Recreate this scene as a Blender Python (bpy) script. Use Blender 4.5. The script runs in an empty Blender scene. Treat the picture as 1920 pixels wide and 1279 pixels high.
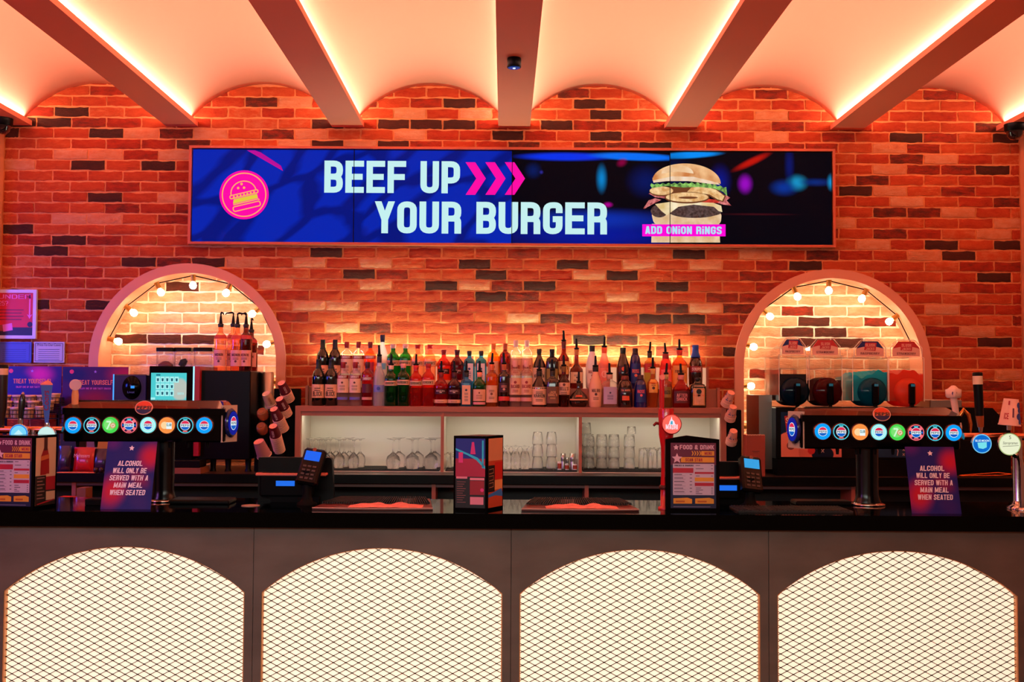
import bpy, math, random
from mathutils import Vector, Matrix
random.seed(7)
S = bpy.context.scene
C = S.collection
PI = math.pi
# ------------------------------------------------------------ camera
F, CX, CY = 2080.0, 945.0, 639.5
PHI, ROLL = math.atan(85.5/F), 0.0055
CAMZ = 1.70
cam_d = bpy.data.cameras.new('camera'); cam = bpy.data.objects.new('camera', cam_d); C.objects.link(cam)
cam_d.sensor_width = 36; cam_d.lens = F/1920*36; cam_d.shift_x = (960-CX)/1920
cam_d.clip_start = .05; cam_d.clip_end = 60
RC = Matrix.Rotation(PI/2+PHI, 3, 'X') @ Matrix.Rotation(ROLL, 3, 'Z')
cam.location = (0, 0, CAMZ); cam.rotation_euler = RC.to_euler()
S.camera = cam
# ------------------------------------------------------------ look, world
S.view_settings.view_transform = 'Standard'; S.view_settings.look = 'None'
S.view_settings.gamma = 1; S.view_settings.exposure = 0.0; S.view_settings.use_curve_mapping = False
try:
    S.cycles.transparent_max_bounces = 32
except Exception: pass
w = bpy.data.worlds.new('world'); S.world = w; w.use_nodes = True
w.node_tree.nodes['Background'].inputs[0].default_value = (.98, .27, .16, 1)
w.node_tree.nodes['Background'].inputs[1].default_value = .25

def area(name, loc, target, sx, sy, power, col, spread=PI):
    d = bpy.data.lights.new(name, 'AREA'); d.shape = 'RECTANGLE'; d.size = sx; d.size_y = sy
    d.energy = power; d.color = col; d.spread = spread
    o = bpy.data.objects.new(name, d); C.objects.link(o); o.location = loc
    o.rotation_euler = (Vector(target)-Vector(loc)).to_track_quat('-Z', 'Y').to_euler()
    return o
area('room_fill_warm', (3.2, .2, 3.2), (1.2, 5, .6), 2.5, 1.2, 10, (1, .66, .42))  # added warm fill, not a lamp of the room
area('room_light_purple', (-4.6, 1.6, 2.9), (-2.8, 7, 1.6), 1.4, 1.0, 36, (.62, .22, 1))
area('room_light_blue', (-4.4, 5.7, 2.1), (-3.1, 7.4, 1.72), .5, .5, 13, (.05, .10, 1), 1.6)
area('counter_fill_front', (-.6, 1.2, 2.4), (-.4, 5.2, .3), 4, .6, 17, (.88, 1, .90), 1.5)  # added neutral fill to brighten the counter front

BEAM0, BEAMP = .061, 1.131          # beam centres along x
ZB = 3.46                           # underside of beams
WALLY = 7.5
for k in range(-4, 5):
    for s in (-1, 1):
        d = bpy.data.lights.new('cove_strip', 'AREA'); d.shape = 'RECTANGLE'; d.size = .018; d.size_y = 4.9
        d.energy = 21.5; d.color = (1, .64, .50)
        o = bpy.data.objects.new('cove_strip', d); C.objects.link(o)
        o.location = (BEAM0+BEAMP*k+s*.07, 5.01, ZB+.047); o.rotation_euler = (PI, s*.55, 0)
# strip behind the bottles, washing up the wall; strips inside the glass bays
area('bottle_strip', (.02, 7.415, 1.86), (.02, 7.47, 2.4), 2.55, .02, 19, (.78, 1, .72))

# ------------------------------------------------------------ pixel <-> place
def ray(px, py):
    return RC @ Vector(((px-CX)/F, (CY-py)/F, -1))
def W(px, py, Y):
    d = ray(px, py); return Vector((0, 0, CAMZ)) + d*(Y/d.y)
def proj(x, y, z):
    v = RC.transposed() @ (Vector((x, y, z))-Vector((0, 0, CAMZ)))
    return CX+F*v.x/-v.z, CY-F*v.y/-v.z
def X(px, Y, z):
    x = 0.0
    for _ in range(4): x += (px-proj(x, Y, z)[0])*Y/F
    return x
def Z(px, py, Y): return W(px, py, Y).z

# ------------------------------------------------------------ materials
MATS = {}
def lin(c):
    return tuple(((v/255)/12.92 if v/255 <= .04045 else ((v/255+.055)/1.055)**2.4) for v in c)
def mat(name, col=(.5, .5, .5), rough=.5, metal=0, emit=0, ecol=None, coat=0, spec=.5, srgb=True, noise=0, nscale=20, bump=0, alpha=1, sss=0):
    if name in MATS: return MATS[name]
    m = bpy.data.materials.new(name); m.use_nodes = True; nt = m.node_tree; b = nt.nodes['Principled BSDF']
    c = lin(col) if srgb else col
    b.inputs['Base Color'].default_value = (*c, 1); b.inputs['Roughness'].default_value = rough
    b.inputs['Metallic'].default_value = metal; b.inputs['Specular IOR Level'].default_value = spec
    b.inputs['Coat Weight'].default_value = coat
    if emit:
        e = lin(ecol) if ecol else c
        b.inputs['Emission Color'].default_value = (*e, 1); b.inputs['Emission Strength'].default_value = emit
    tc = nt.nodes.new('ShaderNodeTexCoord'); n = nt.nodes.new('ShaderNodeTexNoise')
    n.inputs['Scale'].default_value = nscale; n.inputs['Detail'].default_value = 5
    nt.links.new(tc.outputs['Object'], n.inputs['Vector'])
    if noise:
        r = nt.nodes.new('ShaderNodeMix'); r.data_type = 'RGBA'
        r.inputs[6].default_value = (*[v*(1-noise) for v in c], 1); r.inputs[7].default_value = (*[min(1, v*(1+noise)) for v in c], 1)
        nt.links.new(n.outputs['Fac'], r.inputs[0]); nt.links.new(r.outputs[2], b.inputs['Base Color'])
    else:   # slight procedural gloss variation
        mr = nt.nodes.new('ShaderNodeMapRange'); mr.inputs[3].default_value = max(0, rough-.04); mr.inputs[4].default_value = min(1, rough+.04)
        nt.links.new(n.outputs['Fac'], mr.inputs[0]); nt.links.new(mr.outputs[0], b.inputs['Roughness'])
    if bump:
        bp = nt.nodes.new('ShaderNodeBump'); bp.inputs['Strength'].default_value = bump; bp.inputs['Distance'].default_value = .004
        nt.links.new(n.outputs['Fac'], bp.inputs['Height']); nt.links.new(bp.outputs[0], b.inputs['Normal'])
    MATS[name] = m; return m
def ink(col, e=0):       # printed or lit flat colour
    return mat('ink_%02x%02x%02x_%g' % (*col, e), col if not e else (5, 5, 5), .5, spec=.5 if not e else .12, emit=e, ecol=col if e else None)
def glass(name, tint=(1, 1, 1), body=0.0, bcol=(1, 1, 1), refl=.9, rough=.03):
    """thin tinted glass: transparent tint + fresnel reflection + a share of translucent body colour"""
    if name in MATS: return MATS[name]
    m = bpy.data.materials.new(name); m.use_nodes = True; nt = m.node_tree; nt.nodes.clear()
    out = nt.nodes.new('ShaderNodeOutputMaterial'); tr = nt.nodes.new('ShaderNodeBsdfTransparent'); tr.inputs[0].default_value = (*tint, 1)
    gl = nt.nodes.new('ShaderNodeBsdfGlossy'); gl.inputs['Roughness'].default_value = rough
    lw = nt.nodes.new('ShaderNodeLayerWeight'); lw.inputs['Blend'].default_value = .35
    cr = nt.nodes.new('ShaderNodeMapRange'); cr.inputs[3].default_value = .015; cr.inputs[4].default_value = refl
    pw = nt.nodes.new('ShaderNodeMath'); pw.operation = 'POWER'; pw.inputs[1].default_value = 1.6
    nt.links.new(lw.outputs['Facing'], pw.inputs[0]); nt.links.new(pw.outputs[0], cr.inputs[0])
    src = tr.outputs[0]
    if body:
        df = nt.nodes.new('ShaderNodeBsdfTranslucent'); df.inputs[0].default_value = (*bcol, 1)
        d2 = nt.nodes.new('ShaderNodeBsdfDiffuse'); d2.inputs[0].default_value = (*bcol, 1)
        a = nt.nodes.new('ShaderNodeMixShader'); nt.links.new(df.outputs[0], a.inputs[1]); nt.links.new(d2.outputs[0], a.inputs[2])
        mx = nt.nodes.new('ShaderNodeMixShader'); mx.inputs[0].default_value = body
        nt.links.new(src, mx.inputs[1]); nt.links.new(a.outputs[0], mx.inputs[2]); src = mx.outputs[0]
    m2 = nt.nodes.new('ShaderNodeMixShader'); nt.links.new(cr.outputs[0], m2.inputs[0])
    nt.links.new(src, m2.inputs[1]); nt.links.new(gl.outputs[0], m2.inputs[2]); nt.links.new(m2.outputs[0], out.inputs[0])
    MATS[name] = m; return m
def blobs(name, base, items, emit=0.0, rough=.45, warp=0, coat=0):
    """flat artwork: base colour plus soft elliptical patches (cx,cz,rx,rz,angle,colour,softness) in object metres"""
    m = bpy.data.materials.new(name); m.use_nodes = True; nt = m.node_tree; b = nt.nodes['Principled BSDF']
    tc = nt.nodes.new('ShaderNodeTexCoord'); cur = None; vec = tc.outputs['Object']
    if warp:
        n = nt.nodes.new('ShaderNodeTexNoise'); n.inputs['Scale'].default_value = 3; nt.links.new(vec, n.inputs['Vector'])
        vm = nt.nodes.new('ShaderNodeVectorMath'); vm.operation = 'MULTIPLY_ADD'; vm.inputs[1].default_value = (warp,)*3
        nt.links.new(n.outputs['Color'], vm.inputs[0]); nt.links.new(vec, vm.inputs[2]); vec = vm.outputs[0]
    for (cx, cz, rx, rz, an, col, soft) in items:
        mp = nt.nodes.new('ShaderNodeMapping'); mp.vector_type = 'TEXTURE'
        mp.inputs['Location'].default_value = (cx, 0, cz); mp.inputs['Rotation'].default_value = (0, an, 0); mp.inputs['Scale'].default_value = (rx, 1000, rz)
        nt.links.new(vec, mp.inputs['Vector'])
        ln = nt.nodes.new('ShaderNodeVectorMath'); ln.operation = 'LENGTH'; nt.links.new(mp.outputs[0], ln.inputs[0])
        mr = nt.nodes.new('ShaderNodeMapRange'); mr.interpolation_type = 'SMOOTHSTEP'
        mr.inputs[1].default_value = 1-soft; mr.inputs[2].default_value = 1; mr.inputs[3].default_value = 1; mr.inputs[4].default_value = 0
        nt.links.new(ln.outputs['Value'], mr.inputs[0])
        mx = nt.nodes.new('ShaderNodeMix'); mx.data_type = 'RGBA'; nt.links.new(mr.outputs[0], mx.inputs[0])
        if cur is None: mx.inputs[6].default_value = (*lin(base), 1)
        else: nt.links.new(cur, mx.inputs[6])
        mx.inputs[7].default_value = (*lin(col), 1); cur = mx.outputs[2]
    if emit:
        nt.links.new(cur, b.inputs['Emission Color']); b.inputs['Emission Strength'].default_value = emit
        b.inputs['Base Color'].default_value = (.002, .002, .002, 1)
    else: nt.links.new(cur, b.inputs['Base Color'])
    b.inputs['Roughness'].default_value = rough; b.inputs['Coat Weight'].default_value = coat; b.inputs['Specular IOR Level'].default_value = .02 if emit else .3
    return m

BLACK = mat('black_plastic', (9, 9, 10), .35, spec=.16); BLACKM = mat('black_matt', (7, 7, 8), .7, spec=.1)
GLOSS = mat('black_gloss', (4, 4, 5), .14, spec=.14); CHROME = mat('chrome', (210, 205, 200), .14, 1)
STEEL = mat('brushed_steel', (170, 165, 158), .32, 1); WHITE = mat('white_plastic', (225, 220, 215), .5)

# ------------------------------------------------------------ mesh builder
def sup(a, n):
    c, s = math.cos(a), math.sin(a)
    if n == 2: return c, s
    k = (abs(c)**n+abs(s)**n)**(-1/n); return c*k, s*k
class MB:
    def __init__(s): s.v = []; s.f = []; s.m = []; s.sm = []
    def add(s, vs, fs, m=0, smooth=False, T=None):
        o = len(s.v)
        for p in vs:
            p = Vector(p); s.v.append(tuple(T @ p) if T else tuple(p))
        for f in fs: s.f.append([i+o for i in f]); s.m.append(m); s.sm.append(smooth)
        return s
    def box(s, a, b, m=0, T=None, bev=0):
        x0, y0, z0 = a; x1, y1, z1 = b
        if bev:   # chamfered in the xz outline, extruded in y with chamfered rims
            c = bev; out = [(x0+c, z0), (x1-c, z0), (x1, z0+c), (x1, z1-c), (x1-c, z1), (x0+c, z1), (x0, z1-c), (x0, z0+c)]
            inn = [(x0+2*c if x < (x0+x1)/2 else x1-2*c, z0+c if z < (z0+z1)/2 else z1-c) for x, z in out]
            inn = [(min(max(x, x0+c), x1-c), min(max(z, z0+c), z1-c)) for x, z in out]
            rings = [[(x, y0, z) for x, z in inn], [(x, y0+c, z) for x, z in out], [(x, y1-c, z) for x, z in out], [(x, y1, z) for x, z in inn]]
            vs = sum(rings, []); n = 8; fs = [list(range(n)), list(range(4*n-1, 3*n-1, -1))]
            for r in range(3):
                for i in range(n): fs.append([r*n+i, (r)*n+(i+1) % n, (r+1)*n+(i+1) % n, (r+1)*n+i][::-1])
            return s.add(vs, fs, m, False, T)
        vs = [(x0, y0, z0), (x1, y0, z0), (x1, y1, z0), (x0, y1, z0), (x0, y0, z1), (x1, y0, z1), (x1, y1, z1), (x0, y1, z1)]
        return s.add(vs, [(0, 3, 2, 1), (4, 5, 6, 7), (0, 1, 5, 4), (1, 2, 6, 5), (2, 3, 7, 6), (3, 0, 4, 7)], m, False, T)
    def lathe(s, prof, n=24, m=0, e=2, ys=1, T=None, smooth=True, cap=True, a0=0, a1=2*PI):
        full = abs(a1-a0-2*PI) < 1e-6; vs = []; fs = []; k = n if full else n+1
        for r, z in prof:
            for i in range(k):
                cx, sy = sup(a0+(a1-a0)*i/n, e); vs.append((r*cx, r*sy*ys, z))
        for j in range(len(prof)-1):
            for i in range(n if full else n):
                a = j*k+i; b = j*k+(i+1) % k; fs.append((a, b, b+k, a+k))
        s.add(vs, fs, m, smooth, T)
        if cap and full:
            s.add(vs[:k], [list(range(k))[::-1]], m, False, T); s.add(vs[-k:], [list(range(k))], m, False, T)
        return s
    def tube(s, pts, r, n=10, m=0, T=None):
        pts = [Vector(p) for p in pts]; rs = r if isinstance(r, (list, tuple)) else [r]*len(pts); vs = []; fs = []
        up = None
        for i, p in enumerate(pts):
            d = (pts[min(i+1, len(pts)-1)]-pts[max(i-1, 0)]).normalized()
            if up is None: up = d.orthogonal().normalized()
            u = (up-d*up.dot(d)).normalized(); v = d.cross(u); up = u
            for k in range(n):
                a = 2*PI*k/n; vs.append(p+(u*math.cos(a)+v*math.sin(a))*rs[i])
        for i in range(len(pts)-1):
            for k in range(n):
                a = i*n+k; b = i*n+(k+1) % n; fs.append((a, b, b+n, a+n))
        s.add(vs, fs, m, True, T)
        s.add(vs[:n], [list(range(n))[::-1]], m, False, T); s.add(vs[-n:], [list(range(n))], m, False, T); return s
    def prism(s, outline, y0, y1, m=0, T=None):      # outline in xz, extruded along y
        n = len(outline); vs = [(x, y0, z) for x, z in outline]+[(x, y1, z) for x, z in outline]
        fs = [list(range(n)), list(range(2*n-1, n-1, -1))]+[(i+n, (i+1) % n+n, (i+1) % n, i) for i in range(n)]
        return s.add(vs, fs, m, False, T)
    def flat(s, outline, y, m=0, T=None):
        return s.add([(x, y, z) for x, z in outline], [list(range(len(outline)))], m, False, T)
    def rect(s, x0, z0, x1, z1, y=0, m=0, T=None): return s.flat([(x0, z0), (x1, z0), (x1, z1), (x0, z1)], y, m, T)
    def disc(s, cx, cz, r, y=0, m=0, n=32, rz=None, T=None): return s.flat([(cx+r*math.cos(2*PI*i/n), cz+(rz or r)*math.sin(2*PI*i/n)) for i in range(n)], y, m, T)
    def ring(s, cx, cz, r0, r1, y=0, m=0, n=40, T=None):
        vs = [(cx+r*math.cos(2*PI*i/n), y, cz+r*math.sin(2*PI*i/n)) for r in (r0, r1) for i in range(n)]
        return s.add(vs, [(i, (i+1) % n, (i+1) % n+n, i+n) for i in range(n)], m, False, T)
    def line(s, pts, t, y=0, m=0, closed=False, T=None):
        vs, fs = ribbon(pts, t, closed); return s.add([(a, y, b) for a, b in vs], fs, m, False, T)
    def text(s, txt, x, z, h, y=0, m=0, t=.17, wd=.52, gap=.1, slant=0, align='c', fn=None, T=None, maxw=None):
        """condensed block lettering made of strokes; x,z = baseline anchor"""
        wtot = sum((adv(ch, wd, t)+gap) for ch in txt)-gap; sx = 1
        if maxw: sx = maxw/(wtot*h)
        ox = x-(wtot*h*sx/2 if align == 'c' else (wtot*h*sx if align == 'r' else 0))
        for ch in txt:
            for vs, fs in glyph(ch, t, wd):
                P = [(ox+(a+slant*b)*h*sx, y, z+b*h) for a, b in vs]
                if fn: P = [fn(*p) for p in P]
                s.add(P, fs, m, False, T)
            ox += (adv(ch, wd, t)+gap)*h*sx
        return s
    def build(s, name, mats, parent=None, loc=None):
        me = bpy.data.meshes.new(name); me.from_pydata(s.v, [], s.f)
        mats = mats if isinstance(mats, (list, tuple)) else [mats]
        for mm in mats: me.materials.append(mm)
        me.polygons.foreach_set('material_index', s.m); me.polygons.foreach_set('use_smooth', s.sm)
        me.validate(); me.update()
        o = bpy.data.objects.new(name, me); C.objects.link(o)
        if parent: o.parent = parent
        if loc is not None: o.location = loc
        return o
def ribbon(pts, t, closed=False):
    n = len(pts); vs = []; h = t/2
    P = [Vector((p[0], p[1])) for p in pts]
    P = [p for i, p in enumerate(P) if (i == 0 and not closed) or (p-P[i-1]).length > 1e-6]; n = len(P)
    for i in range(n):
        a = P[i-1] if (i > 0 or closed) else None; b = P[(i+1) % n] if (i < n-1 or closed) else None
        d1 = (P[i]-a).normalized() if a is not None else None; d2 = (b-P[i]).normalized() if b is not None else None
        d1 = d1 or d2; d2 = d2 or d1
        n1 = Vector((-d1.y, d1.x)); n2 = Vector((-d2.y, d2.x)); m = (n1+n2)
        m = m.normalized() if m.length > 1e-6 else n1; k = h/max(.35, m.dot(n1))
        vs += [tuple(P[i]+m*k), tuple(P[i]-m*k)]
    fs = [(2*i+1, 2*((i+1) % n)+1, 2*((i+1) % n), 2*i) for i in range(n if closed else n-1)]
    return vs, fs
def fillet(pts, closed):
    out = []; n = len(pts)
    for i, p in enumerate(pts):
        r = p[2] if len(p) > 2 else 0; q = Vector(p[:2])
        if r == 0 or (not closed and i in (0, n-1)): out.append(tuple(q)); continue
        a = Vector(pts[i-1][:2]); b = Vector(pts[(i+1) % n][:2]); d1 = (a-q).normalized(); d2 = (b-q).normalized()
        r = min(r, (a-q).length/2, (b-q).length/2); s0 = q+d1*r; s1 = q+d2*r
        for k in range(6):
            u = k/5; out.append(tuple(s0*(1-u)**2+q*2*u*(1-u)+s1*u*u))
    return out
def adv(ch, w, t): return {' ': w*.5, 'I': t, 'i': t, '!': t, '.': t, "'": t, 'M': w*1.35, 'W': w*1.4, '1': w*.6, '&': w*1.1}.get(ch, w)
GC = {}
def glyph(ch, t, w):
    key = (ch, t, w)
    if key in GC: return GC[key]
    l, r, b, T, m, R = t/2, w-t/2, t/2, 1-t/2, .5, w*.42; out = []
    def st(*p, c=False):
        q = fillet(p, c); out.append(ribbon(q, t, c))
    def pa(x0, y0, x1, y1, k=1.0):      # slanted bar with flat ends, width t*k
        h = t*k/2; out.append(([(x0-h, y0), (x0+h, y0), (x1+h, y1), (x1-h, y1)], [(0, 1, 2, 3)]))
    if ch == 'A': pa(l, 0, w/2-t*.12, 1); pa(r, 0, w/2+t*.12, 1); st((l, .27), (r, .27))
    elif ch == 'B': st((l, m), (l, T), (r, T, R), (r, m, R), c=True); st((l, b), (l, m), (r, m, R), (r, b, R), c=True)
    elif ch == 'C': st((r, .34), (r, b, R), (l, b, R), (l, T, R), (r, T, R), (r, .66))
    elif ch == 'D': st((l, b), (l, T), (r, T, R), (r, b, R), c=True)
    elif ch == 'E': st((w, T), (l, T), (l, b), (w, b)); st((l, m), (w*.93, m))
    elif ch == 'F': st((w, T), (l, T), (l, 0)); st((l, m), (w*.93, m))
    elif ch == 'G': st((r, .66), (r, T, R), (l, T, R), (l, b, R), (r, b, R), (r, .47), (w*.5, .47))
    elif ch == 'H': st((l, 0), (l, 1)); st((r, 0), (r, 1)); st((l, m), (r, m))
    elif ch in 'I': st((l, 0), (l, 1))
    elif ch == 'i': st((l, 0), (l, .72)); st((l, .84), (l, 1.0))
    elif ch == 'J': st((l, .3), (l, b, R), (r, b, R), (r, 1))
    elif ch == 'K': st((l, 0), (l, 1)); pa(l+.02, .42, r+.02, 1); pa(r+.02, 0, w*.42, .6)
    elif ch == 'L': st((l, 1), (l, b), (w, b))
    elif ch == 'M': w2 = w*1.35; st((l, 0), (l, 1)); st((w2-l, 0), (w2-l, 1)); pa(w2/2, .1, l+.03, 1); pa(w2/2, .1, w2-l-.03, 1)
    elif ch == 'N': st((l, 0), (l, 1)); st((r, 0), (r, 1)); pa(r, 0, l, 1)
    elif ch == 'O': st((l, b, R), (l, T, R), (r, T, R), (r, b, R), c=True)
    elif ch == 'P': st((l, 0), (l, T), (r, T, R), (r, .40, R), (l, .40))
    elif ch == 'Q': st((l, b, R), (l, T, R), (r, T, R), (r, b, R), c=True); pa(w, 0, w*.6, .3)
    elif ch == 'R': st((l, 0), (l, T), (r, T, R), (r, .47, R), (l, .47)); st((w*.4, .47), (r, .47, R*.8), (r, 0))
    elif ch == 'S': st((r, .70), (r, T, R), (l, T, R), (l, .55, R), (r, .45, R), (r, b, R), (l, b, R), (l, .30))
    elif ch == 'T': st((0, T), (w, T)); st((w/2, 0), (w/2, T))
    elif ch == 'U': st((l, 1), (l, b, R), (r, b, R), (r, 1))
    elif ch == 'V': pa(w/2-t*.1, 0, l, 1); pa(w/2+t*.1, 0, r, 1)
    elif ch == 'W': w2 = w*1.4; pa(w2*.3, 0, l, 1); pa(w2*.3, 0, w2/2, 1); pa(w2*.7, 0, w2/2, 1); pa(w2*.7, 0, w2-l, 1)
    elif ch == 'X': pa(l, 0, r, 1); pa(r, 0, l, 1)
    elif ch == 'Y': pa(w/2, .42, l*.9, 1); pa(w/2, .42, w-l*.9, 1); st((w/2, 0), (w/2, .5))
    elif ch == 'Z': st((0, T), (w, T)); st((0, b), (w, b)); pa(l, b, r, T)
    elif ch == '?': st((l, .70), (l, T, R), (r, T, R), (r, .5, R), (w/2, .5), (w/2, .3)); st((w/2, 0), (w/2, .16))
    elif ch == '!': st((l, .28), (l, 1)); st((l, 0), (l, .16))
    elif ch == '.': st((l, 0), (l, .17))
    elif ch == "'": st((l, .75), (l, 1))
    elif ch == '-': st((0, m), (w, m))
    elif ch == '2': st((l, .68), (l, T, R), (r, T, R), (r, .5, R), (l, .3, R), (l, b), (w, b))
    elif ch == '5': st((w, T), (l, T), (l, .55), (r, .58, R), (r, b, R), (l, b, R), (l, .26))
    elif ch == '7': st((0, T), (r, T)); pa(w*.3, 0, r, T)
    elif ch == '1': st((w*.3, 0), (w*.3, 1))
    elif ch == '0': st((l, b, R), (l, T, R), (r, T, R), (r, b, R), c=True)
    elif ch == '&': st((w, b+.3), (w*.7, b, R), (l, b, R), (l, .48, R), (r, .6, R), (r, T, R), (w*.25, T, R), (w*.25, .62), (w*1.05, 0))
    GC[key] = out; return out
def font(txt, h, mt, parent, loc, rot=(PI/2, 0, 0), name='lettering', bold=.0, sx=1, shear=0, fn=None):
    """rounded sans lettering from Blender's own built-in font, turned into a mesh"""
    cu = bpy.data.curves.new('t', 'FONT'); cu.body = txt; cu.size = h*1.35; cu.align_x = 'CENTER'; cu.offset = bold*h; cu.shear = shear; cu.resolution_u = 3
    ob = bpy.data.objects.new('t', cu); me = bpy.data.meshes.new_from_object(ob); bpy.data.objects.remove(ob)
    R = Matrix.Rotation(rot[0], 4, 'X')
    me.transform(R @ Matrix.Diagonal((sx, 1, 1, 1)))
    me.transform(Matrix.Translation(loc))
    if fn:
        for v in me.vertices: v.co = fn(*v.co)
    me.materials.clear(); me.materials.append(mt); me.name = name
    o = bpy.data.objects.new(name, me); C.objects.link(o); o.parent = parent; return o
def star(cx, cz, r, n=5, k=.42): return [(cx+(r if i % 2 == 0 else r*k)*math.sin(PI*i/n), cz+(r if i % 2 == 0 else r*k)*math.cos(PI*i/n)) for i in range(2*n)]

def thing(name, label, cat, loc=(0, 0, 0), rz=0, group=None):
    o = bpy.data.objects.new(name, None); C.objects.link(o); o.empty_display_size = .05
    o.location = loc; o.rotation_euler = (0, 0, rz); o['label'] = label; o['category'] = cat
    if group: o['group'] = group
    return o
def tag(o, label, cat, group=None):
    o['label'] = label; o['category'] = cat
    if group: o['group'] = group
    return o
def struct(o, label=None):
    o['kind'] = 'structure'
    if label: o['label'] = label
    return o
def dup(root, loc, rz=None, label=None, rot=None, skip=()):
    r = root.copy(); C.objects.link(r); r.location = loc
    if rz is not None: r.rotation_euler = (0, 0, rz)
    if rot is not None: r.rotation_euler = rot
    if label: r['label'] = label
    for ch in list(root.children):
        if ch.name.split('.')[0] in skip: continue
        c = ch.copy(); C.objects.link(c); c.parent = r
        for g in list(ch.children):
            d = g.copy(); C.objects.link(d); d.parent = c
    return r
# ============================================================ room shell
def brick_material(name='brick'):
    m = bpy.data.materials.new(name); m.use_nodes = True; nt = m.node_tree; b = nt.nodes['Principled BSDF']; L = nt.links.new
    at = nt.nodes.new('ShaderNodeAttribute'); at.attribute_name = 'tone'
    tc = nt.nodes.new('ShaderNodeTexCoord')
    rp = nt.nodes.new('ShaderNodeValToRGB'); cr = rp.color_ramp; cr.interpolation = 'LINEAR'
    cr.elements[0].position = 0; cr.elements[0].color = (.060, .018, .011, 1); cr.elements[1].position = 1; cr.elements[1].color = (.80, .44, .25, 1)
    for p, c in ((.22, (.11, .024, .012, 1)), (.4, (.45, .036, .010, 1)), (.62, (.62, .098, .022, 1)), (.8, (.74, .27, .11, 1))):
        e = cr.elements.new(p); e.color = c
    n1 = nt.nodes.new('ShaderNodeTexNoise'); n1.inputs['Scale'].default_value = 14; n1.inputs['Detail'].default_value = 4
    mp = nt.nodes.new('ShaderNodeMapping'); mp.inputs['Scale'].default_value = (1, 1, 2.6); L(tc.outputs['Object'], mp.inputs[0]); L(mp.outputs[0], n1.inputs['Vector'])
    n2 = nt.nodes.new('ShaderNodeTexNoise'); n2.inputs['Scale'].default_value = 55; n2.inputs['Detail'].default_value = 6; n2.inputs['Roughness'].default_value = .7
    L(mp.outputs[0], n2.inputs['Vector'])
    ad = nt.nodes.new('ShaderNodeMath'); ad.operation = 'MULTIPLY_ADD'; ad.inputs[1].default_value = .34; L(n1.outputs['Fac'], ad.inputs[0]); L(at.outputs['Fac'], ad.inputs[2])
    a2 = nt.nodes.new('ShaderNodeMath'); a2.operation = 'MULTIPLY_ADD'; a2.inputs[1].default_value = .22; L(n2.outputs['Fac'], a2.inputs[0]); L(ad.outputs[0], a2.inputs[2])
    a3 = nt.nodes.new('ShaderNodeMath'); a3.operation = 'SUBTRACT'; a3.inputs[1].default_value = .28; L(a2.outputs[0], a3.inputs[0]); L(a3.outputs[0], rp.inputs[0])
    wc = nt.nodes.new('ShaderNodeTexNoise'); wc.noise_type = 'RIDGED_MULTIFRACTAL'; wc.inputs['Scale'].default_value = 16; wc.inputs['Detail'].default_value = 4
    mc = nt.nodes.new('ShaderNodeMapping'); mc.inputs['Scale'].default_value = (.8, 1, 2.2); mc.inputs['Rotation'].default_value = (0, .3, 0); L(tc.outputs['Object'], mc.inputs[0]); L(mc.outputs[0], wc.inputs['Vector'])
    dm = nt.nodes.new('ShaderNodeMapRange'); dm.inputs[1].default_value = .95; dm.inputs[2].default_value = 1.5; dm.inputs[3].default_value = 0; dm.inputs[4].default_value = .62; L(wc.outputs['Fac'], dm.inputs[0])
    dk = nt.nodes.new('ShaderNodeMix'); dk.data_type = 'RGBA'; dk.blend_type = 'MULTIPLY'; dk.inputs[7].default_value = (.25, .14, .12, 1); L(dm.outputs[0], dk.inputs[0]); L(rp.outputs[0], dk.inputs[6])
    L(dk.outputs[2], b.inputs['Base Color']); b.inputs['Roughness'].default_value = .82; b.inputs['Specular IOR Level'].default_value = .25
    # creases and grain
    wv = nt.nodes.new('ShaderNodeTexNoise'); wv.noise_type = 'RIDGED_MULTIFRACTAL'; wv.inputs['Scale'].default_value = 9; wv.inputs['Detail'].default_value = 3
    m2 = nt.nodes.new('ShaderNodeMapping'); m2.inputs['Scale'].default_value = (1, 1, 3); L(tc.outputs['Object'], m2.inputs[0]); L(m2.outputs[0], wv.inputs['Vector'])
    mx = nt.nodes.new('ShaderNodeMath'); mx.operation = 'MULTIPLY_ADD'; mx.inputs[1].default_value = .35; L(wv.outputs['Fac'], mx.inputs[0]); L(n2.outputs['Fac'], mx.inputs[2])
    bp = nt.nodes.new('ShaderNodeBump'); bp.inputs['Strength'].default_value = 1.0; bp.inputs['Distance'].default_value = .011
    L(mx.outputs[0], bp.inputs['Height']); L(bp.outputs[0], b.inputs['Normal'])
    return m
MBRICK = brick_material()
MORTAR = mat('mortar', (228, 146, 88), .9, noise=.2, nscale=60, bump=.5, spec=.2)
PLAST = mat('peach_plaster', (242, 180, 148), .8, spec=.2)
BEAMM = mat('salmon_paint', (250, 146, 112), .65, spec=.25)
TRIMM = mat('arch_frame_paint', (222, 150, 118), .6, spec=.3)

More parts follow.
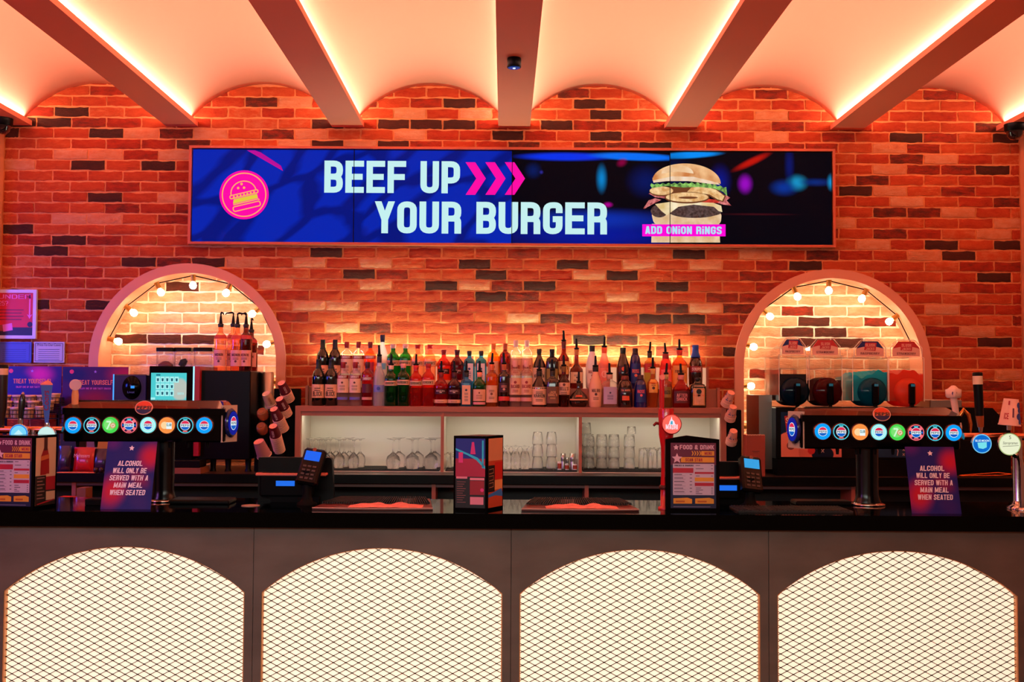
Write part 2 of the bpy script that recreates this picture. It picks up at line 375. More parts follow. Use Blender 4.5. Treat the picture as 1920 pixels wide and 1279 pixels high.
JX = [-65, 0, 63, 129, 195, 261, 327, 392, 455, 518, 581, 643, 705, 766, 828, 890.5, 950.7, 1012, 1073.6, 1136, 1197, 1260, 1323, 1385, 1447, 1510, 1573, 1637, 1701, 1765, 1830, 1896, 1962]
JW = [X(p, WALLY, 2.6) for p in JX]
z0 = Z(950, 505.5, WALLY); PZ = .0733         # a bed joint and the course height
DARK = [(158,216),(127,235),(21,233),(33,255),(223,259),(292,302),(197,320),(197,361),(32,422),(133,442),(97,462),(262,485),(390,490),(597,227),(600,267),(610,472),
 (855,191),(725,229),(787,231),(848,232),(948,251),(723,269),(1032,233),(1100,193),(1128,213),(1132,253),(1220,274),(1073,493),(1692,255),(1880,252),(1850,314),(1592,357),
 (1752,458),(1882,457),(1783,478),(1510,495),(612,472),(674,513),(889,494),(919,514),(826,534),(922,555),(1291,477),(1075,496),(1166,516),(1011,536),(1259,537),(936,555),
 (1225,598),(1288,598),(1102,636),(182,567),(81,567),(31,542),(1850,520),(1852,643),(1375,656)]
SEMI = [(327,487),(347,263),(320,241),(472,184),(510,246),(1070,173),(1093,273),(1155,274),(970,272),(1690,295),(1623,335),(1882,375),(1657,397),(1720,397),(1657,437),(1300,477),
 (1540,478),(1847,232),(826,575),(699,614),(941,534),(982,554),(1255,578),(1040,596),(1316,617),(1165,636),(1383,578)]
PALE = [(247,242),(287,260),(160,298),(225,297),(320,282),(63,317),(197,402),(130,401),(322,362),(383,243),(460,159),(537,184),(575,247),(533,267),(453,490),(580,492),
 (760,210),(885,212),(762,250),(667,267),(703,493),(1658,274),(1755,293),(1657,314),(1433,213),(1440,254),(1657,355),(1688,376),(1787,397),(1580,417),(1882,416),(1847,437),(1627,457),(1720,477),(1413,477),
 (581,493),(704,493),(701,533),(886,534),(521,533),(637,613),(639,573),(579,573),(1199,496),(1318,496),(1104,516),(1169,556),(1316,577),(980,596),(1748,539),(1756,581),(1823,622),(1889,704)]
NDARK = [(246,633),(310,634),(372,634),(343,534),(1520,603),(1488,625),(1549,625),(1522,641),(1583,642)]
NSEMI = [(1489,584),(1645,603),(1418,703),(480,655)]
def rowof(z): return math.floor((z-z0)/PZ)
def joints(r):
    # courses alternate half a brick
    if (r-rowof(Z(950, 475, WALLY))) % 2 == 0: return JW
    return [(a+b)/2 for a, b in zip(JW, JW[1:])]
def idx(px, py, Y):
    p = W(px, py, Y); r = rowof(p.z); j = joints(r)
    for i in range(len(j)-1):
        if j[i] <= p.x < j[i+1]: return (r, i)
def tones(d, s, p, Y):
    t = {}
    for l, v in ((p, .84), (s, .26), (d, .07)):
        for q in l:
            k = idx(*q, Y)
            if k: t[k] = v+random.uniform(-.03, .03)
    return t
def bricks(name, Y, xa, xb, za, zb, tn, keep=None, parent=None):
    """individual weathered brick faces standing proud of a mortar bed"""
    mb = MB(); tone = []
    for r in range(rowof(za), rowof(zb)+1):
        b0 = z0+r*PZ; j = joints(r)
        for i in range(len(j)-1):
            xl, xr = max(j[i], xa), min(j[i+1], xb)
            if xr-xl < .03 or b0+PZ < za: continue
            if keep and not keep(xl, xr, b0, b0+PZ): continue
            g = .0062; t = tn.get((r, i)); 
            if t is None: t = random.choice([.48, .5, .52, .55, .58, .60, .44, .40, .63, .34])+random.uniform(-.03, .03)
            nx, nz = 8, 3; vs = []; fs = []; x0_, x1_, y0_, y1_ = xl+g, xr-g, b0+g, b0+PZ-g
            ph = random.random()*9; dep = random.uniform(.005, .010)
            for a in range(nz+1):
                for c in range(nx+1):
                    u, v = c/nx, a/nz; ex = c in (0, nx); ez = a in (0, nz)
                    jx = random.uniform(-.0025, .0025) if ex else 0; jz = (random.uniform(-.0028, .0028)+.0018*math.sin(u*7+ph)) if ez else 0
                    yy = Y-dep-random.uniform(0, .0022)+(.003 if (ex or ez) else 0)
                    vs.append((x0_+(x1_-x0_)*u+jx, yy, y0_+(y1_-y0_)*v+jz))
            K = nx+1
            for a in range(nz):
                for c in range(nx): fs.append((a*K+c, a*K+c+1, (a+1)*K+c+1, (a+1)*K+c))
            per = [c for c in range(nx+1)]+[a*K+nx for a in range(1, nz+1)]+[nz*K+c for c in range(nx-1, -1, -1)]+[a*K for a in range(nz-1, 0, -1)]
            o = len(vs)
            for p in per: vs.append((vs[p][0], Y+.004, vs[p][2]))
            n = len(per)
            for q in range(n): fs.append((per[(q+1) % n], per[q], o+q, o+(q+1) % n))
            mb.add(vs, fs, 0, False); tone += [t]*len(fs)
    ob = mb.build(name, MBRICK, parent)
    a = ob.data.attributes.new('tone', 'FLOAT', 'FACE')
    if len(ob.data.polygons) == len(tone): a.data.foreach_set('value', tone)
    return ob

# arched niches: centre, outer and inner radius measured at the wall
NICHES = []
for (cx, cyy, ro, ri) in ((353, 678, 184, 166), (1560, 689, 184, 167)):
    c = W(cx, cyy, WALLY); NICHES.append((c.x, c.z, ro*WALLY/F, ri*WALLY/F))
NB = .95                                             # foot of the niches, below the back bar top
def arch_pts(cx, cz, r, n=40, foot=NB):
    return [(cx+r, foot)]+[(cx+r*math.cos(PI*i/n), cz+r*math.sin(PI*i/n)) for i in range(n+1)]+[(cx-r, foot)]
def keep_wall(xl, xr, za, zb):
    zm = (za+zb)/2
    for cx, cz, ro, ri in NICHES:
        rm = (ro+ri)/2
        if all((abs(x-cx) < rm if z < cz else math.hypot(x-cx, z-cz) < rm) for x in (xl, (xl+xr)/2, xr) for z in (za, zb)): return False
    return True
XL, XR = X(4, WALLY, 2.6), X(1914, WALLY, 2.6)
tn = tones(DARK, SEMI, PALE, WALLY)
wb = bricks('wall_back', WALLY, XL, XR, 1.0, 3.86, tn, keep_wall)
struct(wb, 'long red brick wall behind the bar with two arched niches')
for v in wb.data.vertices:            # bricks end under the arch frames
    for cx, cz, ro, ri in NICHES:
        rm = (ro+ri)/2; dx, dz = v.co.x-cx, v.co.z-cz
        if dz > 0 and math.hypot(dx, dz) < rm: k = rm/max(.01, math.hypot(dx, dz)); v.co.x = cx+dx*k; v.co.z = cz+dz*k
        elif dz <= 0 and abs(dx) < rm: v.co.x = cx+math.copysign(rm, dx)
# mortar bed with arched openings
def holed(xa, xb, za, zb, y0, y1, holes, m, name, parent=None):
    mb = MB(); xs = sorted(holes, key=lambda h: h[0]); cur = xa
    for cx, cz, r, foot, top in xs:
        mb.box((cur, y0, za), (cx-r, y1, zb), 0)
        n = 32
        for i in range(n):
            a, b = PI-PI*i/n, PI-PI*(i+1)/n; xa_, xb_ = cx+r*math.cos(a), cx+r*math.cos(b); za_, zb_ = cz+top*math.sin(a), cz+top*math.sin(b)
            mb.prism([(xa_, za_), (xb_, zb_), (xb_, zb), (xa_, zb)], y0, y1)
        if foot > za: mb.box((cx-r, y0, za), (cx+r, y1, foot), 0)
        cur = cx+r
    mb.box((cur, y0, za), (xb, y1, zb), 0)
    return mb.build(name, m, parent)
holed(-5.2, 5.2, 0, 3.95, WALLY, WALLY+.1, [(c[0], c[1], c[3]+.01, NB, c[3]+.01) for c in NICHES], MORTAR, 'mortar_bed', wb)
ND = .21
for i, (cx, cz, ro, ri) in enumerate(NICHES):
    side = 'left' if i == 0 else 'right'
    fr = MB(); a = arch_pts(cx, cz, ro); b = arch_pts(cx, cz, ri); n = len(a)
    vs = []; fs = []
    for y in (WALLY-.03, WALLY+ND): vs += [(x, y, z) for x, z in b]
    vs += [(x, WALLY-.03, z) for x, z in a]+[(x, WALLY+.01, z) for x, z in a]
    for k in range(n-1):
        fs += [(k, k+1, n+k+1, n+k), (k+1, k, 2*n+k, 2*n+k+1), (3*n+k, 3*n+k+1, 2*n+k+1, 2*n+k)]
    fr.add(vs, fs, 0, False)
    f = fr.build('trim_%d' % (i+1), TRIMM); struct(f, 'peach painted round arch frame of the %s wall niche' % side)
    for p in f.data.polygons: p.use_smooth = False
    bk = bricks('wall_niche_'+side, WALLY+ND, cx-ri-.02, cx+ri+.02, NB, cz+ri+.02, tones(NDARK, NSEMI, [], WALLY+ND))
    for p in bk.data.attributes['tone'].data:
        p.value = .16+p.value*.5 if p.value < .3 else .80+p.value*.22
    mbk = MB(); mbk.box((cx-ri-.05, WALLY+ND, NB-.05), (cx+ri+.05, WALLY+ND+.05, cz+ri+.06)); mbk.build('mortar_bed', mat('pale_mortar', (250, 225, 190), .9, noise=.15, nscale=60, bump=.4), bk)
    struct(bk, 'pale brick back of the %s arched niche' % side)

# ceiling: row of shallow barrel vaults between flat boards
vm = MB(); half = BEAMP/2; RV = 188.5*WALLY/F; zc = Z(803, 152, WALLY)-RV
for k in range(-5, 5):
    cx = BEAM0+BEAMP*(k+.5); n = 28; th = math.asin(min(.999, half/RV)); vs = []; fs = []
    for i in range(n+1):
        a = -th+2*th*i/n; x, z = cx+RV*math.sin(a), zc+RV*math.cos(a)
        vs += [(x, -1.2, z), (x, WALLY+.02, z)]
    for i in range(n): fs.append((2*i, 2*i+1, 2*i+3, 2*i+2))
    vm.add(vs, fs, 0, True)
rim = MB()
for k in range(-3, 3):
    cx = BEAM0+BEAMP*(k+.5); n = 32; tr_ = math.asin(half/RV)*.99
    rim.line([(cx+(RV-.006)*math.sin(-tr_+2*tr_*i/n), zc+(RV-.006)*math.cos(-tr_+2*tr_*i/n)) for i in range(n+1)], .016, WALLY-.020)
vault = vm.build('ceiling', PLAST); struct(vault, 'peach ceiling of shallow barrel vaults')
rim.build('lit_vault_edge', mat('lit_edge_pale', (255, 225, 195), .6), vault)  # added pale strip paints in the bright lit edge of the vaults
sol = vault.modifiers.new('thick', 'SOLIDIFY'); sol.thickness = .03; sol.offset = 1
for k in range(-4, 5):
    x = BEAM0+BEAMP*k; b = MB()
    b.box((x-.108, -1.2, ZB), (x+.108, WALLY-.002, ZB+.034)); 
    b.box((x-.028, -1.2, ZB+.034), (x+.028, WALLY-.002, ZB+.085))
    o = b.build('trim_%d' % (k+7), BEAMM); struct(o, 'flat painted ceiling beam running towards the bar wall')
fl = MB(); fl.box((-5.2, -1.2, -.06), (5.2, 7.6, 0)); struct(fl.build('floor', mat('floor_tile', (170, 120, 98), .4, noise=.15, nscale=6)), 'dark floor of the bar')
for nm, xa, xb, lo in (('wall_left', XL-.22, XL-.004, 0), ('wall_right', XR+.003, XR+.22, 0)):
    b = MB(); b.box((xa, 7.36, 0), (xb, WALLY, 3.455)); struct(b.build(nm, mat('side_post', (205, 125, 85), .6)), 'painted pier at the %s end of the brick wall' % nm[5:])

# ============================================================ string lights in the niches
BULB = mat('bulb_glow', (255, 225, 170), .3, emit=34, ecol=(255, 224, 184))
BRASS = mat('brass_socket', (190, 140, 70), .35, .8)
bulbpos = [[(214,638),(243,580),(298,540),(362,528),(427,543),(476,586),(502,645),(503,716)], [(1409,800),(1410,724),(1411,650),(1440,590),(1493,551),(1554,538),(1620,552),(1674,598),(1700,650)]]
for i, (cx, cz, ro, ri) in enumerate(NICHES):
    t = thing('string_light', 'festoon string of warm round bulbs around the %s niche' % ('left', 'right')[i], 'string light', (cx, WALLY+.09, cz))
    wire = []
    for k, (px, py) in enumerate(bulbpos[i]):
        p = W(px, py, WALLY+.09); dx, dz = p.x-cx, p.z-cz
        if dz < 0: dz0 = dz; d = Vector((dx/abs(dx), 0, 0)); base = Vector((d.x*ri, 0, dz))
        else: d = Vector((dx, 0, dz)).normalized(); base = d*ri; base = Vector((base.x, 0, base.z))
        q = d.to_track_quat('Z', 'Y').to_matrix().to_4x4(); M = Matrix.Translation(base-d*.002) @ q
        s = MB().lathe([(.0165, -.045), (.0175, -.035), (.016, -.012), (.019, -.004), (.019, 0)], 14, T=M); so = s.build('socket', BRASS, t)
        b = MB().lathe([(.006, -.043), (.012, -.048), (.021, -.06), (.0245, -.072), (.021, -.087), (.012, -.095), (.002, -.098)][::-1], 16, T=M); b.build('bulb', BULB, so)
        wire.append(base-d*.006)
    MB().tube(wire, .004, 6).build('wire', BLACKM, t)
area('niche_fill_left', (NICHES[0][0], 7.45, NICHES[0][1]+.42), (NICHES[0][0], 7.72, 1.9), .6, .02, 2.4, (1, .80, .58))
area('niche_fill_right', (NICHES[1][0], 7.45, NICHES[1][1]+.42), (NICHES[1][0], 7.72, 1.9), .6, .02, 2.4, (1, .80, .58))

# ============================================================ ceiling devices
p = W(965, 120, 4.9)
xs = X(965, 4.86, ZB); t = thing('ceiling_sensor', 'short black cylinder spotlight under the middle ceiling beam', 'ceiling light', (xs, 0, ZB))
# depth from the place it meets the beam
def depth_at(py, z):
    d = ray(945, py); return (z-CAMZ)/d.z*d.y
Yd = depth_at(109, ZB); t.location = (X(964, Yd, ZB-.02), Yd, ZB)
MB().lathe([(.036, -.052), (.038, -.05), (.038, -.004), (.036, 0)], 28).build('housing', BLACK, t)
MB().lathe([(.004, -.054), (.031, -.054), (.031, -.051)], 28).build('lens', mat('blue_lens', (20, 60, 130), .2, emit=.5, ecol=(20, 70, 170)), t)
MB().lathe([(.002, -.056), (.007, -.056), (.007, -.052)], 16).build('led', mat('led_white', (230, 240, 255), .3, emit=3, ecol=(170, 210, 255)), t)
for px, py, lab in ((4, 218, 'dark dome security camera under the leftmost beam end'), (1903, 240, 'dark dome security camera at the right end of the wall')):
    Y = 7.30; zt = ZB if px < 100 else ZB-.002
    t = thing('security_camera', lab, 'security camera', (X(px, Y, 3.40), Y, ZB))
    MB().lathe([(.058, -.05), (.066, -.04), (.068, 0)], 28).build('housing', BLACK, t)
    MB().lathe([(.004, -.105), (.03, -.1), (.048, -.08), (.055, -.05)], 28).build('dome', mat('dome_glass', (25, 18, 18), .06, coat=1), t)

# ============================================================ video wall
VY = WALLY-.06
a = W(360, 276, VY); b = W(1562, 457, VY); a2 = W(361, 456, VY); b2 = W(1561, 286, VY)
vx0, vx1 = a.x, b.x; vz0, vz1 = (a2.z+b.z)/2, (a.z+b2.z)/2
vcx, vcz = (vx0+vx1)/2, (vz0+vz1)/2; hw, hh = (vx1-vx0)/2, (vz1-vz0)/2
t = thing('video_wall', 'long four panel digital menu screen in an orange frame on the brick wall', 'screen', (vcx, VY, vcz))
FRM = mat('screen_frame', (196, 92, 58), .5)
fm = MB(); fw = .016
fm.box((-hw-fw, -.012, hh), (hw+fw, .058, hh+fw)); fm.box((-hw-fw, -.012, -hh-fw), (hw+fw, .058, -hh)); fm.box((-hw-fw, -.012, -hh), (-hw, .058, hh)); fm.box((hw, -.012, -hh), (hw+fw, .058, hh))
fm.build('frame', FRM, t); MB().box((-hw, .03, -hh), (hw, .056, hh)).build('back_panel', BLACKM, t)
def VL(px, py): q = W(px, py, VY); return q.x-vcx, q.z-vcz
def VS(px): return px*VY/F
blue, dblue = (0, 30, 165), (0, 18, 125)
seams = [vx0, X(663.5, VY, vcz), X(960, VY, vcz), X(1256, VY, vcz), vx1]
def scr(i):
    x0_, x1_ = seams[i]-vcx+.003+(.006 if i == 0 else 0), seams[i+1]-vcx-.003-(.006 if i == 3 else 0); cxp = (x0_+x1_)/2
    def B(px, py, rx, ry, an, col, soft): x, z = VL(px, py); return (x-cxp, z, VS(rx), VS(ry), an, col, soft)
    if i == 0: it = [B(440,300,60,26,.3,(0,40,180),.3), B(375,345,24,26,0,(0,42,190),.3), B(405,440,60,48,.1,(0,34,175),.25), B(375,320,14,30,0,dblue,.6), B(455,345,75,9,-.55,dblue,.5), B(560,390,90,11,-.75,dblue,.5), B(590,425,60,9,-.95,dblue,.5), B(380,425,80,9,-.45,dblue,.5), B(500,430,30,30,0,(0,38,180),.5), B(430,445,60,14,-.35,dblue,.6), B(350,440,22,70,-.2,(0,40,180),.9)]
    elif i == 1: it = [B(700,400,130,14,-.7,dblue,.7), B(820,340,120,14,-.5,dblue,.8), B(800,430,110,60,0,(0,34,180),.9), B(900,380,80,8,-.8,dblue,.7), B(930,430,60,30,0,(0,40,190),.9), B(740,290,120,14,-.3,(0,20,130),.9)]
    elif i == 2: it = [B(1110,440,260,42,0,(0,22,150),.9), B(1110,412,200,26,0,(5,45,170),.9), B(1060,294,110,10,0,(0,50,235),.6), B(1190,294,100,9,.03,(0,110,245),.5), B(1128,335,13,34,0,(0,130,205),1), B(1140,384,12,7,0,(170,0,140),.9), B(1166,305,14,10,-.5,(130,0,60),.9), B(1000,320,20,20,0,(0,25,90),1), B(1210,340,44,40,0,(0,20,90),1), B(1015,323,5,5,0,(40,40,150),1)]
    else: it = [B(1290,291,75,8,-.06,(0,140,245),.5), B(1260,330,50,60,0,(0,14,60),1), B(1410,303,50,9,-.45,(190,20,10),.8), B(1397,345,18,24,0,(150,10,190),.9), B(1494,343,26,20,0,(20,150,200),1), B(1470,352,34,20,0,(0,50,150),1), B(1530,342,44,10,0,(0,40,120),1), B(1558,342,10,20,0,(20,140,200),1), B(1350,340,26,40,0,(0,20,130),1), B(1480,310,12,50,0,(0,20,100),1), B(1420,402,100,3,0,(60,10,20),1)]
    m = blobs('screen_picture_%d' % i, (0, 32, 172) if i < 2 else (2, 3, 12), it, emit=1.0, rough=.35)
    if i < 2:
        nt = m.node_tree; tc_ = [n for n in nt.nodes if n.type == 'TEX_COORD'][0]; b_ = nt.nodes['Principled BSDF']
        mp_ = nt.nodes.new('ShaderNodeMapping'); mp_.vector_type = 'TEXTURE'; mp_.inputs['Rotation'].default_value = (0, -.62, 0); mp_.inputs['Scale'].default_value = (.62, 1, .26); mp_.inputs['Location'].default_value = (.21-i*(x1_-x0_), 0, .1)
        nz_ = nt.nodes.new('ShaderNodeTexNoise'); nz_.inputs['Scale'].default_value = 2.2; nz_.inputs['Detail'].default_value = 1; va_ = nt.nodes.new('ShaderNodeVectorMath'); va_.operation = 'MULTIPLY_ADD'; va_.inputs[1].default_value = (.35, 0, .35)
        vo_ = nt.nodes.new('ShaderNodeTexVoronoi'); vo_.feature = 'DISTANCE_TO_EDGE'; vo_.inputs['Scale'].default_value = 1.0
        nt.links.new(tc_.outputs['Object'], mp_.inputs[0]); nt.links.new(mp_.outputs[0], nz_.inputs[0]); nt.links.new(nz_.outputs['Color'], va_.inputs[0]); nt.links.new(mp_.outputs[0], va_.inputs[2]); nt.links.new(va_.outputs[0], vo_.inputs[0])
        mr_ = nt.nodes.new('ShaderNodeMapRange'); mr_.inputs[1].default_value = .05; mr_.inputs[2].default_value = .13; mr_.inputs[3].default_value = .85; mr_.inputs[4].default_value = 0; nt.links.new(vo_.outputs[0], mr_.inputs[0])
        mx_ = nt.nodes.new('ShaderNodeMix'); mx_.data_type = 'RGBA'; mx_.inputs[6].default_value = (*lin((0, 36, 176)), 1); mx_.inputs[7].default_value = (*lin((0, 16, 112)), 1); nt.links.new(mr_.outputs[0], mx_.inputs[0]); nt.links.new(mx_.outputs[2], b_.inputs['Emission Color'])
    s = MB().box((x0_-cxp, -.002, -hh+.004), (x1_-cxp, .03, hh-.009)).build('display', m, t, (cxp, 0, 0)); return s
for i in range(4): scr(i)
# graphics shown on the screens
LT = ink((196, 240, 240), 1.0); PINK = ink((255, 0, 165), 1.0); YEL = ink((226, 205, 60), 1.0); PEACH = ink((255, 175, 95), 1.0)
def tpx(mb, txt, px, py, hpx, wpx, y, m, **k):
    x, z = VL(px, py); mb.text(txt, x, z, VS(hpx), y=y, m=m, align='l', maxw=VS(wpx), **k)
g = MB(); tpx(g, 'BEEF UP', 608, 361.5, 61, 256, -.0045, 0, t=.185, wd=.54, gap=.075); tpx(g, 'YOUR BURGER', 703, 437.5, 60.5, 437, -.0045, 0, t=.185, wd=.54, gap=.075)
g.build('lettering', LT, t)
g = MB()
for px in (873, 910, 946.5):
    o_ = [(0, 0), (18, 0), (38, -30.5), (18, -61), (0, -61), (20, -30.5)]; q = [VL(px+u, 304.5-v) for u, v in o_]; g.flat([(x, z) for x, z in q][::-1], -.0045)
g.build('arrows', PINK, t)
cxb, czb = VL(458, 365.5); g = MB(); g.disc(cxb, czb, VS(46.5), -.0045, 0, 48); g.ring(cxb, czb, VS(40), VS(42), -.0055, 1, 48)
def bl(pts, wpx, m=1, closed=False, y=-.006):
    ca, sa = math.cos(.24), math.sin(.24); P = []
    for u, v in pts: u2, v2 = u*ca-v*sa, u*sa+v*ca; P.append((cxb+VS(u2), czb+VS(v2)))
    g.line(P, VS(wpx), y, m, closed)
def bf(pts, m, y=-.0055):
    ca, sa = math.cos(.24), math.sin(.24); g.flat([(cxb+VS(u*ca-v*sa), czb+VS(u*sa+v*ca)) for u, v in pts], y, m)
bl([(24*math.cos(PI*k/14), 4+22*math.sin(PI*k/14)) for k in range(15)], 2)
bl(fillet([(-27, 4, 3), (27, 4, 3), (27, -2, 3), (-27, -2, 3)], True), 2, closed=True)
bf([(-21, -4), (24, -4), (24, -12), (-24, -12)], 2); bl(fillet([(-24, -14), (24, -14), (26, -16)], False), 2)
bl(fillet([(-26, -18, 4), (26, -18, 4), (26, -27, 4), (-26, -27, 4)], True), 2, closed=True)
for u, v in ((0, 21), (-8, 15), (3, 13)):
    ca, sa = math.cos(.24), math.sin(.24); g.disc(cxb+VS(u*ca-v*sa), czb+VS(u*sa+v*ca), VS(2.4), -.006, 1, 12)
for k in range(7): bf([(-20+k*6.5+2.6*math.cos(a_*PI/4), 1+2.6*math.sin(a_*PI/4)) for a_ in range(5, 9)]+[(-20+k*6.5, 3)], 1, -.0065)
g.build('burger_badge', [PINK, PEACH, YEL], t)
ms = blobs('streak', (0, 28, 160), [(0, 0, .10, .018, 0, (210, 0, 160), .8)], emit=1.0); x, z = VL(497, 301)
o = MB().add([(-.15, 0, -.02), (.14, 0, -.025), (.14, 0, .02), (-.15, 0, .022)], [(0, 1, 2, 3)]).build('pink_streak', ms, t, (x, -.0035, z)); o.rotation_euler = (0, .5, 0)
bpy.data.objects.remove(o)
g = MB(); g.flat([VL(*q) for q in ((463, 282), (531, 321), (527, 311), (489, 286), (478, 282))], -.004); g.build('pink_streak', ink((185, 0, 150), 1), t)
# burger photograph on the screen, layer by layer
def bun(name, c1, c2, sc, e=1.0):
    m = bpy.data.materials.new(name); m.use_nodes = True; nt = m.node_tree; b = nt.nodes['Principled BSDF']; b.inputs['Base Color'].default_value = (.01, .01, .01, 1)
    tc = nt.nodes.new('ShaderNodeTexCoord'); n = nt.nodes.new('ShaderNodeTexNoise'); n.inputs['Scale'].default_value = sc; n.inputs['Detail'].default_value = 6
    r = nt.nodes.new('ShaderNodeValToRGB'); r.color_ramp.elements[0].position = .35; r.color_ramp.elements[1].position = .68
    r.color_ramp.elements[0].color = (*lin(c1), 1); r.color_ramp.elements[1].color = (*lin(c2), 1)
    nt.links.new(tc.outputs['Object'], n.inputs['Vector']); nt.links.new(n.outputs['Fac'], r.inputs[0]); nt.links.new(r.outputs[0], b.inputs['Emission Color']); b.inputs['Emission Strength'].default_value = e
    return m
BM = [bun('bun_top', (196, 120, 60), (245, 205, 150), 8), bun('bun_cut', (225, 190, 150), (240, 225, 205), 14), bun('lettuce', (20, 90, 40), (150, 225, 110), 40), bun('ring', (205, 150, 85), (245, 215, 160), 30),
      bun('bacon', (120, 20, 35), (235, 140, 140), 45), bun('cheese', (215, 185, 120), (245, 235, 200), 9), bun('patty', (4, 5, 10), (78, 70, 72), 60), bun('bun_low', (205, 165, 115), (240, 215, 180), 10), bun('tomato', (165, 20, 20), (225, 60, 40), 40), bun('bun_shine', (225, 175, 120), (250, 235, 205), 5), ink((255, 0, 215), 1.0), ink((175, 225, 245), 1.0), ink((110, 62, 34), 1.0)]
g = MB()
def poly(pts, m, y): g.flat([VL(*q) for q in pts][::-1], y, m)
def ell(cx, cy, rx, ry, m, y, n=28, a0=0, a1=360): poly([(cx+rx*math.cos(math.radians(a0+(a1-a0)*i/n)), cy+ry*math.sin(math.radians(a0+(a1-a0)*i/n))) for i in range(n+(a1-a0 < 360))], m, y)
poly([(1222, 420), (1348, 420), (1350, 455), (1221, 455)], 7, -.0040)
poly(fillet([(1221, 400, 6), (1353, 400, 6), (1351, 421, 8), (1226, 421, 8)], True), 7, -.0045)
ell(1236, 396, 16, 12, 6, -.0050); ell(1302, 396, 50, 13, 6, -.0052); ell(1306, 399, 46, 8, 6, -.0053)
poly([(1228, 383), (1262, 378), (1300, 381), (1330, 378), (1352, 386), (1354, 398), (1347, 396), (1338, 388), (1300, 384), (1272, 388), (1250, 404), (1240, 396)], 5, -.0056)
poly([(1206, 391), (1216, 376), (1228, 372), (1240, 375), (1222, 384), (1208, 392)], 4, -.0058); poly([(1345, 374), (1360, 366), (1369, 371), (1362, 376), (1371, 386), (1356, 384), (1340, 380)], 4, -.0058)
poly([(1215, 364), (1230, 365), (1256, 372), (1280, 378), (1345, 381), (1352, 376), (1300, 370), (1240, 362)], 8, -.0060)
poly([(1216, 363), (1224, 363), (1252, 368), (1250, 373), (1228, 370)], 4, -.0062)
ell(1240, 359, 23, 9.5, 12, -.00625); ell(1240, 358, 22, 8, 3, -.0063); ell(1275, 357, 30, 8, 12, -.0061)
poly([(1283, 364), (1294, 350), (1318, 347), (1344, 355), (1361, 368), (1356, 379), (1345, 377), (1330, 368), (1308, 366), (1294, 368)], 12, -.0064); poly([(1286, 362), (1296, 352), (1318, 349), (1342, 356), (1358, 368), (1354, 377), (1345, 374), (1330, 365), (1308, 362), (1294, 365)], 3, -.0065)
ell(1288, 371, 42, 11, 12, -.00655); ell(1288, 370, 40, 9, 3, -.0066); ell(1290, 371, 18, 2.2, 12, -.00665)
lt = [(1221+k*5.4, 342+(k % 2)*3+abs(k-13)*.15+(7 if k > 20 else 0)*(k-20)/6) for k in range(27)]; poly(lt+[(1363, 368), (1355, 360), (1340, 354), (1310, 351), (1280, 352), (1250, 349), (1222, 353), (1219, 348)][::1], 2, -.0068)
poly([(1223, 334), (1260, 328), (1300, 329), (1335, 335), (1350, 347), (1330, 345), (1290, 340), (1250, 340), (1225, 343)], 1, -.0070)
poly([(1223+128*(1-math.cos(PI*k/24))/2, 339-35*math.sin(PI*k/24)+6*k/24) for k in range(25)]+[(1330, 339), (1300, 332), (1260, 331), (1232, 337)], 0, -.0072)
poly([(1240+60*(1-math.cos(PI*k/16))/2, 326-16*math.sin(PI*k/16)) for k in range(17)]+[(1270, 322)], 9, -.0074)
poly([(1204, 421), (1360, 421), (1360, 443.5), (1204, 443.5)], 10, -.0076)
tpx(g, 'ADD ONiON RiNGS', 1209.5, 438.8, 14.5, 144, -.0082, 11, t=.2, wd=.56, gap=.1)
g.build('burger_picture', BM, t)
g = MB()
for px in (663.5, 960, 1256): x, _ = VL(px, 366); g.box((x-.0022, -.0095, -hh+.002), (x+.0022, 0, hh-.002))
g.build('bezel', BLACKM, t)
# ============================================================ bar counter with lit arches
CT = 1.111; CB = 1.041; CF = 5.2
STONE = mat('brown_stone', (98, 90, 80), .6, noise=.42, nscale=3.2, bump=.15, spec=.3)
def stone():
    m = STONE; nt = m.node_tree; n = [x for x in nt.nodes if x.type == 'TEX_NOISE'][0]
    mp = nt.nodes.new('ShaderNodeMapping'); mp.inputs['Scale'].default_value = (1, 1, 2.4)
    tc = [x for x in nt.nodes if x.type == 'TEX_COORD'][0]; nt.links.new(tc.outputs['Object'], mp.inputs[0]); nt.links.new(mp.outputs[0], n.inputs['Vector'])
stone()
GRAN = mat('black_counter', (2, 5, 4), .07, spec=.09)
bar = thing('bar_counter', 'long bar counter with a black top and glowing arched mesh panels', 'bar counter', (0, CF, 0))
MB().box((-3.6, -.03, CB), (3.6, .62, CT)).build('worktop', GRAN, bar)
MB().box((-3.6, .09, 0), (3.6, .60, CB)).build('carcass', BLACKM, bar)
AC = [-.5625+1.1985*(k-1)+.002 for k in range(-1, 5)]; ah = .5595; zsp = Z(720, 1112, CF); zap = Z(720, 1027.5, CF)
Ra = (ah*ah+(zap-zsp)**2)/(2*(zap-zsp)); th = math.asin(ah/Ra)
def seg(cx, cz, o=0, n=30): return [(cx+(Ra-o)*math.sin(-th+2*th*i/n), cz+zap-Ra+(Ra-o)*math.cos(-th+2*th*i/n)) for i in range(n+1)]
foot = .10
LAMP = mat('arch_diffuser', (255, 236, 205), .6, emit=.92, ecol=(255, 233, 203)); MESHM = mat('mesh_metal', (48, 30, 20), .55, .4); EDGE = mat('arch_edge', (224, 160, 98), .5)
px_, pz_ = .0585, .0316
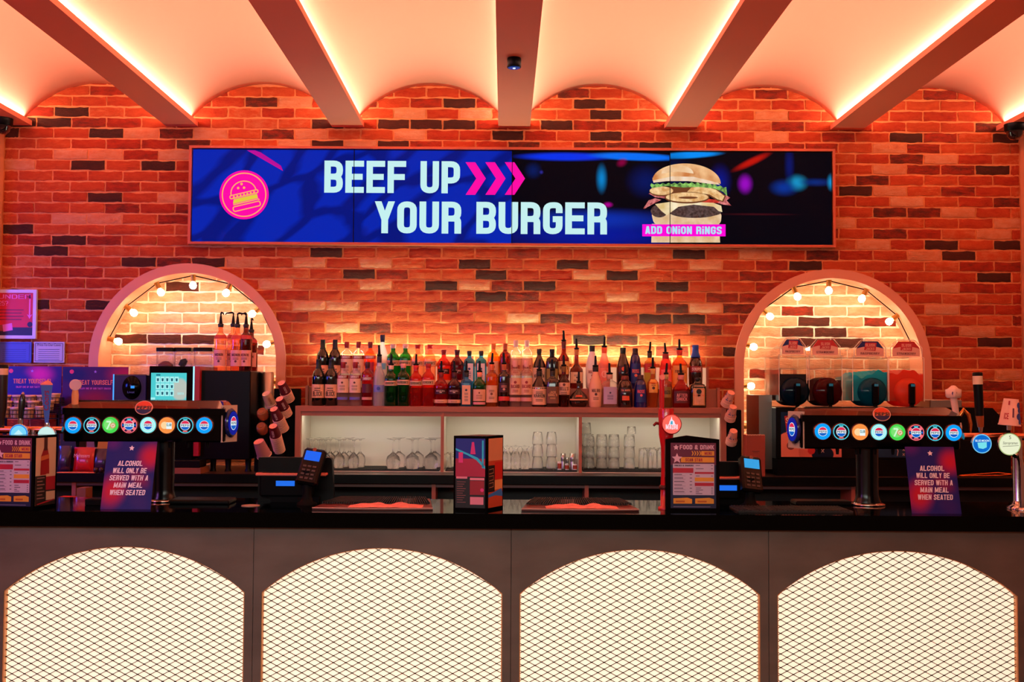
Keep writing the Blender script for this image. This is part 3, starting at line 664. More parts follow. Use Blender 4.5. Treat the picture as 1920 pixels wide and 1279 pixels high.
for ci, cx in enumerate(AC):
    pb = MB(); xa, xb = cx-.59925+.0012, cx+.59925-.0012; ar = seg(cx, 0)
    pb.box((xa, 0, foot-.02), (cx-ah, .03, CB-.001)); pb.box((cx+ah, 0, foot-.02), (xb, .03, CB-.001))
    for i in range(len(ar)-1):
        pb.prism([ar[i], ar[i+1], (ar[i+1][0], CB-.001), (ar[i][0], CB-.001)], 0, .03)
    pb.box((cx-ah, 0, foot-.02), (cx+ah, .03, foot)); pb.build('front_panel', STONE, bar)
    lo = seg(cx, 0, -.008); MB().prism([(cx-ah-.005, foot)]+[(min(max(x, cx-ah-.005), cx+ah+.005), z) for x, z in lo]+[(cx+ah+.005, foot)], .034, .044).build('light_diffuser', LAMP, bar)
    # edge liner
    el = MB(); out = [(cx-ah, foot)]+ar+[(cx+ah, foot)]; inn = [(cx-ah+.005, foot)]+[(min(max(x, cx-ah+.005), cx+ah-.005), z-.004) for x, z in ar]+[(cx+ah-.005, foot)]
    n = len(out); el.add([(x, y, z) for y in (.004, .034) for x, z in out]+[(x, y, z) for y in (.004, .034) for x, z in inn], sum([[(k, k+1, 2*n+k+1, 2*n+k), (3*n+k, 3*n+k+1, n+k+1, n+k), (2*n+k, 2*n+k+1, 3*n+k+1, 3*n+k)] for k in range(n-1)], []))
    el.build('arch_trim', EDGE, bar)
    if not 0 < ci < 5: continue
    gr = MB(); yg = .022; tw = .0030
    def top(x): 
        d = x-cx
        return zap-Ra+math.sqrt(max(0, Ra*Ra-d*d)) if abs(d) <= ah else -1
    def inside(x, z): return abs(x-cx) <= ah-.004 and foot < z < top(x)-.002
    def clipseg(p, q):
        a, b = inside(*p), inside(*q)
        if a and b: return p, q
        if not a and not b: return None
        if b: p, q = q, p
        lo_, hi = 0., 1.
        for _ in range(10):
            m_ = (lo_+hi)/2
            if inside(p[0]+(q[0]-p[0])*m_, p[1]+(q[1]-p[1])*m_): lo_ = m_
            else: hi = m_
        return p, (p[0]+(q[0]-p[0])*lo_, p[1]+(q[1]-p[1])*lo_)
    rows = int((zap-.1)/(pz_/2))+3; ox = .004*ci; oz = zap+.01-.004*(ci % 3)
    for r in range(rows):
        z = oz-r*pz_/2
        for k in range(-11, 12):
            x = cx+ox+(k+(.5 if r % 2 else 0))*px_
            if inside(x, z): gr.add([(x-.0058, yg-.001, z), (x, yg-.001, z-.0031), (x+.0058, yg-.001, z), (x, yg-.001, z+.0031), (x-.0058, yg+.002, z), (x, yg+.002, z-.0031), (x+.0058, yg+.002, z), (x, yg+.002, z+.0031)], [(0, 1, 2, 3), (0, 4, 5, 1), (1, 5, 6, 2), (2, 6, 7, 3), (3, 7, 4, 0)])
            for sgn in (-1, 1):
                c = clipseg((x, z), (x+sgn*px_/2, z-pz_/2))
                if not c: continue
                (ax, az), (bx, bz) = c; d = Vector((bx-ax, bz-az))
                if d.length < .002: continue
                n_ = Vector((-d.y, d.x)).normalized()*tw/2
                q = [(ax+n_.x, az+n_.y), (ax-n_.x, az-n_.y), (bx-n_.x, bz-n_.y), (bx+n_.x, bz+n_.y)]
                gr.add([(u, yg, v) for u, v in q]+[(u, yg+.0015, v) for u, v in q], [(0, 1, 2, 3), (7, 6, 5, 4), (1, 0, 4, 5), (3, 2, 6, 7)])
    gr.build('mesh_grille', MESHM, bar)

# ============================================================ back bar
WZ = 1.16; WF = 6.75
BRN = mat('back_bar_paint', (168, 92, 66), .5); BRD = mat('dark_recess', (16, 12, 11), .6); CREAM = mat('cream_laminate', (218, 208, 186), .5)
bb = thing('back_bar_cabinet', 'long low dark back bar cabinet with worktop along the brick wall', 'cabinet', (0, WF, 0))
MB().box((-3.42, .0, WZ-.052), (3.42, .74, WZ)).build('worktop', mat('dark_worktop', (60, 42, 36), .3), bb)
MB().box((-3.42, -.012, WZ-.05), (3.42, 0, WZ+.002)).build('front_edge', BLACK, bb)
MB().box((-3.42, .03, WZ-.075), (3.42, .05, WZ-.055)).build('rail', mat('rail_paint', (120, 80, 76), .4), bb)
MB().box((-3.42, .24, 0), (3.42, .74, WZ-.053)).build('carcass', BRD, bb)
for k, px in enumerate((138, 813, 1100, 1600)):
    x = X(px, WF+.02, 1.05); MB().box((x-.012, .02, 0), (x+.012, .24, WZ-.055)).build('divider', mat('divider_paint', (170, 90, 70), .5), bb)
# open display unit standing on the worktop
UY = 7.0; UT = 1.572; ux0, ux1 = X(553, UY, 1.4), X(1362, UY, 1.4)
un = thing('display_shelf_unit', 'long terracotta shelf unit with three lit white bays and bottle steps on top', 'shelf unit', (0, UY, WZ))
H = UT-WZ; d1, d2 = X(829, UY, 1.35), X(1088.5, UY, 1.35)
f = MB()
f.box((ux0, 0, H-.034), (ux1, .44, H)); f.box((ux0, .012, H-.062), (ux1, .03, H-.034))
f.box((ux0, 0, 0), (ux0+.034, .44, H-.034)); f.box((ux1-.034, 0, 0), (ux1, .44, H-.034))
for d in (d1, d2): f.box((d-.009, .004, 0), (d+.009, .40, H-.034))
f.build('frame', BRN, un)
inn = MB(); inn.box((ux0+.034, .36, 0), (ux1-.034, .38, H-.034)); inn.box((ux0+.034, .02, .0), (ux1-.034, .36, .004)); inn.box((ux0+.0345, .03, 0), (ux0+.037, .36, H-.034)); inn.box((ux1-.037, .03, 0), (ux1-.0345, .36, H-.034))
for d in (d1, d2): inn.box((d-.0105, .03, 0), (d-.0095, .36, H-.034)); inn.box((d+.0095, .03, 0), (d+.0105, .36, H-.034))
inn.build('bay_lining', CREAM, un)
for xa, xb in ((ux0, d1), (d1, d2), (d2, ux1)):
    area('bay_strip', ((xa+xb)/2, UY+.05, UT-.045), ((xa+xb)/2, UY+.2, WZ+.05), xb-xa-.12, .02, 1.15, (1, .92, .76))
    MB().box((xa+.05, .034, H-.044), (xb-.05, .046, H-.036)).build('light_strip', mat('strip_glow', (255, 240, 220), .4, emit=1.6), un)
rx0, rx1 = X(575, UY+.2, 1.62), X(1347, UY+.2, 1.62)
RT = 1.69-WZ
rs = thing('bottle_riser', 'long terracotta step with a lit cream back panel carrying the back row of bottles', 'shelf step', (0, UY, WZ))
s = MB(); s.box((rx0, .19, H), (rx1, .21, RT)); s.box((rx0, .21, RT-.016), (rx1, .38, RT)); s.box((rx0, .15, H), (rx0+.016, .19, RT+.01)); s.box((rx1-.016, .15, H), (rx1, .19, RT+.01))
s.box((rx0+.03, .38, H), (rx0+.044, .44, 1.84-WZ)); s.box((rx1-.044, .38, H), (rx1-.03, .44, 1.84-WZ))
s.build('step', BRN, rs)
MB().box((rx0+.045, .395, H), (rx1-.045, .405, 1.832-WZ)).build('lit_back_panel', mat('panel_glow', (225, 190, 160), .6, emit=.42, ecol=(255, 205, 165)), rs)
# ------------------------------------------------------------ bottles
PROF = {
 'wine': [(0.9,0),(1,.02),(1,.60),(.97,.66),(.80,.73),(.50,.79),(.37,.84),(.36,.98),(.38,.985),(.38,1)],
 'vodka': [(.92,0),(1,.02),(1,.70),(.96,.745),(.70,.79),(.42,.815),(.36,.84),(.36,.9),(.38,.91),(.38,1)],
 'gin': [(.94,0),(1,.02),(1,.66),(.98,.70),(.78,.76),(.44,.81),(.38,.85),(.38,.93),(.42,.94),(.42,1)],
 'goose': [(.9,0),(1,.02),(1,.50),(.96,.57),(.80,.67),(.50,.76),(.36,.82),(.35,.9),(.38,.91),(.38,1)],
 'broad': [(.88,0),(1,.03),(1,.58),(.96,.66),(.72,.74),(.42,.79),(.34,.83),(.34,.92),(.38,.93),(.38,1)],
 'square': [(.93,0),(1,.02),(1,.68),(.92,.75),(.62,.79),(.38,.82),(.36,.9),(.40,.91),(.40,1)],
 'long': [(.9,0),(1,.02),(1,.42),(.92,.50),(.62,.56),(.36,.62),(.32,.75),(.32,.9),(.36,.91),(.36,1)],
 'taper': [(.8,0),(.95,.03),(1,.3),(1,.46),(.92,.58),(.66,.72),(.46,.82),(.40,.9),(.42,.91),(.42,1)],
 'cone': [(.95,0),(1,.03),(.96,.45),(.88,.65),(.76,.78),(.5,.86),(.4,.9),(.42,.92),(.42,1)],
 'bulb': [(.62,0),(.74,.02),(.97,.16),(1,.30),(.90,.44),(.62,.58),(.30,.68),(.20,.76),(.19,.92),(.22,.93),(.22,1)],
 'bell': [(.74,0),(.80,.03),(.84,.22),(.98,.34),(1,.58),(.96,.64),(.66,.70),(.42,.75),(.36,.84),(.36,.92),(.4,.93),(.4,1)],
 'flask': [(.9,0),(1,.03),(1,.52),(.92,.60),(.60,.72),(.34,.82),(.30,.88),(.34,.9),(.34,1)],
}
def rad(prof, z):
    for (r0, z_0), (r1, z_1) in zip(prof, prof[1:]):
        if z_0 <= z <= z_1: return r0+(r1-r0)*(z-z_0)/max(1e-6, z_1-z_0)
    return prof[-1][0]
G = {
 'wine': mat('dark_wine_glass', (10, 14, 10), .08, coat=.6), 'clear': glass('clear_glass', (.93, .93, .92), 0.06, (.9, .88, .84)),
 'orange': glass('orange_spirit', (1, .35, .06), 0.15, (1, .25, .04)), 'red': glass('red_spirit', (.75, .05, .03), 0.19, (.6, .01, .02)),
 'frost': glass('frosted_glass', (.85, .85, .85), 0.53, (.85, .88, .9), rough=.3), 'green': glass('green_glass', (.05, .42, .10), 0.17, (.01, .16, .035)),
 'pinkc': glass('pale_pink_spirit', (1, .62, .42), 0.07, (1, .5, .3)), 'pinkr': glass('pink_red_spirit', (.9, .16, .07), 0.16, (.75, .04, .03)),
 'plum': glass('plum_glass', (.35, .015, .06), 0.23, (.14, .003, .03)), 'blue': glass('blue_glass', (.12, .55, .80), 0.20, (.10, .50, .72)),
 'amber': glass('amber_spirit', (.95, .45, .08), 0.15, (.9, .35, .04)), 'brown': glass('brown_spirit', (.40, .07, .02), 0.17, (.14, .02, .008)),
 'dbrown': mat('dark_brown_bottle', (38, 14, 9), .1, coat=.6), 'white': mat('white_bottle', (236, 232, 226), .3, coat=.3), 'peach': mat('peach_lit_bottle', (240, 178, 140), .35, coat=.3),  # peach: copy of the white bottle with warm light mixed into its colour
 'pink': glass('pink_frosted', (1, .55, .45), 0.51, (1, .42, .36), rough=.25), 'dblue': mat('dark_blue_bottle', (8, 20, 90), .12, coat=.6), 'hotpink': glass('hot_pink_spirit', (1, .22, .20), 0.42, (.95, .10, .10)),
 'dgreen': mat('dark_green_bottle', (12, 26, 16), .1, coat=.6), 'gold': glass('gold_bottle', (.75, .6, .25), 0.20, (.45, .30, .08)), 'bgreen': glass('bright_green', (.06, .5, .12), 0.17, (.02, .25, .05)),
}
LB = (236, 178, 140)      # peach white paper
def bottle(px, top, row, kind, rpx, g, capc, labels, desc, poured=False, e=2, ys=1, name='bottle', cat='bottle', Y=None, base=None, grp=None, capz=.86, pump=False, tilt=0):
    Y = Y or (7.10 if row == 'f' else 7.295); zb = base if base is not None else (UT if row == 'f' else 1.69)
    zt = Z(px, top, Y); x = X(px, Y, (zb+zt)/2); Hh = zt-zb; R = rpx*Y/F*1.05; body = Hh-(.072 if poured else (.075 if pump else 0)); pr = PROF[kind]
    t = thing(name, desc, cat, (x, Y, zb), 0, grp or ('spirit bottles on the back bar steps'))
    P = [(r*R, z*body) for r, z in pr]
    cz = capz*body; gp = [p for p in P if p[1] <= cz]; gp.append((rad(P, cz), cz))
    MB().lathe(gp, 28, e=e, ys=ys).build('body', G[g], t)
    if poured:
        k = MB().lathe([(rad(P, cz)*1.02, cz), (rad(P, cz)*1.06, cz+.004), (P[-1][0]*1.05, body*.995), (P[-1][0]*.8, body)], 16); k.build('collar', ink(capc), t)
        tl = random.uniform(-.006, .006)
        MB().lathe([(P[-1][0]*.75, body-.002), (P[-1][0]*1.1, body+.003), (P[-1][0]*1.1, body+.010), (.008, body+.014)], 14).tube([(0, 0, body+.008), (tl*.5, 0, body+.038), (tl, 0, body+.072)], [.0085, .0078, .0066], 10).build('pourer', BLACK, t)
    else:
        k = MB().lathe([(rad(P, cz)*1.02, cz), (rad(P, cz)*1.08, cz+.003)]+[(r*1.08, z) for r, z in P if cz+.004 < z < body-.005]+[(P[-1][0]*1.08, body-.004), (P[-1][0]*.95, body)], 20); k.build('cap', ink(capc), t)
        if pump:
            MB().tube([(0, 0, body), (0, 0, body+.05)], [.012, .006], 12).tube([(0, 0, body+.05), (0, 0, body+.066), (.008*pump, 0, body+.071), (.045*pump, 0, body+.066), (.052*pump, 0, body+.056)], [.004, .006, .007, .004, .003], 8).build('pump', BLACK, t)
    for li, (za, zbb, w, col, txt, tcol, th_) in enumerate(labels):
        # w: half angle in radians around the front
        A0, A1 = -PI/2-w, -PI/2+w; n = 10; m_ = 5; vs = []; fs = []
        for j in range(m_+1):
            z = (za+(zbb-za)*j/m_)*body; rr = rad(P, z)*1.012+.0003
            for i in range(n+1):
                c, s_ = sup(A0+(A1-A0)*i/n, e); vs.append((rr*c, rr*s_*ys, z))
        for j in range(m_):
            for i in range(n): a = j*(n+1)+i; fs.append((a, a+1, a+n+2, a+n+1))
        lb = MB().add(vs, fs, 0, True); mt = [ink(col)]
        if txt:
            zm = (za+zbb)/2*body
            def fn(xx, yy, zz):
                rr = rad(P, zz)*1.03+.0012; aa = -PI/2+xx/max(rr, .01); c, s_ = sup(aa, e); return (rr*c, rr*s_*ys, zz)
            lines = txt.split('/'); hgt = th_*body; mt.append(ink(tcol)); mw = 2*rad(P, zm)*math.sin(min(w, 1.35))*.82
            for q, ln in enumerate(lines):
                z_ = zm+hgt*(len(lines)*.5-1-q)*1.15+hgt*.08
                if ln == '*':
                    pts = [(hgt*.42*math.cos(2*PI*k_/14), hgt*.5+hgt*.42*math.sin(2*PI*k_/14)) for k_ in range(14)]
                    lb.add([fn(u, 0, z_+v) for u, v in pts], [list(range(14))], 1); continue
                if ln == '=':
                    for q2 in range(2):
                        for sg_ in range(6):
                            ua, ub = mw*(-.32+.64*sg_/6), mw*(-.32+.64*(sg_+1)/6); lb.add([fn(u, 0, z_+v+hgt*.45*q2) for u, v in ((ua, 0), (ub, 0), (ub, hgt*.16), (ua, hgt*.16))], [(0, 1, 2, 3)], 1)
                    continue
                wd_ = len(ln)*.62*hgt; lb.text(ln, 0, z_, hgt, m=1, fn=fn, t=.16, maxw=min(mw, wd_))
        lb.build('label', mt, t)
    return t
RK, DK, CK = (150, 12, 16), (18, 14, 16), (240, 205, 180)
red = (150, 22, 22); wt = (245, 225, 210)
def L(za, zb, w, col, txt=None, tc=(40, 20, 20), h=.08): return (za, zb, w, col, txt, tc, h)
wl = [L(.17, .46, 1.15, LB, '=/BLOCK', (70, 20, 25), .10)]
vl = [L(.30, .62, 1.25, (244, 200, 168), '*/=/=', (110, 60, 50), .06), L(.62, .70, 1.3, red, 'SMIRNOFF', wt, .055), L(.14, .20, 1.0, (110, 100, 190))]
gl_ = [L(.50, .62, 1.35, LB, "GORDON'S", (70, 60, 30), .06)]
bc = [L(.26, .62, 1.2, LB, '*/BACARDI/=', (165, 22, 30), .075), L(.12, .20, 1.1, (220, 150, 140))]
wn = [L(.10, .20, 1.2, LB, '=', (120, 70, 50), .05), L(.36, .50, 1.0, (66, 8, 14), 'WHITLEY NEILL/GIN', (240, 200, 190), .035)]
# back row, left to right
bk = 'b'
bottle(605, 637, bk, 'wine', 11, 'wine', (14, 30, 22), wl, 'dark wine bottle with a pale label, leftmost of the back row', capz=.80)
bottle(628, 637, bk, 'wine', 11, 'wine', (14, 18, 40), wl, 'dark wine bottle, second from the left in the back row', capz=.80)
bottle(650, 641, bk, 'vodka', 10.5, 'clear', RK, vl, 'clear red-capped vodka bottle in the back row, beside the wine')
bottle(672, 641, bk, 'vodka', 10.5, 'clear', RK, vl, 'clear red-capped vodka bottle in the back row, beside the orange one')
bottle(694, 641, bk, 'vodka', 10.5, 'orange', (110, 10, 22), [L(.62, .70, 1.3, (190, 40, 20), 'SMIRNOFF', wt, .055), L(.3, .55, .8, (170, 30, 70))], 'orange vodka bottle with a dark red cap in the back row')
bottle(717, 628, bk, 'goose', 10.5, 'frost', (22, 22, 60), [L(.34, .46, .7, (110, 190, 225)), L(.86, .9, 1.5, (225, 225, 235))], 'tall frosted white vodka bottle with a navy cap in the back row')
bottle(737, 645, bk, 'gin', 11, 'green', (246, 196, 178), gl_, 'green gin bottle with pale cap in the back row, the left one of two', capz=.90, e=3)
bottle(760, 645, bk, 'gin', 11, 'green', (246, 196, 178), gl_, 'green gin bottle with pale cap in the back row, the right one of two', capz=.90, e=3)
bottle(783, 646, bk, 'gin', 11, 'pinkc', (205, 30, 30), gl_, 'pale pink gin bottle with red cap in the back row, beside the green gin', capz=.90, e=3)
bottle(806, 646, bk, 'gin', 11, 'pinkc', (205, 30, 30), gl_, 'pale pink gin bottle with red cap in the back row, beside the crimson bottle', capz=.90, e=3)
bottle(832, 656, bk, 'broad', 12, 'pinkr', (150, 14, 24), wn, 'broad crimson gin bottle in the back row')
bottle(857, 656, bk, 'broad', 12, 'plum', (70, 6, 30), wn, 'broad purple gin bottle in the back row')
bs = [L(.18, .66, .62, (240, 225, 225), '*/=/=', (50, 60, 120), .08)]
bottle(880, 658, bk, 'square', 10, 'blue', (36, 36, 42), bs, 'pale blue square gin bottle in the back row, beside the purple one', e=5, ys=.75)
bottle(902, 658, bk, 'square', 10, 'blue', (36, 36, 42), bs, 'pale blue square gin bottle in the back row, beside the amber rum', e=5, ys=.75)
bottle(925, 644, bk, 'vodka', 10.5, 'amber', (235, 120, 50), [L(.25, .6, 1.0, LB, '*/=', (120, 50, 20), .08)], 'amber rum bottle with an orange cap in the back row')
bottle(947, 644, bk, 'vodka', 10.5, 'brown', (200, 90, 50), [L(.2, .55, 1.1, (110, 40, 30), '=/*', (235, 190, 160), .06)], 'dark red spiced rum bottle in the back row')
bottle(967, 638, bk, 'vodka', 10.5, 'clear', (246, 205, 190), bc, 'clear white rum bottle with pale cap in the back row, left one of two')
bottle(988, 638, bk, 'vodka', 10.5, 'clear', (246, 205, 190), bc, 'clear white rum bottle with pale cap in the back row, right one of two')
kl = [L(.10, .52, 1.35, (236, 200, 168), '=/KRAKEN/=', (30, 20, 20), .085)]
bottle(1011, 654, bk, 'flask', 12, 'dbrown', DK, kl, 'dark rum flask with a black and cream label in the back row', ys=.75)
bottle(1035, 655, bk, 'square', 11, 'dbrown', DK, [L(.12, .5, .8, (150, 130, 60), '=/*/=', (30, 30, 20), .07)], 'square dark whiskey bottle with a green label in the back row', e=5, capz=.82)
bottle(1057, 620, bk, 'bell', 10.5, 'brown', (90, 14, 24), [L(.30, .58, 1.2, (235, 190, 110), "BELL'S", (40, 40, 20), .07)], 'tall whisky bottle with yellow label and pourer in the back row', True)
bottle(1081, 635, bk, 'long', 12, 'brown', (200, 120, 60), [L(.14, .42, 1.1, (240, 205, 165), '=/*/=', (90, 40, 30), .055)], 'long necked cognac bottle with a cream label and pourer in the back row', True)
ml = [L(.14, .46, .9, (240, 226, 208), 'MALIBU/*/=', (150, 70, 40), .075)]
bottle(1110, 648, bk, 'taper', 11.5, 'white', DK, ml, 'white coconut rum bottle with a black cap in the back row')
bottle(1133, 631, bk, 'taper', 11, 'pink', (240, 90, 50), [L(.2, .5, .8, (235, 130, 105), '*', (250, 190, 170), .2)], 'frosted pink bottle with a pourer in the back row', True)
bottle(1168, 652, bk, 'taper', 12, 'dbrown', (12, 30, 24), [L(.4, .56, .8, (60, 20, 20), '*', (225, 90, 40), .12)], 'dark brown coffee liqueur bottle in the back row')
rl = [L(.14, .62, .85, (14, 40, 120), 'ROSE/*', (235, 110, 80), .09)]
bottle(1191, 653, bk, 'cone', 11, 'dblue', (40, 14, 16), rl, 'dark blue flavoured liqueur bottle in the back row')
bottle(1218, 641, bk, 'square', 10.5, 'gold', (40, 30, 22), [L(.45, .7, .9, (190, 30, 25), '=', (240, 200, 120), .1)], 'square gold tequila bottle with red label and pourer in the back row', True, e=5)
bottle(1248, 643, bk, 'cone', 12, 'hotpink', (150, 40, 40), [L(.2, .55, .9, (245, 110, 100), '*/=', (255, 200, 190), .09)], 'hot pink spirit bottle with a pourer in the back row', True)
bottle(1274, 636, bk, 'broad', 13.5, 'amber', (190, 30, 25), [L(.12, .6, 1.0, (238, 160, 70), 'FIREBALL/*/=', (90, 30, 10), .075)], 'broad amber cinnamon whisky bottle with a pourer in the back row', True, e=3)
bottle(1304, 647, bk, 'taper', 12.5, 'dbrown', (20, 70, 170), [L(.38, .52, 1.0, (130, 20, 24), 'SOURS', (245, 200, 190), .07)], 'dark sour liqueur bottle with a blue neck, rightmost of the back row', capz=.72)
# front row, left to right
fr_ = 'f'
bottle(597, 674, fr_, 'wine', 11.5, 'wine', (14, 30, 22), wl, 'dark wine bottle with a pale label, leftmost of the front row', capz=.80)
bottle(621, 674, fr_, 'wine', 11.5, 'wine', (14, 24, 24), wl, 'dark wine bottle, second from the left in the front row', capz=.80)
bottle(643, 679, fr_, 'vodka', 10.7, 'clear', RK, vl, 'clear red-capped vodka bottle in the front row, beside the wine')
bottle(666, 679, fr_, 'vodka', 10.7, 'clear', RK, vl, 'clear red-capped vodka bottle in the front row, beside the red vodka')
bottle(689, 679, fr_, 'vodka', 10.7, 'red', (60, 8, 20), [L(.58, .66, 1.3, (150, 10, 20), 'SMIRNOFF', wt, .06), L(.3, .5, .9, (90, 6, 26)), L(.14, .2, 1.0, (210, 140, 120))], 'red raspberry vodka bottle in the front row')
bottle(711, 647, fr_, 'goose', 10.7, 'frost', (22, 22, 50), [L(.28, .42, 1.0, (120, 130, 200), '*', (60, 80, 170), .09), L(.80, .86, 1.5, (225, 215, 220))], 'frosted vodka bottle with a tall black pourer in the front row', True, capz=.87)
bottle(733, 664, fr_, 'gin', 11.2, 'green', (246, 196, 178), gl_, 'green gin bottle with a pourer in the front row', True, e=3, capz=.90)
bottle(756, 682, fr_, 'gin', 11.2, 'green', (246, 176, 160), gl_, 'green gin bottle with a pale cap in the front row', capz=.90, e=3)
bottle(780, 664, fr_, 'gin', 11.2, 'pinkr', (205, 30, 30), gl_, 'pink gin bottle with a pourer in the front row', True, e=3, capz=.90)
bottle(803, 682, fr_, 'gin', 11.2, 'pinkr', (205, 40, 30), gl_, 'pink gin bottle with a red cap in the front row', capz=.90, e=3)
bottle(827, 677, fr_, 'broad', 12.2, 'red', (120, 14, 20), wn, 'broad red gin bottle with a pourer in the front row', True)
bottle(852, 677, fr_, 'broad', 12.2, 'plum', (60, 6, 30), wn, 'broad purple gin bottle with a pourer in the front row', True)
bottle(874.5, 677, fr_, 'square', 10.5, 'blue', (24, 24, 30), [L(.06, .62, .62, LB, '*/=/=/=', (60, 60, 80), .08)], 'pale blue square gin bottle with a pourer in the front row', True, e=5, ys=.75)
bottle(899, 677, fr_, 'broad', 12, 'bgreen', (240, 150, 120), [L(.16, .50, 1.1, LB, '*/=/=', (140, 50, 40), .06), L(.06, .13, 1.1, (225, 150, 150))], 'bright green gin bottle with a peach label and pourer in the front row', True)
bottle(922, 662, fr_, 'vodka', 10.7, 'amber', (230, 110, 60), [L(.10, .5, 1.2, LB, '=/*/=', (120, 50, 20), .07)], 'amber spiced rum bottle with a peach label and pourer in the front row', True)
bottle(945, 662, fr_, 'vodka', 10.7, 'dbrown', (190, 90, 40), [L(.34, .56, 1.1, (70, 30, 26), '=/*', (225, 150, 130), .07), L(.14, .24, 1.1, (215, 50, 30))], 'black rum bottle with a red band and pourer in the front row', True)
bottle(966, 676, fr_, 'vodka', 10.7, 'clear', (246, 180, 165), bc, 'clear white rum bottle in the front row, the left one of two')
bottle(987, 676, fr_, 'vodka', 10.7, 'clear', (246, 180, 165), bc, 'clear white rum bottle in the front row, the right one of two')
bottle(1011, 674, fr_, 'flask', 13, 'dbrown', DK, [L(.06, .55, 1.4, LB, '=/KRAKEN/=', (30, 14, 14), .09)], 'dark rum flask with a wide peach label and pourer in the front row', True, ys=.75)
bottle(1036, 674, fr_, 'square', 11.5, 'dbrown', DK, [L(.10, .56, .85, (110, 60, 30), "JACK/DANIEL'S/=", (225, 160, 100), .065)], 'square whiskey bottle with a brown label and pourer in the front row', True, e=5)
bottle(1057, 666, fr_, 'bell', 11, 'brown', (110, 80, 20), [L(.30, .60, 1.3, LB, "*/BELL'S/=", (90, 30, 20), .085)], 'whisky bottle with an orange label and pourer in the front row', True)
bottle(1085, 697, fr_, 'bulb', 17, 'dbrown', (60, 30, 14), [L(.28, .34, 1.2, (210, 140, 90)), L(.42, .50, .4, (220, 80, 40))], 'squat round cognac bottle with a gold band in the front row', True, ys=.6)
bottle(1116.5, 667, fr_, 'taper', 11.8, 'peach', DK, [L(.14, .5, .9, (240, 178, 140), 'MALIBU/*/=', (90, 30, 30), .08)], 'peach lit coconut rum bottle with a pourer in the front row', True, capz=.88)
bottle(1143, 681, fr_, 'square', 13.5, 'clear', (190, 140, 120), [L(.10, .62, .8, (186, 160, 190), '*/=/=', (50, 40, 80), .07)], 'squat clear bottle with a lavender label and pourer in the front row', True, e=4)
bottle(1172, 683, fr_, 'cone', 13.5, 'dbrown', (110, 40, 26), [L(.45, .62, 1.0, (40, 16, 14), 'TIA MARIA', (225, 150, 120), .06), L(.22, .36, .5, (235, 80, 30))], 'dark coffee liqueur bottle in the front row', True)
bottle(1201, 703, fr_, 'cone', 12, 'dblue', (70, 24, 24), [L(.16, .7, .8, (12, 34, 110), 'ROSE/*', (235, 90, 110), .1)], 'short dark blue liqueur bottle in the front row')
bottle(1224, 670, fr_, 'bell', 10.5, 'amber', (210, 160, 80), [L(.38, .72, .8, (240, 170, 70), '=/*', (90, 40, 10), .09)], 'amber whiskey bottle with a gold label and pourer in the front row', True)
bottle(1249, 681, fr_, 'vodka', 10.5, 'gold', (190, 160, 90), [L(.3, .62, .9, (150, 110, 40), 'OUZO', (30, 24, 16), .11)], 'gold patterned bottle with a pourer in the front row, behind the red tap', True)
bottle(1277, 682, fr_, 'flask', 15.5, 'red', (225, 130, 120), [L(.14, .5, .9, (84, 6, 16), 'AFTER/SHOCK', (235, 140, 140), .10)], 'broad red liqueur bottle with a pourer in the front row', True, ys=.7, e=3)
bottle(1308, 708, fr_, 'square', 14, 'dgreen', DK, [L(.08, .76, .66, (190, 130, 60)), L(.11, .73, .56, LB, '*/ ', (24, 30, 24), .20), L(.38, .44, .60, (215, 60, 30))], 'dark green square herbal liqueur bottle, rightmost of the front row', e=6, capz=.9)

# ------------------------------------------------------------ glassware in the bays
def real_glass():
    m = bpy.data.materials.new('glassware'); m.use_nodes = True; nt = m.node_tree; nt.nodes.clear(); o = nt.nodes.new('ShaderNodeOutputMaterial')
    g = nt.nodes.new('ShaderNodeBsdfGlass'); g.inputs['IOR'].default_value = 1.32; g.inputs['Roughness'].default_value = .02; t = nt.nodes.new('ShaderNodeBsdfTransparent'); x = nt.nodes.new('ShaderNodeMixShader'); x.inputs[0].default_value = .72
    nt.links.new(t.outputs[0], x.inputs[1]); nt.links.new(g.outputs[0], x.inputs[2]); nt.links.new(x.outputs[0], o.inputs[0]); return m
GL = real_glass()
MATB = mat('black_rubber', (20, 19, 18), .6, bump=.6, nscale=160)
def wine_glass(h, rb):      # standing on its rim
    return MB().lathe([(rb*.80, 0), (rb*.97, h*.16), (rb, h*.26), (rb*.82, h*.40), (rb*.3, h*.50), (.0045, h*.56), (.004, h*.90), (.012, h*.955), (rb*.95, h*.99), (rb*.95, h)], 22)
gz = WZ+.0165
def place(proto, pts, Y=None):
    for k, (px, yy) in enumerate(pts):
        loc = (X(px, yy, 1.2), yy, gz)
        if k == 0: proto.location = loc
        else:
            c = proto.copy(); C.objects.link(c); c.location = loc
w0 = tag(wine_glass(.185, .036).build('wine_glass', GL), 'upturned stemmed wine glass in the crowded left group of the left bay', 'glass', 'upturned wine glasses')
place(w0, [(583, 7.1), (597, 7.1), (610, 7.1), (636, 7.1), (663, 7.1), (588, 7.19), (603, 7.19), (619, 7.19), (645, 7.19), (675, 7.19), (590, 7.28), (608, 7.28), (630, 7.28), (655, 7.28)])
w1 = tag(wine_glass(.19, .046).build('gin_glass', GL), 'upturned balloon gin glass at the right of the left bay', 'glass', 'upturned balloon glasses')
place(w1, [(737, 7.08), (773, 7.08), (808, 7.08), (748, 7.22), (783, 7.22), (815, 7.23)])
def tumbler(h, r, flut=0): return MB().lathe([(r, 0), (r*.97, h*.3), (r*.88, h*.97), (r*.84, h), (r*.55, h*.995), (r*.5, h*.93), (r*.82, h*.9), (r*.94, .004)], 20, cap=False)
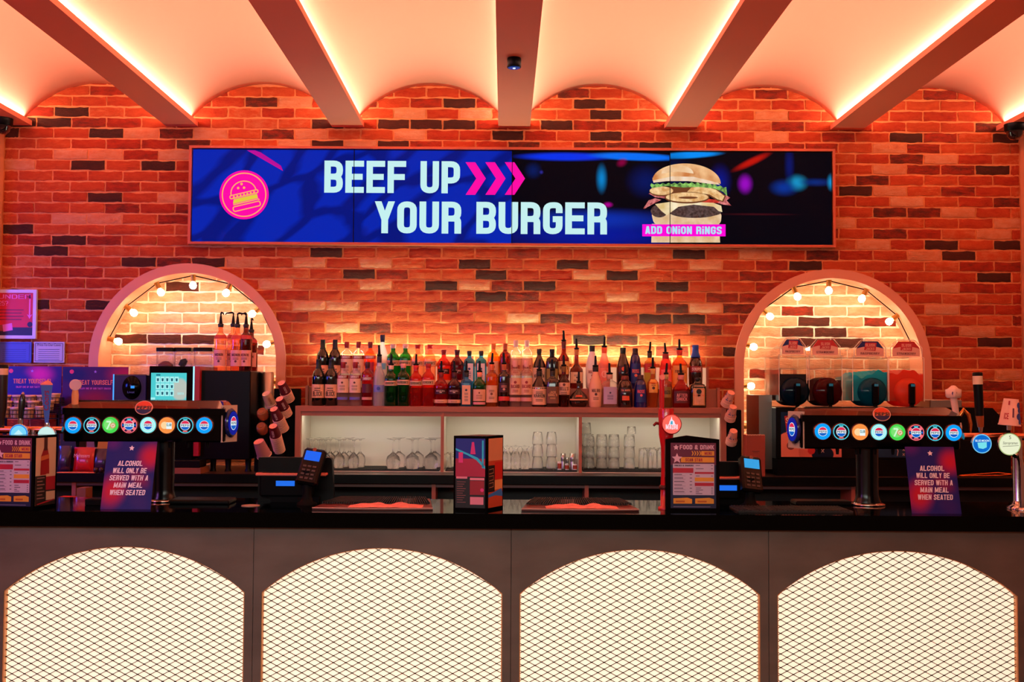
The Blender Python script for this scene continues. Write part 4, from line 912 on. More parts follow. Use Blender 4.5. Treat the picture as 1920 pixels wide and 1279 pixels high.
t0 = tag(tumbler(.095, .03).build('tumbler', GL), 'small upturned tumbler half hidden behind the menu box in the middle bay', 'glass', 'small tumblers')
place(t0, [(838, 7.1), (850, 7.16), (862, 7.1), (845, 7.24)])
hur = tag(MB().lathe([(.026, 0), (.032, .03), (.034, .06), (.026, .1), (.014, .12), (.018, .13), (.03, .14), (.03, .145)], 20).build('stem_beer_glass', GL), 'upturned tulip beer glass in the middle bay', 'glass', 'tulip glasses')
place(hur, [(950, 7.1), (966, 7.1), (984, 7.1), (958, 7.2), (975, 7.2), (992, 7.2)])
pint = MB().lathe([(.036, 0), (.034, .06), (.028, .098), (.026, .1), (.018, .098), (.024, .09), (.033, .004)], 20, cap=False).build('dimpled_glass', GL)
tag(pint, 'thick dimpled glass stacked two high in the middle bay', 'glass', 'stacked dimpled glasses')
k = 0
for px in (1008, 1034):
    for yy, lv in ((7.1, 0), (7.1, 1), (7.1, 2), (7.22, 0), (7.22, 1)):
        o = pint if k == 0 else pint.copy()
        if k: C.objects.link(o)
        o.location = (X(px, yy, 1.25), yy, gz+lv*.078); o.scale = (1, 1, .8); k += 1
hb = tag(tumbler(.075, .037).build('stacked_tumbler', GL), 'clear tumbler in the stacks at the left of the right bay', 'glass', 'stacked tumblers of the right bay')
k = 0
for px, lv in ((1104, 3), (1128, 3), (1151, 3), (1180, 3), (1098, 4)):
    for yy in ((7.09, 7.2) if lv < 4 else (7.3,)):
        for q in range(lv):
            o = hb if k == 0 else hb.copy()
            if k: C.objects.link(o)
            o.location = (X(px, yy, 1.25), yy, gz+q*.072); k += 1
tt = tag(tumbler(.135, .032).build('highball_glass', GL), 'tall ribbed highball glass at the right of the right bay', 'glass', 'tall highball glasses')
place(tt, [(1206, 7.08), (1224, 7.08), (1240, 7.1), (1214, 7.18), (1232, 7.2), (1256, 7.1)])
sp = tag(tumbler(.05, .03).build('shallow_glass', GL), 'single upturned glass raised above the highballs in the right bay', 'glass'); sp.location = (X(1184, 7.2, 1.4), 7.2, gz+.220)
for i, (px, h, r) in enumerate(((1056, .098, .016), (1074, .102, .019), (1064, .07, .013), (1080, .06, .014))):
    ms_ = MB().lathe([(r, 0), (r*.98, h*.45), (r*.86, h*.5), (r*.98, h*.55), (r, h), (r*.9, h), (r*.8, h*.7)], 20, cap=True).build('spirit_measure', STEEL)
    tag(ms_, ('tall narrow steel spirit measure at the left of the measures', 'tallest wide steel spirit measure in the middle bay', 'thin steel measure between the two tall ones', 'short steel measure at the right of the middle bay')[i], 'measure', 'steel spirit measures'); ms_.location = (X(px, 7.12-.05*(i == 1)+.04*(i > 1), 1.2), 7.12-.05*(i == 1)+.05*(i > 1), gz+.03*0)
COP = mat('copper_cup', (170, 70, 45), .4, .5)
for i, px in enumerate((1049, 1063, 1078)):
    c = thing('shot_cup', ('terracotta striped cup, left of the three by the measures', 'terracotta striped cup, middle of the three by the measures', 'terracotta striped cup, right of the three by the measures')[i], 'cup', (X(px, 7.045, 1.2), 7.045, gz), 0, 'small striped cups')
    h = .05 if i == 0 else .036
    MB().lathe([(.0125, 0), (.013, h)], 18).build('cup', WHITE, c); MB().lathe([(.0133, h*.15), (.0138, h*.8)], 18, cap=False).build('sleeve', COP, c)
def ribmat(name, lab, x0, x1, y0, y1, z):
    t = MB(); t.box((x0, y0, z), (x1, y1, z+.008))
    k = x0+.004
    while k < x1-.006: t.box((k, y0+.004, z+.008), (k+.004, y1-.004, z+.011)); k += .012
    return tag(t.build(name, MATB), lab, 'bar mat')
ribmat('shelf_mat', 'black ribbed mat under the wine glasses in the left bay', ux0+.05, d1-.02, 7.02, 7.34, WZ+.0048)
ribmat('shelf_mat', 'black ribbed mat under the glasses of the middle bay', d1+.02, d2-.02, 7.02, 7.34, WZ+.0048)
ribmat('shelf_mat', 'black ribbed mat under the tumblers of the right bay', d2+.02, ux1-.05, 7.02, 7.34, WZ+.0048)
# ============================================================ left end of the back bar
RED = mat('red_panel', (170, 14, 24), .4); NAVY = mat('navy_panel', (14, 16, 60), .3, coat=.4)
def at(px, Y, z): return (X(px, Y, z), Y, z)
# coffee machine
Y = 6.93; x0 = X(372, Y, 1.5); x1 = X(469, Y, 1.5); zt = Z(420, 695, Y); zb = Z(420, 862, Y)
cxm = (X(283, Y, 1.5)+x1)/2
cm = thing('coffee_machine', 'large black coffee machine with a red edge and glowing drinks menu screen', 'coffee machine', (cxm, Y, WZ))
mb = MB().box((x0-cxm, 0, zb-WZ), (x1-cxm, .44, zt-WZ), bev=.006); mb.build('body', BLACK, cm)
for px in (376, 396, 424, 462):
    xx = X(px, Y, 1.2)-cxm; MB().lathe([(.022, 0), (.016, .02), (.02, zb-WZ)], 14, T=Matrix.Translation((xx, .05, 0))).build('leg', BLACK, cm)
sx0, sx1 = X(283, Y, 1.5)-cxm, X(366, Y, 1.5)-cxm; sz1 = Z(320, 687, Y)-WZ; sz0 = .30
MB().box((sx0, -.05, .03), (sx1, .40, sz1), bev=.004).build('touch_panel', GLOSS, cm)
MB().box((sx1+.004, -.045, .1), (sx1+.036, .38, sz1)).build('side_panel', RED, cm)
MB().box((sx1-.003, -.054, .32), (sx1+.003, -.04, sz1)).build('light_strip', ink((150, 215, 255), 1.6), cm)
scx, scz = (X(288, Y, 1.6)+X(353, Y, 1.6))/2-cxm, (Z(320, 700, Y)+Z(320, 749, Y))/2-WZ; sw, sh = 33*Y/F, 25*Y/F
dp = MB().box((-sw, -.052, -sh), (sw, -.049, sh)); ds = dp.build('display', blobs('coffee_screen', (80, 210, 215), [(.07, -.02, .06, .08, 0, (190, 200, 190), .3)], emit=.95, rough=.2), cm, (scx, 0, scz))
tl = MB()
for r in range(3):
    for c in range(5 if r == 0 else 4):
        a0 = -sw+.030+c*.029; b0 = sh-.030-r*.042-.030
        tl.rect(a0, b0, a0+.026, b0+.037, -.0530, 0); tl.flat([(a0+.008, b0+.008), (a0+.018, b0+.008), (a0+.020, b0+.026), (a0+.006, b0+.026)], -.0535, 1)
tl.rect(-sw+.032, sh-.018, -sw+.058, sh-.008, -.053, 2); tl.rect(-sw, -sh, -sw+.028, -sh+.014, -.053, 0); tl.text('COSTA', sw-.035, -sh+.032, .013, y=-.0536, m=0, align='c')
tl.build('menu_tiles', [ink((165, 240, 240), 1), ink((30, 90, 110), 1), ink((30, 120, 140), 1)], ds)
# bean jars on top
JAR = glass('jar_plastic', (.92, .92, .95), .06, (.8, .8, .85))
for i, (px, ww, fill) in enumerate(((311, 33, 1), (344, 33, 2), (382, 36, 0))):
    Yj = 7.06+.03*(i % 2); zj = Z(px, 686 if i < 2 else 693, Yj) if False else (WZ+sz1 if i < 2 else zt); ztj = Z(px, 652, Yj)
    j = thing('storage_jar', ['square clear jar holding brown sachets above the drinks screen', 'clear jar with a dark scoop shape inside, second on the coffee machine', 'empty clear square jar on the coffee machine beside the syrup bottles', ''][i], 'jar', (X(px, Yj, 1.85), Yj, zj), 0, 'clear jars on the coffee machine')
    hj = ztj-zj; r = ww*.5*Yj/F
    MB().lathe([(r*.92, 0), (r*.96, .004), (r*.96, hj-.022)], 32, e=5, ys=.8, cap=True).build('body', JAR, j); MB().lathe([(r, hj-.024), (r, hj-.002), (r*.96, hj)], 32, e=5, ys=.8).build('lid', BLACK, j)
    if fill == 1: MB().lathe([(r*.8, .003), (r*.8, .014), (r*.3, .034), (.003, .036)], 16, e=4, ys=.7).build('sachets', mat('sachet', (120, 50, 36), .6), j)
    if fill == 2: MB().tube([(-.015, 0, .004), (.0, 0, .03), (.02, 0, .045)], [.02, .025, .012], 12).build('scoop', BLACK, j)
# syrup bottles
sl = [L(.10, .44, 1.1, (245, 165, 150), 'MONIN/=/*', (110, 20, 30), .06), L(.68, .76, 1.5, (200, 60, 60))]
for px, top, yy, g, pu, ds_ in ((413.5, 585, 7.03, 'pinkc', .35, 'syrup bottle with amber liquid and black pump, leftmost on the coffee machine'), (437, 585, 7.12, 'pinkc', -1, 'syrup bottle with a pump pointing left, behind the front ones'), (445, 586, 7.03, 'pinkc', 1, 'syrup bottle with a lilac pink label and a pump pointing right'), (461, 586, 7.04, 'brown', -.6, 'dark red syrup bottle with a pump, rightmost in front'), (471, 596, 7.14, 'brown', .2, 'dark red syrup bottle half hidden at the back right')):
    bottle(px, top, 'f', 'gin', 11.5, g, (30, 20, 22), sl, ds_, Y=yy, base=zt, pump=pu, name='syrup_bottle', grp='syrup bottles on the coffee machine', capz=.93)
# water boiler
Y = 6.95; xa, xb = X(212, Y, 1.5), X(274, Y, 1.5); bx = (xa+xb)/2; hw_ = (xb-xa)/2; hz = Z(243, 702, Y)-WZ
bo = thing('water_boiler', 'dark blue water boiler with a round black dial and glowing blue edge', 'water boiler', (bx, Y, WZ))
MB().box((-hw_, 0, 0), (hw_, .38, hz), bev=.006).build('body', NAVY, bo); MB().box((-hw_-.003, -.006, .03), (-hw_+.003, .0, hz)).build('edge_light', ink((70, 160, 255), 1.3), bo)
dz = Z(248, 727, Y)-WZ; d = MB().lathe([(.060, 0), (.056, .012), (.004, .014)], 36, ys=1.25, T=Matrix.Translation((.01, 0, dz)) @ Matrix.Rotation(PI/2, 4, 'X')).build('dial', GLOSS, bo)
MB().rect(.008, dz-.004, .032, dz+.012, -.0155).build('indicator', ink((50, 140, 230), 1.2), d); font('Lincat', .014, ink((110, 120, 170)), bo, (.01, -.0155, dz-.034))
# snack boards
def board(name, lab, px0, px1, py0, py1, Y, items, base):
    xa, xb = X(px0, Y, 1.7), X(px1, Y, 1.7); za_, zb_ = Z((px0+px1)/2, py1, Y), Z((px0+px1)/2, py0, Y)
    t = thing(name, lab, 'sign', ((xa+xb)/2, Y, WZ)); w2 = (xb-xa)/2; zm = (za_+zb_)/2-WZ; h2 = (zb_-za_)/2
    MB().box((-w2, 0, -h2), (w2, .006, h2)).build('board', blobs(name+'_art%d' % px0, base, items, rough=.4), t, (0, 0, zm))
    MB().box((-w2+.01, .006, 0), (-w2+.03, .012, zm)).box((w2-.03, .006, 0), (w2-.01, .012, zm)).build('stand', BLACKM, t)
    g = MB(); g.text('TREAT YOURSELF!', 0, zm+h2*.27, .030, y=-.001, m=0, t=.15, wd=.5, gap=.09); g.text('ENJOY ONE OF OUR TASTY SNACKS', 0, zm+h2*.08, .012, y=-.001, m=1, t=.15, wd=.5, gap=.14)
    g.flat(star(0, zm+h2*.80, .011), -.001, 2); g.disc(-w2*.72, zm+h2*.8, .014, -.001, 3, 20)
    g.build('print', [ink((250, 130, 90)), ink((225, 90, 170)), ink((170, 120, 210)), ink((235, 50, 90))], t); return t
board('snack_sign', 'purple snack advertising board, the left one of two behind the tubs', 5, 115, 687, 775, 7.25, [(.05, .10, .13, .09, 0, (205, 20, 150), .9), (-.16, -.08, .16, .09, .3, (170, 10, 150), .5), (-.10, .03, .14, .10, -.3, (24, 12, 120), .5), (.12, -.1, .1, .12, 0, (60, 6, 60), .9)], (38, 10, 110))
board('snack_sign', 'purple and red snack advertising board beside the water boiler', 117, 240, 688, 780, 7.25, [(.19, .11, .16, .1, 0, (170, 10, 60), .9), (0, -.05, .2, .1, 0, (140, 0, 30), .9), (-.15, .11, .14, .07, 0, (16, 14, 80), .6)], (60, 10, 80))
# snack tubs in a wire basket
TUB = mat('tub_card', (196, 150, 92), .55, noise=.25, nscale=30); LID = mat('tub_lid', (222, 176, 128), .35)
tub = thing('snack_tub', 'round beige snack tub with a pale lid in the wire basket at the left', 'tub', (0, 0, 0), 0, 'snack tubs in the wire basket')
MB().lathe([(.030, 0), (.036, .062)], 24).build('tub', TUB, tub); MB().lathe([(.038, .060), (.0385, .066), (.034, .068), (.033, .064), (.004, .064)], 24).build('lid', LID, tub)
spots = [(10, 741, 7.15), (34, 741, 7.15), (58, 741, 7.15), (80, 741, 7.15), (102, 738, 7.15), (12, 752, 7.06), (37, 752, 7.06), (62, 752, 7.06), (90, 751, 7.06), (8, 763, 6.97), (30, 764, 6.97), (54, 765, 6.97), (77, 762, 6.97)]
for k, (px, py, yy) in enumerate(spots):
    z = Z(px, py, yy)-.066; loc = (X(px, yy, z), yy, z)
    if k == 0: tub.location = loc
    else: dup(tub, loc)
def basket(lab, px0, px1, Y0, Y1, ztop, zbot):
    xa, xb = X(px0, Y0, 1.4), X(px1, Y0, 1.4); t = MB(); r = .0022
    for z in (zbot, zbot+(ztop-zbot)*.5, ztop): t.tube([(xa, Y0, z), (xb, Y0, z)], r, 6); t.tube([(xb, Y0, z), (xb, Y1, z)], r, 6); t.tube([(xa, Y0, z), (xa, Y1, z)], r, 6)
    n = int((xb-xa)/.022)
    for i in range(n+1): x = xa+(xb-xa)*i/n; t.tube([(x, Y0, ztop), (x, Y0, zbot)], r*.7, 6)
    for i in range(8): y = Y0+(Y1-Y0)*i/7; t.tube([(xb, y, ztop), (xb, y, zbot)], r*.7, 6)
    t.box((xa, Y0, zbot-.004), (xb, Y1, zbot))
    for x in (xa, xb):
        for y in (Y0, Y1): t.box((x-.004, y-.004, WZ), (x+.004, y+.004, zbot))
    return tag(t.build('wire_basket', mat('black_wire', (16, 14, 14), .4, .6)), lab, 'basket')
zts = [Z(60, 741, 7.15)-.066, Z(60, 752, 7.06)-.066, Z(60, 764, 6.97)-.066]
for k, (zz, ya, yb) in enumerate(((zts[0], 7.11, 7.19), (zts[1], 7.02, 7.10), (zts[2], 6.93, 7.01))):
    basket('black wire basket tier holding snack tubs, %s of three' % ('highest', 'middle', 'lowest')[k], -4, 110, ya, yb, zz+.05, zz-.001)
# chocolate bars, boxes and bags on the worktop
for i, (px, py, col) in enumerate(((129, 765, (40, 14, 60)), (129, 773, (50, 14, 70)), (130, 781, (60, 16, 60)), (130, 789, (44, 12, 70)))):
    yy = 6.98-.02*i; z = Z(px, py, yy)-.015; t = thing('chocolate_bar', ['topmost dark wrapped chocolate bar with gold lettering beside the tubs', 'second dark wrapped chocolate bar in the stack', 'third dark wrapped chocolate bar in the stack', 'lowest dark wrapped chocolate bar in the stack'][i], 'chocolate bar', (X(px, yy, z), yy, z), 0, 'chocolate bars beside the tubs')
    MB().box((-.05, 0, 0), (.05, .10, .026), bev=.004).build('wrapper', ink(col), t); MB().line([(-.03+.008*q, .008+.007*(q % 2)) for q in range(10)], .004, -.001, 0).build('lettering', ink((250, 190, 110)), t)
sh = tag(MB().box((-.055, -.01, 0), (.055, .14, .012)).box((-.055, .0, .012), (.055, .14, .19)).box((-.055, .0, .19), (.055, .14, .20)).build('bar_display_box', mat('dark_card', (30, 10, 26), .5)), 'dark card box that carries the stacked chocolate bars', 'box'); zz = Z(130, 789, 6.92)-.016; sh.location = (X(130, 6.92, zz), 6.92, WZ); sh.scale = (1, 1, (zz-WZ)/.20)
def bag(lab, px, Y, w_, h_, col, txt, tc, tilt=0):
    t = thing('snack_bag', lab, 'snack bag', (X(px, Y, WZ+.05), Y, WZ), tilt); n = 10; m_ = 8; vs = []; fs = []
    for s_ in (-1, 1):
        for j in range(m_+1):
            for i in range(n+1):
                u, v = i/n*2-1, j/m_; th_ = .028*(1-u**4)*math.sin(PI*min(1, v*1.0+.08))**.7 if 0 < v < 1 else .002
                vs.append((u*w_/2*(1-.05*math.sin(PI*v)), s_*th_+.03+v*.02, v*h_))
    K = (n+1)*(m_+1)
    for j in range(m_):
        for i in range(n): a = j*(n+1)+i; fs += [(a, a+1, a+n+2, a+n+1), (K+a+n+1, K+a+n+2, K+a+1, K+a)]
    MB().add(vs, fs, 0, True).build('bag', mat('foil_%d' % px, col, .3, coat=.4), t)
    if txt: font(txt, h_*.16, ink(tc), t, (0, -.004, h_*.6), sx=.8, shear=.2)
bag('red bag of chocolate balls lying under the drinks tower', 153, 6.86, .13, .15, (190, 16, 20), 'Maltesers', (250, 200, 180))
bag('dark purple snack bag right of the red bag', 186, 6.88, .11, .14, (30, 10, 44), '', None); bag('dark snack bag with pink print left of the red bag', 116, 6.83, .08, .16, (30, 12, 50), '', None)
for k_, px in enumerate((180, 190)):
    t = tag(MB().lathe([(.002, 0), (.013, .003), (.017, .017), (.013, .031), (.002, .034)], 18).build('chocolate_ball', mat('choc', (50, 14, 16), .3)), 'round dark ball %s on the purple bag' % ('left', 'right')[k_], 'sweet'); t.location = (X(px, 6.80, WZ+.03), 6.80, WZ)
t = tag(MB().box((-.12, 0, 0), (.12, .08, .003)).build('lit_worktop_patch', mat('orange_lit_worktop', (235, 140, 80), .5)), 'orange patch painted as lit worktop under the red bag', 'board'); t.location = (X(138, 6.755, WZ), 6.755, WZ)  # added sheet, its colour stands for orange light on the worktop
t = thing('open_box', 'orange card box with a wooden side below the back worktop at the left', 'box', (X(128, 6.6, .95), 6.6, 0)); MB().box((-.07, 0, .86), (.045, .1, 1.03)).build('carton', mat('orange_card', (200, 62, 30), .6), t); MB().box((.047, 0, .86), (.10, .11, 1.085)).build('wooden_side', mat('wood_side', (130, 80, 56), .6, noise=.2), t); MB().box((-.08, .0, 0), (.11, .12, .86)).build('base', BLACKM, t)
t = tag(MB().box((-.09, 0, 0), (.09, .15, .045), bev=.004).build('card_tin', BLACK), 'flat black box under the right end of the left drinks tower', 'box'); t.location = (X(347, 6.78, 1.2), 6.78, WZ+.035)
t = tag(MB().box((-.10, -.02, 0), (.10, .17, .035)).build('box_tray', mat('tan_tray', (150, 90, 56), .5)), 'tan tray under the flat black box', 'tray'); t.location = (X(347, 6.78, 1.2), 6.78, WZ)

# wall papers at the left
def paper(lab, px0, py0, px1, py1, name, build, col, fr=None):
    Y = WALLY-.035; xa, xb = X(px0, Y, 1.8), X(px1, Y, 1.8); za_, zb_ = Z((px0+px1)/2, py1, Y), Z((px0+px1)/2, py0, Y)
    t = thing(name, lab, 'poster' if fr else 'notice', ((xa+xb)/2, Y, (za_+zb_)/2)); w2, h2 = (xb-xa)/2, (zb_-za_)/2
    MB().box((-w2, .006, -h2), (w2, .022, h2)).build('sheet', ink(col), t)
    if fr:
        f = MB(); k = .022; f.box((-w2-k, 0, -h2-k), (w2+k, .026, -h2)).box((-w2-k, 0, h2), (w2+k, .026, h2+k)).box((-w2-k, 0, -h2), (-w2, .026, h2)).box((w2, 0, -h2), (w2+k, .026, h2)); f.build('frame', fr, t)
    g = MB(); mm = build(g, w2, h2); g.build('print', mm, t); return t
def b1(g, w2, h2):
    g.text('UNDER', 0, h2*.72, h2*.2, y=.004, m=0, t=.12, wd=.6, maxw=w2*1.7); g.text('25?', -w2*.82, h2*.40, h2*.22, y=.004, m=0, t=.12, wd=.58, align='l')
    for k in range(4): g.rect(-w2*.8, h2*(.18-.15*k), w2*(.5-.1*(k % 2)), h2*(.22-.15*k), .004, 1)
    g.rect(w2*.78, -h2*.1, w2*.86, h2*.95, .004, 0); g.flat([(w2*.68, 0), (w2*.82, -h2*.22), (w2*.96, 0), (w2*.82, -h2*.08)], .0038, 0)
    g.rect(-w2, -h2, w2, -h2*.62, .0042, 2); g.flat([(-w2*.6, -h2*.5), (-w2*.1, -h2*.42), (-w2*.05, -h2*.75), (-w2*.55, -h2*.83)], .0036, 0); g.disc(w2*.85, -h2*.48, w2*.14, .004, 2); g.flat([(-w2*.85, -h2*.5), (-w2*.6, -h2*.5), (-w2*.55, -h2*.8), (-w2*.85, -h2*.8)], .0034, 3)
    return [ink((240, 120, 200)), ink((110, 8, 20)), ink((24, 8, 40)), ink((160, 60, 50))]
paper('red age check poster in a blue lit white frame at the far left', -12, 549, 59, 629, 'framed_poster', b1, (215, 18, 30), mat('white_frame', (215, 215, 235), .4))
def b2(g, w2, h2):
    g.line([(-w2*.9, -h2*.85), (w2*.9, -h2*.85), (w2*.9, h2*.85), (-w2*.9, h2*.85)], .003, .004, 0, True)
    for k in range(6): g.rect(-w2*.7, h2*(.25-.2*k), w2*.7, h2*(.29-.2*k), .004, 0)
    return [ink((40, 60, 140))]
paper('plain blue lit notice at the far left below the framed poster', -6, 641, 57, 680, 'notice', b2, (70, 90, 190))  # blue light is put into the sheet and print colours
def b3(g, w2, h2): b2(g, w2, h2); return [ink((40, 44, 80))]
n3 = paper('pale printed licence notice with a dark border beside the left niche', 62, 641, 119, 680, 'notice', b3, (190, 190, 205)); font('Price To Our Cases', .018, ink((40, 40, 70)), n3, (0, .003, .042), sx=.8)

# ============================================================ cup dispensers
CUPR = mat('maroon_cup', (92, 10, 22), .5); RIM = mat('cup_rim', (246, 190, 160), .5); BASEC = mat('cup_base', (246, 165, 135), .6)
def cup_stack(px, py, Y, nx_, tiltx, n, mat_side, txt, rs, lab, grp, sid, base_m=BASEC, roll=.0, tcol=(230, 200, 190)):
    """upside-down nested paper cups on a slanting tube, bottom of the top cup facing up"""
    p = W(px, py, Y); R = Matrix.Rotation(tiltx, 4, 'X') @ Matrix.Rotation(roll, 4, 'Y') @ Matrix.Identity(4)
    h = .105*rs; rb = .033*rs; rt = .045*rs
    proto = thing('paper_cup', lab+', topmost of its stack', 'paper cup', p, 0, grp); q = R.to_euler(); proto.rotation_euler = q
    MB().lathe([(rt, -h), (rb, 0)], 28, cap=False).build('side', mat_side, proto); MB().lathe([(rb*.97, .0005), (rb*.9, -.001), (.002, -.002)], 28, cap=False).build('base', base_m, proto)
    MB().lathe([(rt, -h), (rt+.0025, -h-.001), (rt+.0025, -h+.004), (rt, -h+.005)], 28, cap=False).build('rim', RIM, proto)
    if txt:
        def fn(x, y, z): rr = (rb+(rt-rb)*(-z/h))*1.03+.0008; a = -PI/2+sid+x/rr; return (rr*math.cos(a), rr*math.sin(a), z)
        g = MB(); hh_ = h*.16; 
        g.text(txt, 0, 0, hh_, t=.15, maxw=h*.55); vs = [(v[2], v[0]) for v in g.v]   # turn the word along the cup
        g.v = [fn(a-hh_*.5, 0, -h*.5-b) for a, b in vs]
        g.build('lettering', ink(tcol), proto)
    ax = R.to_3x3() @ Vector((0, 0, 1))
    for k in range(1, n): dup(proto, Vector(p)-ax*(.0125*rs*k), None, lab+', nested lower in its stack', rot=q, skip=('lettering', 'base'))
    return p, ax
Yc = 6.93
holder = thing('cup_dispenser', 'black rack holding slanted stacks of maroon paper cups', 'cup dispenser', (X(525, 6.99, 1.3), 6.99, WZ))
hb_ = MB(); hb_.box((-.065, .10, 0), (.10, .16, .52), bev=.004); hb_.box((-.155, -.03, 0), (.02, .12, .13), bev=.004); hb_.box((-.155, .08, .13), (-.09, .12, .36), bev=.003); hb_.build('body', BLACKM, holder)
for i, (px, py, n, sid) in enumerate(((527.5, 718, 7, .55), (524, 748, 6, .6), (513.5, 767, 10, .1), (512, 799, 13, -.1))):
    dsl = ['maroon paper cup of the highest stack', 'maroon paper cup of the second highest stack', 'maroon paper cup of the third stack down', 'maroon paper cup of the lowest stack'][i]
    cup_stack(px, py, 6.86+.03*(3-i)*1.0, 0, math.radians(38), n, CUPR, 'COSTA', .78, dsl, 'maroon paper cups in stack %s' % 'abcd'[i], sid, roll=math.radians((-14, -14, -14, -5)[i]))
cup_stack(485, 828, 6.80, 0, math.radians(30), 1, mat('lilac_cup', (176, 120, 120), .6), '', 1.0, 'wide pale cup by the left end of the cup rack', 'cups left of the cup rack', 0, roll=math.radians(-14))
cup_stack(499, 738, 6.95, 0, math.radians(38), 2, mat('clear_cup', (200, 160, 120), .3), 'COSTA', .8, 'glossy clear cup left of the maroon stacks', 'clear plastic cups', .5, base_m=mat('shiny_base', (230, 190, 150), .25), roll=math.radians(-14), tcol=(150, 30, 30))
for i, (px, py) in enumerate(((491, 773), (490, 800))):
    t = tag(MB().lathe([(.03, -.05), (.036, -.03), (.036, -.012), (.03, .008), (.022, .012), (.018, .006), (.004, .004)], 26).build('plastic_lid', glass('amber_plastic', (.9, .5, .3), .5, (.75, .25, .08))), 'amber domed plastic lid, the %s of two left of the cups' % ('upper', 'lower')[i], 'lid', 'domed plastic lids'); t.location = W(px, py, 6.93); t.rotation_euler = (math.radians(50), math.radians(-10), 0)
cyl = tag(MB().lathe([(.044, 0), (.044, .62), (.040, .625)], 28).build('steel_canister', STEEL), 'tall pale steel canister between the coffee machine and the cups', 'canister'); cyl.location = (-1.538, 7.21, WZ)
# right side cups
hr = thing('cup_dispenser', 'black rack with stacks of patterned pink and blue cups by the right niche', 'cup dispenser', (X(1378, 6.99, 1.3), 6.99, WZ)); MB().box((-.03, .11, 0), (.065, .17, .40), bev=.004).box((-.05, .02, 0), (.04, .12, .22), bev=.004).build('body', BLACKM, hr)
PAT = bun('cup_pattern', (60, 70, 100), (235, 170, 140), 40, 0)
def patmat():
    m = bpy.data.materials.new('pattern_cup'); m.use_nodes = True; nt = m.node_tree; b = nt.nodes['Principled BSDF']; tc = nt.nodes.new('ShaderNodeTexCoord'); n = nt.nodes.new('ShaderNodeTexNoise'); n.inputs['Scale'].default_value = 34
    r = nt.nodes.new('ShaderNodeValToRGB'); r.color_ramp.interpolation = 'CONSTANT'; r.color_ramp.elements[0].color = (*lin((236, 170, 145)), 1); r.color_ramp.elements[1].position = .56; r.color_ramp.elements[1].color = (*lin((60, 90, 140)), 1)
    e = r.color_ramp.elements.new(.64); e.color = (*lin((190, 50, 40)), 1); nt.links.new(tc.outputs['Object'], n.inputs[0]); nt.links.new(n.outputs['Fac'], r.inputs[0]); nt.links.new(r.outputs[0], b.inputs['Base Color']); return m
PC = patmat()
for i, (px, py) in enumerate(((1371, 736), (1374.5, 763), (1375.5, 808))):
    cup_stack(px, py, 6.92-.02*i, 0, math.radians(40), 4, PC, '', .72, 'pink and blue patterned cup, %s stack at the right' % ('highest', 'middle', 'lowest')[i], 'patterned cups in stack %s' % 'efg'[i], 0, roll=math.radians((12, 4, 2)[i]))
t = thing('napkin_box', 'upright brown paper box standing beside the right card reader', 'box', (X(1417, 6.80, 1.3), 6.80, WZ)); hbx = Z(1417, 816, 6.8)-WZ
MB().box((-.058, 0, 0), (.058, .09, hbx), bev=.002).build('box', mat('brown_card', (150, 62, 40), .7), t); MB().line([(-.058+.008*i, hbx+.003*(i % 2)) for i in range(15)], .006, -.002, 0).rect(-.022, hbx*.60, .022, hbx*.615, -.001, 1).rect(-.016, hbx*.57, .016, hbx*.58, -.001, 1).build('torn_top', [mat('pale_torn', (220, 160, 120), .7), ink((90, 34, 24))], t)

# ============================================================ slush machines at the right
Y = 6.90; sl_t = thing('slush_machine', 'black slush drinks machine with four clear tanks in front of the right niche', 'slush machine', (X(1590, Y, 1.4), Y, WZ)); ox = sl_t.location.x
def sx(px, Yy=Y, z=1.5): return X(px, Yy, z)-ox
zt_ = Z(1590, 765, Y)-WZ; zlo = .10
MB().box((sx(1455), .0, zlo), (sx(1738), .46, zt_), bev=.004).build('body', BLACK, sl_t)
MB().box((sx(1423, Y+.10), .10, .03), (sx(1455)-.001, .46, Z(1440, 741, Y+.1)-WZ)).build('steel_side', STEEL, sl_t)
MB().box((sx(1455), -.04, 0), (sx(1600), .46, zlo)).box((sx(1603), -.04, 0), (sx(1738), .46, zlo)).build('drip_base', BLACKM, sl_t)
pz0, pz1 = Z(1520, 857, Y)-WZ, Z(1520, 773, Y)-WZ; pcx = (sx(1464)+sx(1577))/2; pw = (sx(1577)-sx(1464))/2; pzc = (pz0+pz1)/2; ph = (pz1-pz0)/2
po = MB().box((-pw, -.006, -ph), (pw, 0, ph)).build('advert_panel', blobs('slush_art', (16, 44, 74), [(-.13, -.10, .11, .12, 0, (240, 140, 110), .05), (-.02, -.10, .06, .10, 0, (225, 120, 95), .05), (.17, -.13, .10, .07, 0, (235, 140, 120), .05), (.07, -.12, .07, .05, 0, (10, 30, 55), .05)], rough=.3), sl_t, (pcx, 0, pzc))
g = MB(); g.flat([(-pw+.02, ph-.025), (-pw+.11, ph-.015), (-pw+.12, ph-.125), (-pw+.035, ph-.135)][::-1], -.0068, 0); g.build('logo_patch', ink((190, 28, 30)), po)
font('Slush', .036, ink((250, 215, 190)), po, (-pw+.068, -.0076, ph-.068), sx=.8, bold=.02); font('Jacks', .036, ink((250, 215, 190)), po, (-pw+.074, -.0076, ph-.115), sx=.8, bold=.02)
g = MB()
for k in range(3): g.line([(.062, -.03-.03*k), (.078, -.05-.03*k)], .004, -.007, 0).line([(.078, -.03-.03*k), (.062, -.05-.03*k)], .004, -.007, 0)
g.disc(-pw+.06, -ph+.07, .026, -.0068, 1, 24); g.disc(0, -ph+.04, .024, -.0072, 2, 9); g.build('patterns', [ink((240, 190, 170)), ink((150, 70, 60)), ink((200, 40, 40))], po)
